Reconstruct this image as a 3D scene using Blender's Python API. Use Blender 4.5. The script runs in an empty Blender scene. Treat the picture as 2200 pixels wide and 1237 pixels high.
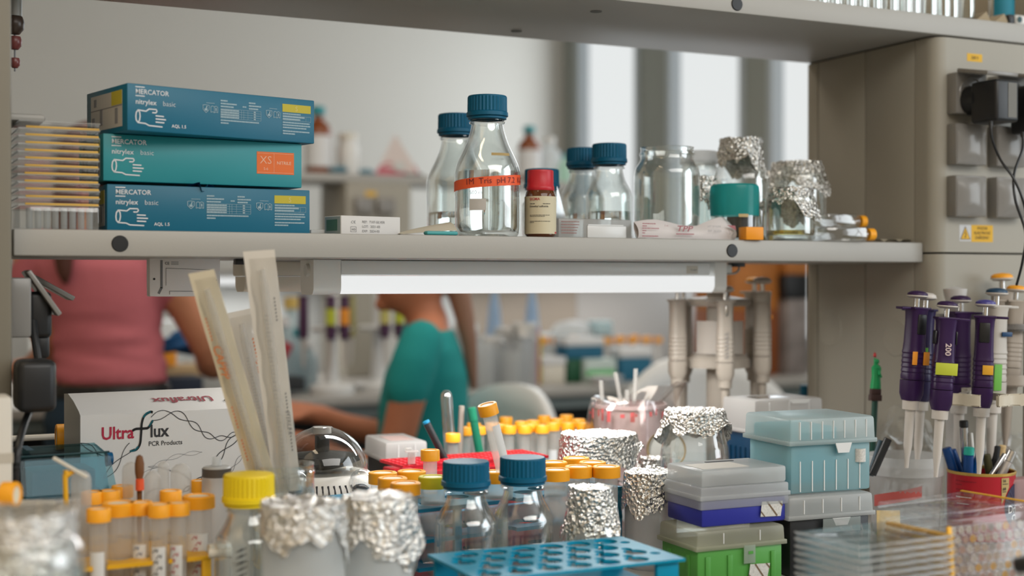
import bpy, bmesh, math, random
from mathutils import Vector, Matrix, noise

# ------------------------------------------------------------------ camera, world, light, exposure
C = bpy.context.scene.collection
SC = bpy.context.scene
F, TH, EYE = 2892.0, math.radians(26.1), 1.26      # focal length (px of a 2200 px frame), yaw against the shelf, eye height
PITCH = 18.5 / F
cam_d = bpy.data.cameras.new('camera'); cam = bpy.data.objects.new('camera', cam_d); C.objects.link(cam)
cam.location = (0, 0, EYE); cam.rotation_euler = (math.pi/2 - PITCH, 0, -TH)
cam_d.sensor_width = 36; cam_d.lens = 36 * F / 2200; cam_d.clip_start = 0.02; cam_d.clip_end = 60
cam_d.dof.use_dof = True; cam_d.dof.focus_distance = 1.70; cam_d.dof.aperture_fstop = 2.6
SC.camera = cam
vs = SC.view_settings
SC.display_settings.display_device = 'sRGB'
vs.view_transform = 'Standard'; vs.look = 'None'; vs.gamma = 1.0; vs.use_curve_mapping = False; vs.exposure = 0.0
cy = SC.cycles
cy.use_denoising = True; cy.max_bounces = 10; cy.transparent_max_bounces = 40; cy.diffuse_bounces = 3; cy.glossy_bounces = 4
cy.transmission_bounces = 8; cy.caustics_reflective = False; cy.caustics_refractive = False; cy.sample_clamp_indirect = 2.0

w = bpy.data.worlds.new('room_light'); SC.world = w; w.use_nodes = True
bg = w.node_tree.nodes['Background']; bg.inputs[0].default_value = (1.0, 0.92, 0.80, 1); bg.inputs[1].default_value = 0.34

def area(name, loc, rot, sx, sy, power, col):
    l = bpy.data.lights.new(name, 'AREA'); l.shape = 'RECTANGLE'; l.size = sx; l.size_y = sy; l.energy = power; l.color = col
    o = bpy.data.objects.new(name, l); o.location = loc; o.rotation_euler = rot; C.objects.link(o); return o
# daylight through the windows of the right-hand wall
area('window_daylight', (3.44, -0.7, 1.95), (0, math.radians(90), 0), 1.9, 2.2, 44, (0.87, 0.945, 1.0))
area('window_daylight_far', (3.44, 5.4, 1.95), (0, math.radians(90), 0), 1.7, 1.8, 24, (0.88, 0.95, 1.0))
# ceiling lamps of the aisle behind the camera and of the aisle beyond the bench
area('ceiling_lamp_near', (1.1, -1.5, 2.95), (math.radians(28), 0, 0), 3.0, 1.8, 88, (1.0, 0.965, 0.91))
area('side_fill_light', (-0.35, 1.0, 2.9), (0, math.radians(35), 0), 0.5, 0.9, 7, (1.0, 0.80, 0.55))  # added warm fill by the left wall, brightens the column's left side
area('ceiling_lamp_far', (1.5, 2.9, 2.95), (math.radians(12), 0, 0), 3.0, 0.9, 25, (1.0, 0.89, 0.76))

# ------------------------------------------------------------------ helpers
def S(r, g, b):
    f = lambda c: (c/255/12.92 if c/255 <= 0.04045 else ((c/255+0.055)/1.055)**2.4)
    return (f(r), f(g), f(b), 1)
def W(u, d, z=None, v=None):
    """world point in column u at depth d, at height z above the floor (or on image row v)"""
    xc = (u-1100)/F*d
    Z = z if z is not None else EYE - ((v or 600)-600)/F*d
    return Vector((xc*math.cos(TH)+d*math.sin(TH), d*math.cos(TH)-xc*math.sin(TH), Z))
def R(a): return math.radians(a)
BZ = 0.90                  # worktop height
SH = EYE + 0.056           # top of the lower shelf
SB = EYE + 0.026           # its underside
UB = EYE + 0.370           # underside of the upper shelf
UT = EYE + 0.400

MATS = {}
def mat(name, col, rough=0.5, metal=0.0, spec=0.5, bump=0.0, bscale=60, vary=0.0, trans=0.0, ior=1.45, emit=None, estr=1.0, alpha=None):
    if name in MATS: return MATS[name]
    m = bpy.data.materials.new(name); m.use_nodes = True; nt = m.node_tree; b = nt.nodes['Principled BSDF']
    b.inputs['Base Color'].default_value = col; b.inputs['Roughness'].default_value = rough; b.inputs['Metallic'].default_value = metal
    b.inputs['Specular IOR Level'].default_value = spec; b.inputs['Transmission Weight'].default_value = trans; b.inputs['IOR'].default_value = ior
    if emit: b.inputs['Emission Color'].default_value = emit; b.inputs['Emission Strength'].default_value = estr
    if bump or vary:
        tc = nt.nodes.new('ShaderNodeTexCoord'); n = nt.nodes.new('ShaderNodeTexNoise'); n.inputs['Scale'].default_value = bscale; n.inputs['Detail'].default_value = 4
        nt.links.new(tc.outputs['Object'], n.inputs['Vector'])
        if bump:
            bp = nt.nodes.new('ShaderNodeBump'); bp.inputs['Strength'].default_value = bump; bp.inputs['Distance'].default_value = 0.002
            nt.links.new(n.outputs['Fac'], bp.inputs['Height']); nt.links.new(bp.outputs['Normal'], b.inputs['Normal'])
        if vary:
            r = nt.nodes.new('ShaderNodeValToRGB')
            r.color_ramp.elements[0].color = tuple(c*(1-vary) for c in col[:3])+(1,); r.color_ramp.elements[1].color = tuple(min(1, c*(1+vary)) for c in col[:3])+(1,)
            r.color_ramp.elements[0].position = .3; r.color_ramp.elements[1].position = .7
            nt.links.new(n.outputs['Fac'], r.inputs[0]); nt.links.new(r.outputs[0], b.inputs['Base Color'])
    MATS[name] = m; return m
def thin(name, tint=(0.96, 0.98, 0.98, 1), base=0.03, edge=0.75, rough=0.03, gcol=(1, 1, 1, 1), blend=0.35):
    """thin clear wall: passes light straight on, mirrors more towards grazing angles"""
    if name in MATS: return MATS[name]
    m = bpy.data.materials.new(name); m.use_nodes = True; nt = m.node_tree; nt.nodes.clear()
    o = nt.nodes.new('ShaderNodeOutputMaterial'); mx = nt.nodes.new('ShaderNodeMixShader'); t = nt.nodes.new('ShaderNodeBsdfTransparent'); g = nt.nodes.new('ShaderNodeBsdfGlossy')
    lw = nt.nodes.new('ShaderNodeLayerWeight'); lw.inputs[0].default_value = blend; mp = nt.nodes.new('ShaderNodeMapRange')
    mp.inputs['To Min'].default_value = base; mp.inputs['To Max'].default_value = edge
    t.inputs[0].default_value = tint; g.inputs[0].default_value = gcol; g.inputs['Roughness'].default_value = rough
    nt.links.new(lw.outputs['Facing'], mp.inputs['Value']); nt.links.new(mp.outputs[0], mx.inputs[0])
    nt.links.new(t.outputs[0], mx.inputs[1]); nt.links.new(g.outputs[0], mx.inputs[2]); nt.links.new(mx.outputs[0], o.inputs[0])
    MATS[name] = m; return m
def milky(name, col, clear=0.5, rough=0.35, tint=None, translucent=0.5):
    """frosted plastic: part clear, part diffuse, part letting light through"""
    if name in MATS: return MATS[name]
    m = bpy.data.materials.new(name); m.use_nodes = True; nt = m.node_tree; b = nt.nodes['Principled BSDF']; o = nt.nodes['Material Output']
    b.inputs['Base Color'].default_value = col; b.inputs['Roughness'].default_value = rough
    tl = nt.nodes.new('ShaderNodeBsdfTranslucent'); tl.inputs[0].default_value = col
    a = nt.nodes.new('ShaderNodeMixShader'); a.inputs[0].default_value = translucent
    nt.links.new(b.outputs[0], a.inputs[1]); nt.links.new(tl.outputs[0], a.inputs[2])
    t = nt.nodes.new('ShaderNodeBsdfTransparent'); t.inputs[0].default_value = tint or (1, 1, 1, 1)
    x = nt.nodes.new('ShaderNodeMixShader'); x.inputs[0].default_value = clear
    nt.links.new(a.outputs[0], x.inputs[1]); nt.links.new(t.outputs[0], x.inputs[2]); nt.links.new(x.outputs[0], o.inputs[0])
    MATS[name] = m; return m

def obj(name, bm, m, parent=None, smooth=True, loc=None, rot=None, ang=0.55):
    bmesh.ops.recalc_face_normals(bm, faces=bm.faces)
    if smooth:
        for f in bm.faces: f.smooth = True
        for e in bm.edges:
            if len(e.link_faces) == 2 and e.calc_face_angle(0) > ang: e.smooth = False
    me = bpy.data.meshes.new(name); bm.to_mesh(me); bm.free(); me.materials.append(m)
    o = bpy.data.objects.new(name, me); C.objects.link(o)
    if parent: o.parent = parent
    if loc is not None: o.location = loc
    if rot is not None: o.rotation_euler = rot
    return o
def tag(o, label=None, cat=None, group=None, kind=None):
    if label: o['label'] = label
    if cat: o['category'] = cat
    if group: o['group'] = group
    if kind: o['kind'] = kind
    return o
def thing(name, label, cat, loc=(0, 0, 0), rot=0, group=None):
    o = bpy.data.objects.new(name, None); C.objects.link(o); o.location = loc
    o.rotation_euler = rot if isinstance(rot, (tuple, list)) else (0, 0, R(rot)); o.empty_display_size = 0.02
    return tag(o, label, cat, group)
def dup(root, loc, rot, label, group=None):
    def cp(o, par):
        c = o.copy(); C.objects.link(c)
        if par: c.parent = par
        for k in list(o.children): cp(k, c)
        return c
    c = cp(root, None); c.location = loc; c.rotation_euler = rot if isinstance(rot, (tuple, list)) else (0, 0, R(rot))
    c['label'] = label
    if group: c['group'] = group
    return c
def BM(): return bmesh.new()
def box(bm, x0, x1, y0, y1, z0, z1, bev=0.0, seg=2, mx=None):
    r = bmesh.ops.create_cube(bm, size=1.0); vsx = r['verts']
    M4 = Matrix.Translation(((x0+x1)/2, (y0+y1)/2, (z0+z1)/2)) @ Matrix.Diagonal((abs(x1-x0), abs(y1-y0), abs(z1-z0), 1))
    if mx is not None: M4 = mx @ M4
    bmesh.ops.transform(bm, matrix=M4, verts=vsx)
    if bev:
        es = list({e for v in vsx for e in v.link_edges})
        bmesh.ops.bevel(bm, geom=es, offset=bev, segments=seg, affect='EDGES', profile=0.5)
    return bm
def frus(bm, bx, by, tx, ty, z0, z1, cx=0, cy=0, top=True, bottom=True):
    """four-sided tapered shell; half sizes at the bottom and top"""
    a = [bm.verts.new((cx+sx*bx, cy+sy*by, z0)) for sx, sy in ((-1, -1), (1, -1), (1, 1), (-1, 1))]
    b = [bm.verts.new((cx+sx*tx, cy+sy*ty, z1)) for sx, sy in ((-1, -1), (1, -1), (1, 1), (-1, 1))]
    for i in range(4): bm.faces.new((a[i], a[(i+1) % 4], b[(i+1) % 4], b[i]))
    if top: bm.faces.new(b)
    if bottom: bm.faces.new(a[::-1])
    return bm
def lathe(bm, prof, n=32, cx=0, cy=0, z0=0, rf=None, mx=None):
    rings = []
    for (r, z) in prof:
        if r <= 1e-6: ring = [bm.verts.new((cx, cy, z0+z))]
        else:
            ring = []
            for i in range(n):
                a = 2*math.pi*i/n; q = r*(rf(a, z, i) if rf else 1)
                ring.append(bm.verts.new((cx+q*math.cos(a), cy+q*math.sin(a), z0+z)))
        rings.append(ring)
    for A, B in zip(rings, rings[1:]):
        for i in range(n):
            j = (i+1) % n
            if len(A) == 1 and len(B) == 1: continue
            if len(A) == 1: bm.faces.new((A[0], B[i], B[j]))
            elif len(B) == 1: bm.faces.new((A[i], A[j], B[0]))
            else: bm.faces.new((A[i], A[j], B[j], B[i]))
    if mx is not None:
        bmesh.ops.transform(bm, matrix=mx, verts=[v for r in rings for v in r])
    return bm
def tube(bm, pts, rad, n=8, caps=True):
    pts = [Vector(p) for p in pts]; rings = []
    rads = rad if isinstance(rad, (list, tuple)) else [rad]*len(pts)
    up = Vector((0, 0, 1))
    for i, p in enumerate(pts):
        t = (pts[min(i+1, len(pts)-1)]-pts[max(i-1, 0)]).normalized()
        s = t.cross(up)
        if s.length < 1e-3: s = t.cross(Vector((1, 0, 0)))
        s.normalize(); k = s.cross(t).normalized()
        rings.append([bm.verts.new(p + rads[i]*(math.cos(2*math.pi*j/n)*s + math.sin(2*math.pi*j/n)*k)) for j in range(n)])
    for A, B in zip(rings, rings[1:]):
        for j in range(n): bm.faces.new((A[j], A[(j+1) % n], B[(j+1) % n], B[j]))
    if caps: bm.faces.new(rings[0][::-1]); bm.faces.new(rings[-1])
    return bm
def spline(pts, n=8):
    P = [Vector(p) for p in pts]; out = []
    for i in range(len(P)-1):
        p0, p1, p2, p3 = P[max(i-1, 0)], P[i], P[i+1], P[min(i+2, len(P)-1)]
        for k in range(n):
            t = k/n
            out.append(0.5*((2*p1)+(p2-p0)*t+(2*p0-5*p1+4*p2-p3)*t*t+(3*p1-p0-3*p2+p3)*t**3))
    return out+[P[-1]]
def quad(bm, pts):
    bm.faces.new([bm.verts.new(p) for p in pts]); return bm
def rect(bm, x0, x1, z0, z1, y=0.0, t=0.0003):
    """thin printed patch on a front (-y) face"""
    return box(bm, x0, x1, y-t, y, z0, z1)
def ribbon(bm, pts, wid, y=0.0):
    """flat line of print in the xz plane"""
    for i in range(len(pts)-1):
        a, b = Vector(pts[i]), Vector(pts[i+1]); t = b-a
        if t.length < 1e-9: continue
        n = Vector((-t.y, t.x)).normalized()*wid/2; e = t.normalized()*wid*0.15
        quad(bm, [(p.x, y, p.y) for p in (a-e-n, b+e-n, b+e+n, a-e+n)])
    return bm
_txt = {}
def text_into(bm, s, size, mx, bold=0.0, align='LEFT', shear=0.0):
    key = (s, bold, align, shear)
    if key not in _txt:
        cu = bpy.data.curves.new('t', 'FONT'); cu.body = s; cu.size = 1.0; cu.align_x = align; cu.resolution_u = 2; cu.offset = bold; cu.shear = shear
        o = bpy.data.objects.new('t', cu); C.objects.link(o)
        dg = bpy.context.evaluated_depsgraph_get(); _txt[key] = bpy.data.meshes.new_from_object(o.evaluated_get(dg))
        bpy.data.objects.remove(o); bpy.data.curves.remove(cu)
    n0 = len(bm.verts); bm.from_mesh(_txt[key]); bm.verts.ensure_lookup_table()
    bmesh.ops.transform(bm, matrix=mx @ Matrix.Diagonal((size, size, size, 1)), verts=bm.verts[n0:])
FRONT = Matrix.Rotation(math.pi/2, 4, 'X')
def ftext(bm, s, size, x, z, y=-0.0006, bold=0.0, align='LEFT', roll=0.0, sx=1.0, shear=0.0):
    """words on a front (-y) face, baseline start at x, z"""
    text_into(bm, s, size, Matrix.Translation((x, y, z)) @ FRONT @ Matrix.Rotation(roll, 4, 'Z') @ Matrix.Diagonal((sx, 1, 1, 1)), bold, align, shear)
def wrap(bm, R0, n0=0):
    """bend flat print (xz plane, x = arc length from the front) round a cylinder of radius R0"""
    bm.verts.ensure_lookup_table()
    for v in bm.verts[n0:]:
        a = v.co.x/R0; q = R0 - v.co.y*0 + 0.0004
        v.co = Vector((q*math.sin(a), -q*math.cos(a), v.co.z))
def patch(bm, R0, a0, a1, z0, z1, n=14, t=0.0003, tilt=0.0):
    """curved label on a cylinder; angles in degrees from the front (-y), positive to the right"""
    A = []
    for i in range(n+1):
        a = R(a0+(a1-a0)*i/n); q = R0+t; dz = tilt*(i/n-0.5)
        A.append((bm.verts.new((q*math.sin(a), -q*math.cos(a), z0+dz)), bm.verts.new((q*math.sin(a), -q*math.cos(a), z1+dz))))
    for (p, q), (r, s) in zip(A, A[1:]): bm.faces.new((p, r, s, q))
    return bm
# ------------------------------------------------------------------ materials shared by many things
GREY = mat('grey_laminate', (0.395, 0.385, 0.36, 1), 0.42, bump=0.03, bscale=400)
PANEL = mat('column_panel', (0.345, 0.325, 0.275, 1), 0.45, bump=0.02, bscale=300)
SEAM = mat('dark_seam', (0.03, 0.028, 0.025, 1), 0.8)
BLACK = mat('black_plastic', (0.012, 0.013, 0.015, 1), 0.38)
WHITEP = mat('white_plastic', (0.72, 0.72, 0.70, 1), 0.35)
CREAM = mat('cream_plastic', (0.70, 0.66, 0.57, 1), 0.4)
INK = mat('black_ink', (0.03, 0.03, 0.035, 1), 0.7)
GREYINK = mat('grey_ink', (0.22, 0.22, 0.23, 1), 0.7)
PALEINK = mat('white_print', (0.78, 0.78, 0.78, 1), 0.6)
REDINK = mat('red_ink', (0.48, 0.045, 0.055, 1), 0.6)
PAPER = mat('white_paper', (0.74, 0.73, 0.71, 1), 0.8)
YELLOW = mat('yellow_label', (0.72, 0.42, 0.025, 1), 0.6)
ORANGE = mat('orange_cap', (0.95, 0.40, 0.014, 1), 0.45)
CAPTOP = mat('cap_writing_disc', (0.75, 0.68, 0.52, 1), 0.5)
GLASS = thin('clear_glass', (0.955, 0.975, 0.97, 1), 0.04, 0.8, 0.015)
PLAST = thin('clear_plastic', (0.94, 0.95, 0.95, 1), 0.05, 0.6, 0.08)
FROST = milky('frosted_plastic', (0.74, 0.76, 0.76, 1), 0.42)
TUBEP = milky('tube_plastic', (0.80, 0.78, 0.74, 1), 0.62, 0.2)
BLUECAP = mat('blue_cap', S(2, 90, 122), 0.45, spec=0.3)
TEAL = mat('teal_rack', S(8, 116, 150), 0.35)
METAL = mat('bright_metal', (0.62, 0.61, 0.6, 1), 0.22, 1.0)
SKIN = mat('skin', S(205, 140, 108), 0.55, bump=0.02)
SKIN2 = mat('skin_tan', S(198, 128, 96), 0.55, bump=0.02)
WATER = mat('clear_liquid', (0.97, 0.985, 0.985, 1), 0.0, trans=1.0, ior=1.33)

def foil_mat():
    m = mat('aluminium_foil', (0.80, 0.79, 0.76, 1), 0.24, 1.0)
    nt = m.node_tree; b = nt.nodes['Principled BSDF']
    tc = nt.nodes.new('ShaderNodeTexCoord'); v = nt.nodes.new('ShaderNodeTexVoronoi'); v.inputs['Scale'].default_value = 210
    n = nt.nodes.new('ShaderNodeTexNoise'); n.inputs['Scale'].default_value = 130; n.inputs['Detail'].default_value = 6; n.inputs['Distortion'].default_value = 1.2
    ad = nt.nodes.new('ShaderNodeMath'); ad.operation = 'ADD'
    bp = nt.nodes.new('ShaderNodeBump'); bp.inputs['Strength'].default_value = 0.9; bp.inputs['Distance'].default_value = 0.0035
    nt.links.new(tc.outputs['Object'], v.inputs['Vector']); nt.links.new(tc.outputs['Object'], n.inputs['Vector'])
    nt.links.new(v.outputs['Distance'], ad.inputs[0]); nt.links.new(n.outputs['Fac'], ad.inputs[1])
    nt.links.new(ad.outputs[0], bp.inputs['Height']); nt.links.new(bp.outputs['Normal'], b.inputs['Normal'])
    return m
FOIL = foil_mat()

# ------------------------------------------------------------------ the room
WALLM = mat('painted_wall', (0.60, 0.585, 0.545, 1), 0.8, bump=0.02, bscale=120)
def struct(name, bm, m, parent=None): 
    o = obj(name, bm, m, parent, smooth=False)
    if parent is None: o['kind'] = 'structure'
    return o
struct('floor', box(BM(), -0.95, 3.6, -3, 6.6, -0.05, 0.0), mat('vinyl_floor', (0.30, 0.30, 0.29, 1), 0.5, vary=0.08, bscale=30))
struct('wall_back', box(BM(), -0.95, 3.7, 6.5, 6.6, 0, 3.2), WALLM)
struct('ceiling', box(BM(), -0.95, 3.7, -3, 6.6, 3.2, 3.3), WALLM)
struct('wall_left', box(BM(), -0.95, -0.85, -3, 6.5, 0, 3.2), mat('warm_wall', (0.60, 0.50, 0.37, 1), 0.8))
struct('wall_rear', box(BM(), -0.95, 0.9, -3.1, -3.0, 0, 3.2), MATS['warm_wall'])
bm = BM(); XW = 3.5
wins = [(5.71, 6.34), (4.83, 5.45), (3.98, 4.66), (1.05, 3.75), (-2.9, 0.5)]
box(bm, XW, XW+0.1, -3, 6.5, 0, 0.98); box(bm, XW, XW+0.1, -3, 6.5, 2.86, 3.2)
ys = [6.5] + [y for a, b in wins for y in (b, a)] + [-3]
for a, b in zip(ys[0::2], ys[1::2]): box(bm, XW, XW+0.1, b, a, 0.98, 2.86)
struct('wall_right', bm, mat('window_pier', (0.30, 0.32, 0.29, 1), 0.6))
SKYP = mat('overcast_daylight', (0.1, 0.1, 0.1, 1), 0.6, emit=(0.93, 0.965, 0.965, 1), estr=0.80)
for k, (a, b) in enumerate(wins):
    p = BM(); box(p, XW+0.055, XW+0.06, a, b, 0.98, 2.86)
    wf = BM()
    for y in (a, b-0.035): box(wf, XW-0.012, XW+0.05, y, y+0.035, 0.98, 2.86)
    for z in (0.98, 2.82): box(wf, XW-0.012, XW+0.05, a, b, z, z+0.04)
    fr = struct('window_%d' % (k+1), wf, mat('window_frame', (0.45, 0.50, 0.54, 1), 0.45))
    struct('pane', p, SKYP, fr)

# ------------------------------------------------------------------ the shelving over the bench
X0, X1, YF, YB = 0.158, 1.468, 1.57, 1.85
def hole_cap(parent, x, z, y, r=0.0095):
    obj('hole_cap', lathe(BM(), [(0, 0.0015), (r*0.9, 0.0014), (r, 0.0), (r, -0.004)], 28, mx=Matrix.Translation((x, y, z)) @ FRONT), BLACK, parent)
sh = thing('shelf_board', 'lower grey laminate shelf carrying glove boxes, bottles and foil topped jars', 'shelf', (X0, YF, SB))
obj('board', box(BM(), 0.001, X1-X0, 0, YB-YF, 0, 0.030, 0.0022), GREY, sh)
for x in (0.273, 1.115): hole_cap(sh, x-X0, 0.0145, -0.0002)
us = thing('shelf_board', 'upper grey laminate shelf along the top of the photo with tubes on it', 'shelf', (X0, 1.545, UB))
obj('board', box(BM(), 0, 2.3, 0, 0.305, 0, 0.030, 0.0022), GREY, us)
hole_cap(us, 1.105-X0, 0.0125, -0.0002)
for (x, y) in ((W(1115, 2.0).x, 1.80), (W(1281, 1.86).x, 1.62)):
    obj('screw_cap', lathe(BM(), [(0, -0.001), (0.008, -0.001), (0.0085, 0.001)], 20, x-X0, y-1.545), mat('grey_cap', (0.12, 0.12, 0.11, 1), 0.6), us)

UPR = mat('upright_shaded_beige', (0.20, 0.178, 0.135, 1), 0.5, bump=0.02, bscale=300)  # darker than the column panel: dimmer light at the left put into the colour
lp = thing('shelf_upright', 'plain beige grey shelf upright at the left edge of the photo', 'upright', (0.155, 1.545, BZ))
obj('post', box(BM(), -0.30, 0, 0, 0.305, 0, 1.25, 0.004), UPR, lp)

# service column with socket panel on the right
CX, CY = 1.47, 1.545
col = thing('service_column', 'beige service column with socket panel holding up the shelves on the right', 'column', (CX, CY, BZ))
b = BM(); pr = 0.022
for (z0, z1) in ((0.0, 0.3985), (0.4015, UB-BZ-0.003)):
    prof = [(0.62, 0)] + [(pr-pr*math.sin(R(a)), pr-pr*math.cos(R(a))) for a in range(0, 91, 15)] + [(0, 0.046)]
    prof = [(0.62, 0.0)] + [(pr*(1-math.sin(R(a))), pr*(1-math.cos(R(a)))) for a in range(0, 91, 15)] + [(0.0, 0.0445)] + [(0.62, 0.0445)]
    lo = [b.verts.new((x, y, z0)) for x, y in prof]; hi = [b.verts.new((x, y, z1)) for x, y in prof]
    for i in range(len(lo)): b.faces.new((lo[i], lo[(i+1) % len(lo)], hi[(i+1) % len(lo)], hi[i]))
    b.faces.new(lo[::-1]); b.faces.new(hi)
obj('front_panel', b, PANEL, col, ang=0.8)
obj('core', box(BM(), 0.004, 0.62, 0.0455, 0.303, 0, UB-BZ), SEAM, col)
for (y0, y1) in ((0.046, 0.157), (0.159, 0.276), (0.278, 0.304)):
    obj('side_panel', box(BM(), 0.0, 0.0038, y0, y1, 0, UB-BZ-0.0025, 0.0006), PANEL, col)
for (u, y) in ((1783, 706), (1925, 725), (1780, 918), (1925, 915)):
    a = TH + math.atan((u-1100)/F); Y = CX/math.tan(a); d = CX/math.sin(a)*math.cos(a-TH); z = EYE-(y-600)/F*d
    obj('knockout', lathe(BM(), [(0, 0.0012), (0.0285, 0.0012), (0.030, 0)], 36, mx=Matrix.Translation((0, Y-CY, z-BZ)) @ Matrix.Rotation(-math.pi/2, 4, 'Y')), PANEL, col)
SOCK = mat('socket_grey', (0.24, 0.23, 0.215, 1), 0.2)
def socket(x, z, opened=False):
    bb = BM(); box(bb, x, x+0.062, -0.020, 0.0, z, z+0.062, 0.002)
    if opened: lathe(bb, [(0.021, 0.0202), (0.024, 0.0215), (0.026, 0.0202)], 28, mx=Matrix.Translation((x+0.031, 0, z+0.031)) @ FRONT)
    s = obj('socket', bb, SOCK, col)
    l = BM()
    if opened:
        box(l, x, x+0.062, -0.006, 0.0, -0.062, 0.0, 0.0015); bmesh.ops.translate(l, vec=(0, 0, 0), verts=l.verts)
        bmesh.ops.transform(l, matrix=Matrix.Translation((0, -0.020, z+0.0615)) @ Matrix.Rotation(R(-79), 4, 'X') , verts=l.verts)
    else:                                                    # closed lid with a bulging glossy face
        n = 8; g = [[l.verts.new((x+0.002+0.058*i/n, -0.0205-0.0075*(1-abs(2*i/n-1)**2.4)*(1-abs(2*j/n-1)**3), z+0.002+0.058*j/n)) for j in range(n+1)] for i in range(n+1)]
        for i in range(n):
            for j in range(n): l.faces.new((g[i][j], g[i+1][j], g[i+1][j+1], g[i][j+1]))
    obj('socket_lid', l, SOCK, s)
SXX = (0.021, 0.104)
for r_, z in enumerate((0.610, 0.5335, 0.455)):
    for x in SXX: socket(x, z, r_ == 0)
b = BM(); rect(b, 0.062, 0.093, 0.694, 0.706); lb = obj('voltage_sticker', b, YELLOW, col, smooth=False)
b = BM(); ftext(b, '230 V', 0.0062, 0.0775, 0.6978, -0.0006, 0.01, 'CENTER'); obj('lettering', b, INK, lb, smooth=False)
b = BM(); rect(b, 0.047, 0.071, 0.4185, 0.4435); ws = obj('hazard_sticker', b, mat('sticker_grey', (0.55, 0.56, 0.57, 1), 0.5), col, smooth=False)
b = BM(); quad(b, [(0.0485, -0.0005, 0.421), (0.0695, -0.0005, 0.421), (0.059, -0.0005, 0.4415)]); b.faces.ensure_lookup_table()
obj('triangle_border', b, INK, ws, smooth=False)
b = BM(); bmesh.ops.create_vert(b, co=(0, 0, 0)); bmesh.ops.delete(b, geom=list(b.verts), context='VERTS')
b.faces.new([b.verts.new(p) for p in ((0.0502, -0.0007, 0.4219), (0.0678, -0.0007, 0.4219), (0.059, -0.0007, 0.4392))]); obj('triangle', b, YELLOW, ws, smooth=False)
b = BM(); ribbon(b, [(0.0598, 0.4345), (0.0578, 0.4300), (0.0602, 0.4295), (0.0585, 0.4240)], 0.0011, -0.0009); ribbon(b, [(0.0572, 0.4258), (0.0585, 0.4240), (0.0598, 0.4256)], 0.0009, -0.0009); obj('lightning_mark', b, INK, ws, smooth=False)
b = BM(); rect(b, 0.0715, 0.116, 0.4175, 0.4435); lb = obj('hazard_text_sticker', b, YELLOW, col, smooth=False)
b = BM()
for i, s in enumerate(('POZOR', 'ELEKTRICKÉ', 'ZAŘÍZENÍ !')): ftext(b, s, 0.0062, 0.0938, 0.4365-0.0072*i, -0.0006, 0.005, 'CENTER')
obj('lettering', b, INK, lb, smooth=False)

# plug-in power adapters in the two open sockets, with their leads
def adapter(name, label, x, z, w_, dep, h, leadpts, sticker):
    t = thing(name, label, 'power adapter', (CX+x, CY-0.021, BZ+z))
    b = BM(); lathe(b, [(0.0, 0.024), (0.0225, 0.024), (0.0225, 0.0), (0, 0)], 28, mx=FRONT)
    obj('plug', b, BLACK, t)
    b = BM(); box(b, -w_*0.45, w_*0.55, -dep, -0.018, -h*0.62, h*0.38, 0.005, 3); obj('housing', b, BLACK, t)
    b = BM(); box(b, w_*0.05, w_*0.42, -dep-0.0006, -dep, -h*0.52, h*0.30); st = obj('rating_sticker', b, sticker, t, smooth=False)
    b = BM(); pts = spline([Vector(p)-Vector(t.location) for p in leadpts], 10); tube(b, pts, [0.0032]*4+[0.0019]*(len(pts)-4), 8); obj('lead', b, BLACK, t)
    return t
P0 = W(2128, 1.96, v=262)
adapter('power_adapter', 'black plug-in power adapter under the open socket lid, nearer the column edge', SXX[0]+0.029, 0.630, 0.046, 0.070, 0.062,
        [P0, W(2131, 1.95, v=300), W(2150, 1.93, v=345), W(2178, 1.92, v=385), W(2200, 1.92, v=440), W(2215, 1.93, v=520)], mat('adapter_sticker', (0.16, 0.155, 0.14, 1), 0.6))
adapter('power_adapter', 'black plug-in power adapter cut off by the right edge of the photo', SXX[1]+0.029, 0.624, 0.052, 0.074, 0.072,
        [W(2196, 1.96, v=285), W(2196, 1.95, v=320), W(2178, 1.93, v=375), W(2181, 1.92, v=430), W(2203, 1.9, v=500), W(2197, 1.9, v=560), W(2184, 1.92, v=612)], mat('adapter_sticker_blue', (0.3, 0.38, 0.42, 1), 0.5))

# lit strip lamp under the lower shelf
LY, LX0, LX1 = 1.675, 0.535, 1.180
lt = thing('strip_lamp', 'lit white strip lamp mounted under the lower shelf', 'lamp', (LX0, LY, SB))
L = LX1-LX0
obj('housing', box(BM(), 0.035, L-0.03, 0, 0.055, -0.0205, -0.001, 0.002), mat('lamp_housing', (0.88, 0.90, 0.90, 1), 0.35), lt)
def lampshape(x0, x1, zt, zb, yy, rr, bm):
    pr = [(0, zt)] + [(rr-rr*math.cos(R(a)), zb+rr-rr*math.sin(R(a))) for a in range(0, 91, 15)] + [(yy-rr+rr*math.sin(R(a)), zb+rr-rr*math.cos(R(a))) for a in range(0, 91, 15)] + [(yy, zt)]
    A = [bm.verts.new((x0, y, z)) for y, z in pr]; B = [bm.verts.new((x1, y, z)) for y, z in pr]; k = len(A)
    for i in range(k): bm.faces.new((A[i], A[(i+1) % k], B[(i+1) % k], B[i]))
    bm.faces.new(A); bm.faces.new(B[::-1]); return bm
obj('diffuser', lampshape(0.038, L-0.022, -0.0212, -0.0452, 0.055, 0.012, BM()), mat('lit_diffuser', (0.12, 0.12, 0.12, 1), 0.5, emit=(0.97, 0.985, 0.98, 1), estr=0.80), lt)
for x0, x1 in ((0.0, 0.0375), (L-0.0215, L)): obj('end_cap', lampshape(x0, x1, -0.0005, -0.0462, 0.0565, 0.010, BM()), mat('lamp_end', (0.86, 0.86, 0.83, 1), 0.4), lt)
obj('knob', lathe(BM(), [(0, 0.004), (0.008, 0.004), (0.009, 0.0)], 20, mx=Matrix.Translation((0.0, 0.022, -0.014)) @ Matrix.Rotation(-math.pi/2, 4, 'Y')), WHITEP, lt)
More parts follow.
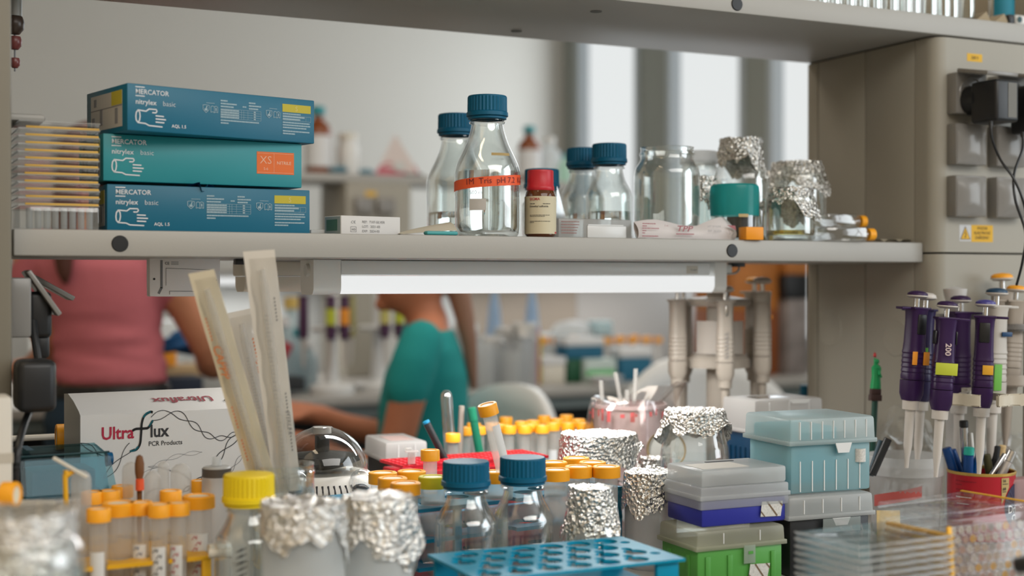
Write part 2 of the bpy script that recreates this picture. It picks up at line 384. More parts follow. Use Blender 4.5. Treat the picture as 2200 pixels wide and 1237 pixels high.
b = BM(); rect(b, L-0.072, L-0.052, -0.0175, -0.006, 0); lb = obj('rating_label', b, CREAM, lt, smooth=False)
b = BM(); ftext(b, 'T5 8W', 0.004, L-0.0655, -0.0135, -0.0005); obj('lettering', b, GREYINK, lb, smooth=False)
ll = bpy.data.lights.new('strip_lamp_tube', 'AREA'); ll.shape = 'RECTANGLE'; ll.size = 0.56; ll.size_y = 0.04; ll.energy = 3.2; ll.color = (1, 0.98, 0.94)
lo = bpy.data.objects.new('strip_lamp_tube', ll); C.objects.link(lo); lo.parent = lt; lo.location = (L/2, 0.027, -0.048)
l2 = thing('strip_lamp', 'second, unlit cream strip lamp end behind the leaning pipette wrappers', 'lamp', (0.47, 1.785, SB))
obj('housing', box(BM(), 0, 0.155, 0, 0.05, -0.022, -0.001, 0.003), CREAM, l2)
obj('tube_cover', lampshape(0.004, 0.155, -0.0225, -0.043, 0.05, 0.012, BM()), mat('tube_cover_cream', (0.75, 0.70, 0.60, 1), 0.3), l2)
c = thing('cable_clip', 'small black cable clip with wire under the shelf right of the lit lamp', 'clip', (1.212, 1.69, SB))
obj('clip', box(BM(), -0.011, 0.013, 0, 0.012, -0.007, -0.0008, 0.001), BLACK, c)
obj('wire', tube(BM(), spline([(0.004, 0.004, -0.006), (0.003, 0.004, -0.012), (-0.006, 0.004, -0.017), (-0.031, 0.006, -0.017)]), 0.0018, 8), mat('grey_wire', (0.4, 0.38, 0.35, 1), 0.5), c)
obj('connector', box(BM(), -0.032, -0.010, 0.002, 0.012, -0.0165, -0.0035, 0.001), mat('connector', (0.62, 0.63, 0.6, 1), 0.4), c)
c = W(517, 1.64); tag(obj('cable_clip', box(BM(), c.x-0.006, c.x+0.008, c.y, c.y+0.012, SB-0.008, SB-0.0008, 0.001), BLACK), 'small black cable clip under the shelf left of the tall pipette wrapper', 'clip')

# white box hanging under the shelf
hb = thing('wall_timer', 'white plastic device with two screw holes hanging under the lower shelf', 'device', (0.331, 1.70, SB-0.0475))
b = BM(); box(b, 0, 0.089, 0, 0.018, 0, 0.075, 0.002)
for x in (0, 1): pass
bmesh.ops.bevel(b, geom=[e for e in b.edges if abs((e.verts[0].co-e.verts[1].co).y) > 0.01 and (e.verts[0].co.z < 0.005)], offset=0.009, segments=4, affect='EDGES')
obj('shell', b, mat('device_white', (0.86, 0.83, 0.83, 1), 0.4), hb)
for x, z in ((0.006, 0.022), (0.083, 0.0205)): obj('screw_hole', lathe(BM(), [(0, 0.0006), (0.0014, 0.0006), (0.0014, 0)], 14, mx=Matrix.Translation((x, 0, z)) @ FRONT), INK, hb)
b = BM()
ribbon(b, [(0.0205, 0.0140), (0.0205, 0.0355), (0.076, 0.0335)], 0.0006, -0.0004); ribbon(b, [(0.025, 0.0028), (0.025, 0.0068), (0.078, 0.006)], 0.0007, -0.0004)
ribbon(b, [(0.0115, 0.004), (0.0150, 0.011), (0.0150, 0.045)], 0.003, -0.0003)
for i, s in enumerate(('CE', '')): ftext(b, s, 0.0048, 0.019, 0.0400, -0.0005, 0.02)
for z in (0.0402, 0.0418, 0.0434): ribbon(b, [(0.027, z), (0.036, z)], 0.0006, -0.0004)
obj('printed_lines', b, GREYINK, hb, smooth=False)

# socket with plugs on the inner side of the left upright, seen edge-on
ls = thing('wall_socket', 'grey socket with raised lid and black plug at the left upright', 'socket', (0.156, 1.60, 1.20))
obj('socket_body', box(BM(), 0, 0.024, -0.01, 0.055, -0.005, 0.062, 0.003), SOCK, ls)
l = box(BM(), 0, 0.0055, -0.008, 0.05, -0.060, 0, 0.0012); obj('socket_lid', l, SOCK, ls, loc=(0.019, 0, 0.068), rot=(0, R(-34), 0))
l = box(BM(), 0, 0.0055, 0.06, 0.11, -0.055, 0, 0.0012); obj('socket_lid', l, SOCK, ls, loc=(0.031, 0, 0.062), rot=(0, R(-60), 0))
b = BM(); box(b, 0.022, 0.048, 0.005, 0.04, -0.005, 0.048, 0.006, 3); box(b, 0.030, 0.046, 0.01, 0.034, -0.028, 0.0, 0.004, 2)
p = thing('mains_plug', 'black mains plug with a thick black cable under the raised socket lid', 'plug', (0.156, 1.60, 1.198))
obj('plug_body', b, BLACK, p)
pt = [W(72, 1.52, v=690), W(75, 1.51, v=730), W(84, 1.50, v=790), W(84, 1.49, v=820), W(68, 1.47, v=870), W(47, 1.44, v=925), W(36, 1.42, v=975), W(32, 1.42, v=1050)]
obj('cable', tube(BM(), spline([Vector(q)-Vector(p.location) for q in pt], 8), 0.0042, 10), BLACK, p)
p = thing('power_adapter', 'bulky black plug-in adapter with blue pilot light at the left upright', 'power adapter', (0.156, 1.525, 1.118))
obj('housing', box(BM(), 0.0, 0.040, -0.02, 0.03, 0.0, 0.056, 0.008, 3), BLACK, p)
obj('pilot_light', lathe(BM(), [(0, 0.002), (0.0015, 0.001), (0.0015, -0.001)], 10, 0.0368, -0.012, 0.012), mat('pilot_blue', (0.1, 0.4, 0.6, 1), 0.3, emit=(0.2, 0.6, 0.9, 1), estr=0.7), p)

# ------------------------------------------------------------------ benches
WT = mat('worktop', (0.40, 0.385, 0.36, 1), 0.35, vary=0.06, bscale=90)
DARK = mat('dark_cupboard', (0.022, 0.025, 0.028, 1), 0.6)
tag(obj('worktop', box(BM(), -0.8, 2.6, 0.72, 2.55, BZ-0.03, BZ, 0.003), WT), 'grey laboratory worktop under the crowded shelves', 'worktop')
u = thing('base_cabinet', 'grey base cabinet under the near worktop', 'cabinet', (-0.75, 0.78, 0))
obj('carcass', box(BM(), 0, 3.3, 0.02, 1.70, 0.0, BZ-0.031), GREY, u)
for i in range(6): obj('door', box(BM(), 0.01+0.545*i, 0.54+0.545*i, 0, 0.019, 0.08, BZ-0.05, 0.002), GREY, u)
tag(obj('worktop', box(BM(), -0.8, 3.45, 3.95, 5.75, BZ-0.03, BZ, 0.003), WT), 'far grey worktop crowded with glassware behind the two people', 'worktop')
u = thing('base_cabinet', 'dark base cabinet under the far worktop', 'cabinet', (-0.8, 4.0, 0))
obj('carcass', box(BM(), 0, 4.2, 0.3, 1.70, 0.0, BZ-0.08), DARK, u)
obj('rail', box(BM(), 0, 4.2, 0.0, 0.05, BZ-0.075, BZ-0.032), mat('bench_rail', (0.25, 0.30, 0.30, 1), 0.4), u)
Y2 = 4.70
u = thing('shelf_board', 'far upper shelf with bottles and a paper pyramid standing on it', 'shelf', (-0.8, Y2, 1.618)); obj('board', box(BM(), 0, 3.35, 0, 0.28, 0, 0.030, 0.002), GREY, u)
u = thing('service_column', 'far service column with two sockets seen between the glove boxes and bottles', 'column', (1.618, Y2-0.02, BZ))
obj('body', box(BM(), 0, 0.257, 0, 0.30, 0, 1.617-BZ, 0.008), PANEL, u)
for x in (0.03, 0.115): obj('socket', box(BM(), x, x+0.066, -0.03, 0, 0.60, 0.66, 0.004), SOCK, u)
b = BM(); rect(b, 0.075, 0.118, 0.666, 0.684); obj('sticker', b, YELLOW, u, smooth=False)
for x0, x1, lab in ((-0.8, 1.612, 'far lower shelf left of the far socket column'), (1.88, 2.55, 'far lower shelf right of the far socket column')):
    u = thing('shelf_board', lab, 'shelf', (x0, Y2, 1.286)); obj('board', box(BM(), 0, x1-x0, 0, 0.28, 0, 0.03, 0.002), GREY, u)
fl = thing('strip_lamp', 'far strip lamp under the far lower shelf behind the wrapped pipettes', 'lamp', (0.2, 4.74, 1.2855))
obj('housing', box(BM(), 0, 1.35, 0, 0.06, -0.02, -0.0005, 0.003), WHITEP, fl); obj('diffuser', box(BM(), 0.03, 1.32, 0.003, 0.057, -0.045, -0.0205, 0.008), mat('lit_diffuser', (0.5, 0.5, 0.5, 1), 0.4), fl)
for n_, x_, w_ in (('far_strip_lamp_tube', 0.67, 1.3), ('far_strip_lamp_tube_right', 2.3, 1.0)):
    ll = bpy.data.lights.new(n_, 'AREA'); ll.shape = 'RECTANGLE'; ll.size = w_; ll.size_y = 0.05; ll.energy = 4.5 if x_ < 1 else 2.5; ll.color = (1, 0.97, 0.93)
    lo = bpy.data.objects.new(n_, ll); C.objects.link(lo); lo.parent = fl; lo.location = (x_, 0.03, -0.05)
# back panels of the far bench
def bpanel(u0, u1, m, lab, z0=BZ, z1=1.285, Y=5.0):
    f = lambda u: Y*math.tan(TH+math.atan((u-1100)/F))
    tag(obj('bench_panel', box(BM(), f(u0), f(u1), Y, Y+0.02, z0, z1), m), lab, 'panel')
bpanel(380, 985, mat('panel_pale', (0.50, 0.52, 0.52, 1), 0.5), 'pale grey upright panel behind the far pipette stands')
bpanel(986, 1238, mat('panel_tan', (0.27, 0.23, 0.19, 1), 0.6), 'tan upright panel behind the two far wash bottles')
bpanel(1239, 1600, mat('panel_grey', (0.33, 0.32, 0.31, 1), 0.6), 'grey upright panel behind the far row of orange capped tubes')
# ------------------------------------------------------------------ builders for lab ware
def ridged_cap(parent, m, r, h, z, n=36, name='cap', skirt=True, dep=0.045, top=0.10):
    """screw cap with vertical ribs and a plain tamper ring"""
    rf = lambda a, zz, i: (1.0 if i % 2 else 1-dep) if zz > h*0.22 and zz < h*0.93 else 1.0
    pr = [(0, h), (r*0.86, h), (r*0.955, h*0.985), (r, h*0.925), (r, h*0.90), (r*1.01, h*0.24)]
    pr += [(r*1.05, h*0.20), (r*1.06, h*0.03), (r*1.02, 0.0)] if skirt else [(r*1.01, h*0.05), (r*1.0, 0)]
    pr += [(r*0.7, 0.0), (0, 0.0)]
    return obj(name, lathe(BM(), pr, n*2, z0=z, rf=rf), m, parent, ang=0.75)
def lab_bottle(label, u, d, H, Rb, zb=SH, capm=BLUECAP, fill=0.0, rc=0.0262, hc=0.028, neck=None, group=None, glass=GLASS, body=0.46, liq=WATER, name='reagent_bottle', rot=0.0, ribs=34):
    """square-shouldered borosilicate bottle with a ribbed screw cap"""
    t = thing(name, label, 'bottle', W(u, d, zb), -math.degrees(TH)+rot, group)
    rn = rc*0.80; zc = H-hc; zn = zc-0.010
    pr = [(0, 0.004), (Rb*0.55, 0.0035), (Rb*0.80, 0.0), (Rb*0.90, 0.0004), (Rb*0.975, 0.005), (Rb, 0.012), (Rb, H*body)]
    for a, q in ((.14, .09), (.29, .275), (.42, .45), (.56, .64), (.70, .79), (.86, .925), (1.0, 1.0)):   # rounded shoulder, then the sloping neck
        pr.append((Rb+(rn-Rb)*q, H*body+(zn-H*body)*a))
    pr += [(rn*1.12, zn+0.001), (rn*1.16, zn+0.003), (rn*1.02, zn+0.005), (rn, zc+0.004), (rn, zc+0.02)]
    obj('glass_body', lathe(BM(), pr, 48), glass, t, ang=0.9)
    inn = [(0, 0.0075), (Rb*0.86, 0.007), (Rb-0.0028, 0.013), (Rb-0.0028, H*body)] + [(r-0.0026, z-0.001) for r, z in pr[7:14]]
    obj('inner_wall', lathe(BM(), inn, 40), GLASS, t, ang=0.9)
    ring = obj('pouring_ring', lathe(BM(), [(rn*1.10, zc-0.004), (rn*1.22, zc-0.003), (rn*1.22, zc-0.0005), (rn*1.02, zc)], 32), capm, t)
    if fill: 
        hf = H*fill; pl = [(0, 0.008), (Rb*0.84, 0.0078), (Rb-0.0034, 0.0138), (Rb-0.0034, min(hf, H*body))]
        obj('liquid', lathe(BM(), pl+[(Rb-0.0036, min(hf, H*body)+0.0004), (0, min(hf, H*body)+0.0002)], 40), liq, t)
    ridged_cap(t, capm, rc, hc, zc, ribs)
    return t
def crumple(bm, amt, scale, seed=0, lo=None):
    for v in bm.verts:
        p = v.co*scale+Vector((seed*7.3, seed*3.1, seed*1.7))
        k = noise.noise_vector(p)*amt + noise.noise_vector(p*2.7)*amt*0.55
        v.co += k
def foil_cap(parent, r, ztop, drop, seed=1, flare=0.25, name='foil_cover', n=72, sag=0.003, amt=0.0022):
    """crumpled aluminium foil folded over a rim and hanging down with a ragged hem"""
    rnd = random.Random(seed); bm = BM(); ks = [rnd.uniform(0, 6.28) for _ in range(6)]
    hem = lambda a: drop*(0.72+0.26*math.sin(a+ks[0])+0.16*math.sin(3*a+ks[1])+0.10*math.sin(7*a+ks[2])+rnd.uniform(-.05, .05))
    out = lambda a, s: r*(1.02+0.025*s+flare*(s**1.8)*(0.6+0.5*math.sin(2*a+ks[3])+0.35*math.sin(5*a+ks[4])))
    rings = [[bm.verts.new((0, 0, ztop-sag))]]
    for q in (0.25, 0.5, 0.75, 0.92, 1.0):
        rings.append([bm.verts.new((r*q*math.cos(2*math.pi*i/n), r*q*math.sin(2*math.pi*i/n), ztop-sag*(1-q*q))) for i in range(n)])
    hs = [hem(2*math.pi*i/n) for i in range(n)]
    for s in [k/11 for k in range(1, 12)]:
        rings.append([bm.verts.new((out(2*math.pi*i/n, s)*math.cos(2*math.pi*i/n), out(2*math.pi*i/n, s)*math.sin(2*math.pi*i/n), ztop-0.001-s*hs[i])) for i in range(n)])
    for A, B in zip(rings, rings[1:]):
        for i in range(n):
            j = (i+1) % n
            if len(A) == 1: bm.faces.new((A[0], B[i], B[j]))
            else: bm.faces.new((A[i], A[j], B[j], B[i]))
    crumple(bm, amt, 95, seed); crumple(bm, amt*0.5, 260, seed+3)
    bmesh.ops.triangulate(bm, faces=bm.faces)
    return obj(name, bm, FOIL, parent, ang=0.5)
def jar(name, label, cat, u, d, r, H, zb=SH, foil=None, seed=1, neck=0.86, glass=GLASS, fill=0.0, liq=None, group=None, rim=True, shoulder=0.16, flare=0.25, wall='glass_body', bare=0.0):
    t = thing(name, label, cat, W(u, d, zb), -math.degrees(TH), group)
    hn = H*(1-shoulder)
    pr = [(0, 0.005), (r*0.6, 0.004), (r*0.86, 0.0), (r*0.97, 0.004), (r, 0.012), (r, hn*0.93)]
    e = 1-neck
    pr += [(r*(1-.06*e), hn*0.965), (r*(1-.25*e), hn+0.10*(H-hn)), (r*(1-.55*e), hn+0.24*(H-hn)), (r*(1-.85*e), hn+0.38*(H-hn)), (r*neck, hn+0.5*(H-hn)), (r*neck, H-0.002), (r*neck*1.02, H), (r*neck*0.94, H-0.001), (r*neck*0.92, H-0.008)]
    obj(wall, lathe(BM(), pr, 48), glass, t, ang=0.9)
    if glass in (GLASS, PLAST): obj('inner_wall', lathe(BM(), [(0, 0.008), (r*0.9, 0.008), (r*0.95, 0.014), (r*0.95, hn*0.93)], 40), GLASS, t)
    if rim: obj('rim', lathe(BM(), [(r*neck, H-0.012), (r*neck*1.045, H-0.011), (r*neck*1.045, H-0.008), (r*neck, H-0.007)], 40), GLASS, t)
    if fill: obj('contents', lathe(BM(), [(0, 0.009), (r*0.86, 0.009), (r*0.935, 0.016), (r*0.935, H*fill), (0, H*fill+0.0003)], 40), liq or WATER, t)
    if foil: foil_cap(t, r*neck*1.03, H+0.0025, foil, seed, flare)
    return t

# ------------------------------------------------------------------ lower shelf: glove boxes
def hand_icon(bm, x, z, k, y=-0.0005):
    P = lambda pts: [(x+a*k, z+b*k) for a, b in pts]
    wd = 0.0011*k*1000/1000*1.0
    wd = 0.055*k
    ribbon(bm, P([(0.10, 0.0), (0.02, 0.10), (0.0, 0.26), (0.02, 0.44), (0.10, 0.56), (0.18, 0.46), (0.20, 0.28), (0.17, 0.10), (0.10, 0.0)]), wd, y)
    ribbon(bm, P([(0.10, 0.56), (0.48, 0.53), (0.62, 0.64), (0.96, 0.64), (1.0, 0.56), (0.94, 0.49), (0.78, 0.49)]), wd, y)
    ribbon(bm, P([(0.10, 0.0), (0.45, -0.02), (0.62, -0.10), (1.25, -0.12)]), wd, y)
    for i, e in enumerate((1.32, 1.42, 1.34)): ribbon(bm, P([(0.94, 0.36-0.14*i), (e, 0.35-0.14*i)]), wd, y)
def shield(bm, x, z, k, y=-0.0005):
    wd = 0.07*k; P = lambda pts: [(x+a*k, z+b*k) for a, b in pts]
    ribbon(bm, P([(0, 1), (0.45, 1.05), (0.9, 1), (0.88, 0.4), (0.45, 0), (0.02, 0.4), (0, 1)]), wd, y)
    ribbon(bm, P([(0.28, 0.42), (0.62, 0.42)]), 0.3*k, y); ribbon(bm, P([(0.45, 0.5), (0.6, 0.9)]), 0.14*k, y)
    ribbon(bm, P([(1.15, 0.1), (1.15, 0.85), (1.4, 0.97), (1.65, 0.85), (1.9, 0.97), (2.15, 0.85), (2.15, 0.1), (1.9, 0.2), (1.65, 0.08), (1.4, 0.2), (1.15, 0.1)]), wd, y)
    ribbon(bm, P([(1.65, 0.1), (1.65, 0.85)]), wd, y); ribbon(bm, P([(1.9, 0.35), (1.9, 0.7)]), 0.16*k, y); ribbon(bm, P([(0.5, 1.32), (1.7, 1.32)]), 0.06*k, y)
rndt = random.Random(4)
def fine_lines(bm, x, z, lens, pitch, wid, y=-0.0005):
    """lines of small print"""
    for i, l in enumerate(lens):
        q = x
        while q < x+l:
            e = min(q+rndt.uniform(0.0012, 0.0042), x+l); ribbon(bm, [(q, z-i*pitch), (e, z-i*pitch)], wid, y); q = e+0.0007
GW, GD, GH = 0.243, 0.12, 0.0535
INK2 = mat('box_pale_print', (0.66, 0.68, 0.70, 1), 0.6); INK3 = mat('box_soft_print', (0.30, 0.42, 0.48, 1), 0.6)
def glove_box(label, loc, rot, body, kind, hh=GH):
    t = thing('glove_box', label, 'glove box', loc, rot, 'glove boxes stacked on the lower shelf')
    b = BM(); box(b, 0, GW, 0, GD, 0, hh, 0.0012)
    for v in b.verts:                                      # card bulges a little
        v.co.z += 0.0
    obj('carton', b, body, t)
    b = BM()
    ribbon(b, [(0.0097, hh-0.0035), (0.0205, hh-0.0035)], 0.0011, -0.0005); ribbon(b, [(0.0097, hh-0.0136), (0.0205, hh-0.0136)], 0.0011, -0.0005)
    ftext(b, 'MERCATOR', 0.0078, 0.0096, hh-0.0112, -0.0005, 0.010, sx=0.98)
    ftext(b, 'nitrylex', 0.0082, 0.0096, hh-0.0228, -0.0005, 0.008)
    ftext(b, 'basic', 0.0082, 0.0425, hh-0.0228, -0.0005, -0.012)
    hand_icon(b, 0.0100, hh-0.0440, 0.0255)
    if kind == 's': ftext(b, 'AQL 1.5', 0.0052, 0.0535, hh-0.0468, -0.0005, 0.015)
    obj('lettering', b, INK2, t, smooth=False)
    if kind == 's':
        b = BM()
        shield(b, 0.0925, hh-0.0263, 0.0088); shield(b, 0.1755, hh-0.0263, 0.0088)
        fine_lines(b, 0.1155, hh-0.0105, (0.0085, 0.0205, 0.0165), 0.0034, 0.0017)
        for i in range(4): fine_lines(b, 0.1155, hh-0.0212-0.0028*i, (0.0235,), 1, 0.0017)
        for i in range(5): ribbon(b, [(0.1150, hh-0.0198-0.0028*i), (0.1685, hh-0.0198-0.0028*i)], 0.0003, -0.0005)
        for x in (0.1425, 0.1455, 0.1510, 0.1685): ribbon(b, [(x, hh-0.0198), (x, hh-0.0310)], 0.0003, -0.0005)
        for i in range(4): ribbon(b, [(0.1590, hh-0.0212-0.0028*i), (0.1612, hh-0.0212-0.0028*i)], 0.0016, -0.0005)
        fine_lines(b, 0.1525, hh-0.0105, (0.0085, 0.0160, 0.0120), 0.0034, 0.0017); fine_lines(b, 0.1442, hh-0.0158, (0.0045,), 1, 0.0015)
        fine_lines(b, 0.1155, hh-0.0336, (0.050, 0.010), 0.0032, 0.0016)
        fine_lines(b, 0.1985, hh-0.0195, (0.0245,), 1, 0.0016)
        fine_lines(b, 0.1985, hh-0.0228, (0.030, 0.024), 0.0030, 0.0019); ribbon(b, [(0.1980, hh-0.0214), (0.2375, hh-0.0214)], 0.0003, -0.0005); ribbon(b, [(0.1980, hh-0.0274), (0.2375, hh-0.0274)], 0.0003, -0.0005)
        for x in (0.2305, 0.2375): ribbon(b, [(x, hh-0.0214), (x, hh-0.0274)], 0.0003, -0.0005)
        fine_lines(b, 0.1985, hh-0.0300, (0.0370, 0.0380, 0.0325), 0.0031, 0.0016); fine_lines(b, 0.1985, hh-0.0405, (0.0370, 0.0165), 0.0031, 0.0016)
        obj('small_print', b, INK3, t, smooth=False)
        sl = obj('size_label', rect(BM(), 0.1980, 0.2375, hh-0.0172, hh-0.0075), mat('size_yellow', (0.50, 0.42, 0.035, 1), 0.6), t, smooth=False)
        b = BM(); ftext(b, 'S', 0.0082, 0.2175, hh-0.0152, -0.0005, -0.01, 'CENTER'); obj('lettering', b, mat('pale_yellow_print', (0.66, 0.58, 0.25, 1), 0.6), sl, smooth=False)
    else:
        sl = obj('size_label', rect(BM(), 0.1845, 0.2325, hh-0.0390, hh-0.0120), mat('size_orange', (0.74, 0.155, 0.03, 1), 0.6), t, smooth=False)
        b = BM(); ftext(b, 'XS', 0.0135, 0.1960, hh-0.0265, -0.0005, -0.012, 'CENTER'); ftext(b, '5-6', 0.0045, 0.1960, hh-0.0342, -0.0005, 0, 'CENTER'); ftext(b, 'NITRILE', 0.0054, 0.2100, hh-0.0268, -0.0005, 0.01)
        ribbon(b, [(0.2065, hh-0.0375), (0.2065, hh-0.0135)], 0.0003, -0.0005); ribbon(b, [(0.1855, hh-0.0372), (0.2315, hh-0.0372)], 0.0003, -0.0005); ribbon(b, [(0.1855, hh-0.0138), (0.2315, hh-0.0138)], 0.0003, -0.0005)
        obj('lettering', b, mat('orange_pale_print', (0.80, 0.50, 0.35, 1), 0.6), sl, smooth=False)
    e = obj('end_label', box(BM(), -0.0003, 0, 0.014, 0.106, 0.006, hh-0.006), mat('end_label', (0.48, 0.46, 0.43, 1), 0.7), t, smooth=False)
    b = BM(); box(b, -0.0006, -0.0003, 0.014, 0.044, hh-0.022, hh-0.006); obj('end_patch', b, MATS.get('size_yellow') or YELLOW, e, smooth=False)
    b = BM()
    for y, z0, z1 in ((0.102, 0.009, 0.022), (0.078, 0.012, 0.030), (0.034, 0.010, 0.028), (0.096, hh-0.019, hh-0.010)): box(b, -0.0006, -0.0003, y-0.008, y, z0, z1)
    box(b, -0.0006, -0.0003, 0.014, 0.106, hh-0.0236, hh-0.0228)
    obj('end_print', b, GREYINK, e, smooth=False)
    return t
BOXB = mat('carton_blue', S(6, 98, 126), 0.42); BOXT = mat('carton_teal', S(38, 138, 146), 0.42)
g1 = glove_box('dark blue glove box with yellow S label at the bottom of the stack', W(230, 1.545, SH), 1, BOXB, 's')
b = BM(); n = 10
A = [b.verts.new((0.092+0.034*i/n, 0.004+0.018*math.sin(i*math.pi/n), GH)) for i in range(n+1)]; Bq = [b.verts.new((0.094+0.030*i/n, -0.0010-0.004*math.sin(i*math.pi/n*1.7), GH+0.0015+(-0.007 if 4 < i < 8 else 0.004)*math.sin(i*math.pi/n))) for i in range(n+1)]
for i in range(n): b.faces.new((A[i], A[i+1], Bq[i+1], Bq[i]))
obj('torn_flap', b, mat('glove_film', S(6, 62, 108), 0.35), g1)
glove_box('teal glove box with orange XS label in the middle of the stack', W(222, 1.548, SH+GH+0.004), 4.5, BOXT, 'xs', 0.0545)
glove_box('dark blue glove box turned askew on top of the stack', W(274, 1.522, SH+2*GH+0.0056), 12.8, BOXB, 's')

# plates stacked at the left end of the shelf
EDGEP = milky('plate_edge', (0.85, 0.86, 0.85, 1), 0.6)
STACKP = thin('stack_plastic', (0.975, 0.98, 0.98, 1), 0.006, 0.22, 0.06)
t0 = None; pe = mat('plate_amber_edge', (0.60, 0.36, 0.05, 1), 0.35)
PL = W(213, 1.535, SH)
def culture_plate(label, group, sx, sy, h, edge, cat='plate', side=0):
    t = thing('culture_plate', label, cat, (0, 0, 0), 0, group)
    b = BM(); box(b, -sx, 0, 0, sy, 0, h*0.92, 0.0012); obj('plate_body', b, STACKP, t)
    b = BM(); box(b, -sx-0.0008, 0.0008, -0.0008, sy+0.0008, h*0.52, h*0.97, 0.001); obj('plate_lid', b, STACKP, t)
    b = BM()
    if side == 0: box(b, -sx+0.006, -0.0002, -0.0014, 0.0004, h*0.02, h*0.36, 0.0006)
    else: box(b, -0.0022, 0.0012, 0.0, sy, h*0.25, h*0.97, 0.0009)
    obj('edge_strip', b, edge, t)
    b = BM(); e = 0.0005
    for z in (h*0.97, h*0.05): box(b, -sx-0.0012, 0.0008, -0.0014, -0.0004, z-e, z+e); box(b, -sx-0.0014, -sx-0.0004, -0.001, sy+0.001, z-e, z+e)
    obj('rim', b, EDGEP, t)
    return t
rnd = random.Random(7); NP = 11
for i in range(NP):
    lab = 'amber edged culture plate, %s in the stack left of the glove boxes' % ('lowest', 'second from bottom', 'third from bottom', 'fourth from bottom', 'fifth from bottom', 'sixth from bottom', 'fifth from top', 'fourth from top', 'third from top', 'second from top', 'topmost')[i]
    if t0 is None: t0 = culture_plate(lab, 'amber edged culture plates on the shelf', 0.0855, 0.127, 0.0085, pe); c = t0
    else: c = dup(t0, (0, 0, 0), 0, lab)
    c.location = (PL.x+rnd.uniform(-.0008, .0008), PL.y+rnd.uniform(0, .001), SH+0.0265+0.0086*i)
t = thing('well_rack', 'clear well plate under the amber edged stack on the shelf', 'plate', (PL.x, PL.y, SH))
obj('shell', box(BM(), -0.0855, 0, 0, 0.127, 0, 0.0262, 0.0015), PLAST, t)
b = BM()
for i in range(8): lathe(b, [(0.0035, 0.001), (0.0036, 0.024)], 12, -0.0095-0.0093*i, 0.006)
obj('wells', b, FROST, t)
tag(obj('plastic_cover', box(BM(), -0.11, -0.055, 0.02, 0.10, SH+0.1225, SH+0.131, 0.004), mat('grey_lid', (0.40, 0.385, 0.355, 1), 0.5), loc=(PL.x, PL.y, 0)), 'grey plastic lid lying on top of the amber edged plate stack', 'lid')

# small white reagent carton
t = thing('reagent_carton', 'small white carton printed REF 7107-SILVER on the shelf beside the glove boxes', 'carton', W(733, 1.672, SH), 11)
obj('carton', box(BM(), 0, 0.0865, 0, 0.042, 0, 0.0235, 0.0006), mat('carton_white', (0.66, 0.65, 0.64, 1), 0.7), t)
b = BM()
for i, s in enumerate(('REF:  7107-SILVER', 'LOT:  2021-03', 'EXP:  2024-03')): ftext(b, s, 0.0044, 0.0300, 0.0148-0.0058*i, -0.0005, 0.0)
ftext(b, 'C\u20ac', 0.005, 0.0140, 0.0140, -0.0005); ftext(b, 'IVD', 0.0036, 0.0148, 0.0052, -0.0005, 0.01)
ribbon(b, [(0.0135, 0.0035), (0.0215, 0.0035), (0.0215, 0.0098), (0.0135, 0.0098), (0.0135, 0.0035)], 0.0004, -0.0005)
obj('lettering', b, GREYINK, t, smooth=False)
obj('end_panel', box(BM(), -0.0003, 0, 0.002, 0.040, 0.001, 0.0225), mat('end_grey', (0.30, 0.35, 0.35, 1), 0.6), t, smooth=False)
obj('end_mark', box(BM(), -0.0006, -0.0003, 0.009, 0.036, 0.005, 0.019), mat('end_green', (0.07, 0.16, 0.12, 1), 0.6), t, smooth=False)
# pipette wrapper lying beside it, with its teal end
t = thing('paper_wrapper', 'cream paper wrapper lying flat on the shelf in front of the rear blue capped bottle', 'wrapper', W(872, 1.70, SH), 2)
b = BM(); n = 14
g = [[b.verts.new((0.075*i/n, 0.006+0.045*j/4, 0.0006+(0.002+0.0165*(i/n)**0.8)*math.sin(math.pi*(0.12+0.76*j/4)))) for j in range(5)] for i in range(n+1)]
for i in range(n):
    for j in range(4): b.faces.new((g[i][j], g[i+1][j], g[i+1][j+1], g[i][j+1]))
obj('paper', b, mat('cream_paper', (0.56, 0.52, 0.42, 1), 0.8), t)
b = BM(); box(b, 0.028, 0.0725, -0.003, 0.010, 0.0006, 0.0058, 0.0024); obj('teal_tip', b, mat('teal_plastic', S(70, 158, 160), 0.4), t)
tag(obj('paper_strip', box(BM(), 0, 0.05, 0, 0.03, 0, 0.007, 0.002), PAPER, loc=W(668, 1.70, SH)), 'white strip lying between the glove boxes and the small white carton', 'strip')

# ------------------------------------------------------------------ lower shelf: bottles
t = lab_bottle('clear bottle with blue cap and orange taped handwriting, largest on the shelf', 1047, 1.785, 0.1868, 0.0432, fill=0.535)
b = BM(); patch(b, 0.0434, -88, 88, 0.064, 0.0772, 26, 0.0006, 0.010); tp = obj('tape', b, mat('orange_tape', (0.84, 0.115, 0.035, 1), 0.55), t, ang=2)
b = BM(); ftext(b, '1M  Tris  pH 7.2  KAD', 0.0108, -0.030, 0.0668, 0, -0.004, roll=R(2.6)); wrap(b, 0.0443); obj('handwriting', b, mat('dark_red_pen', (0.16, 0.02, 0.03, 1), 0.6), tp, smooth=False)
b = BM(); patch(b, 0.0433, -31, -1, 0.0335, 0.0485, 8, 0.0005); obj('marking_spot', b, mat('enamel_white', (0.55, 0.53, 0.51, 1), 0.6), t, ang=2)
b = BM(); ftext(b, '500 ml', 0.0070, -0.0235, 0.0545, 0); wrap(b, 0.0436)
obj('lettering', b, mat('enamel_print', (0.40, 0.40, 0.40, 1), 0.5), t, smooth=False)
b = BM(); patch(b, 0.0433, 8, 42, 0.1045, 0.108, 8, 0.0005); obj('maker_mark', b, mat('enamel_gold', (0.42, 0.30, 0.12, 1), 0.6), t, ang=2)
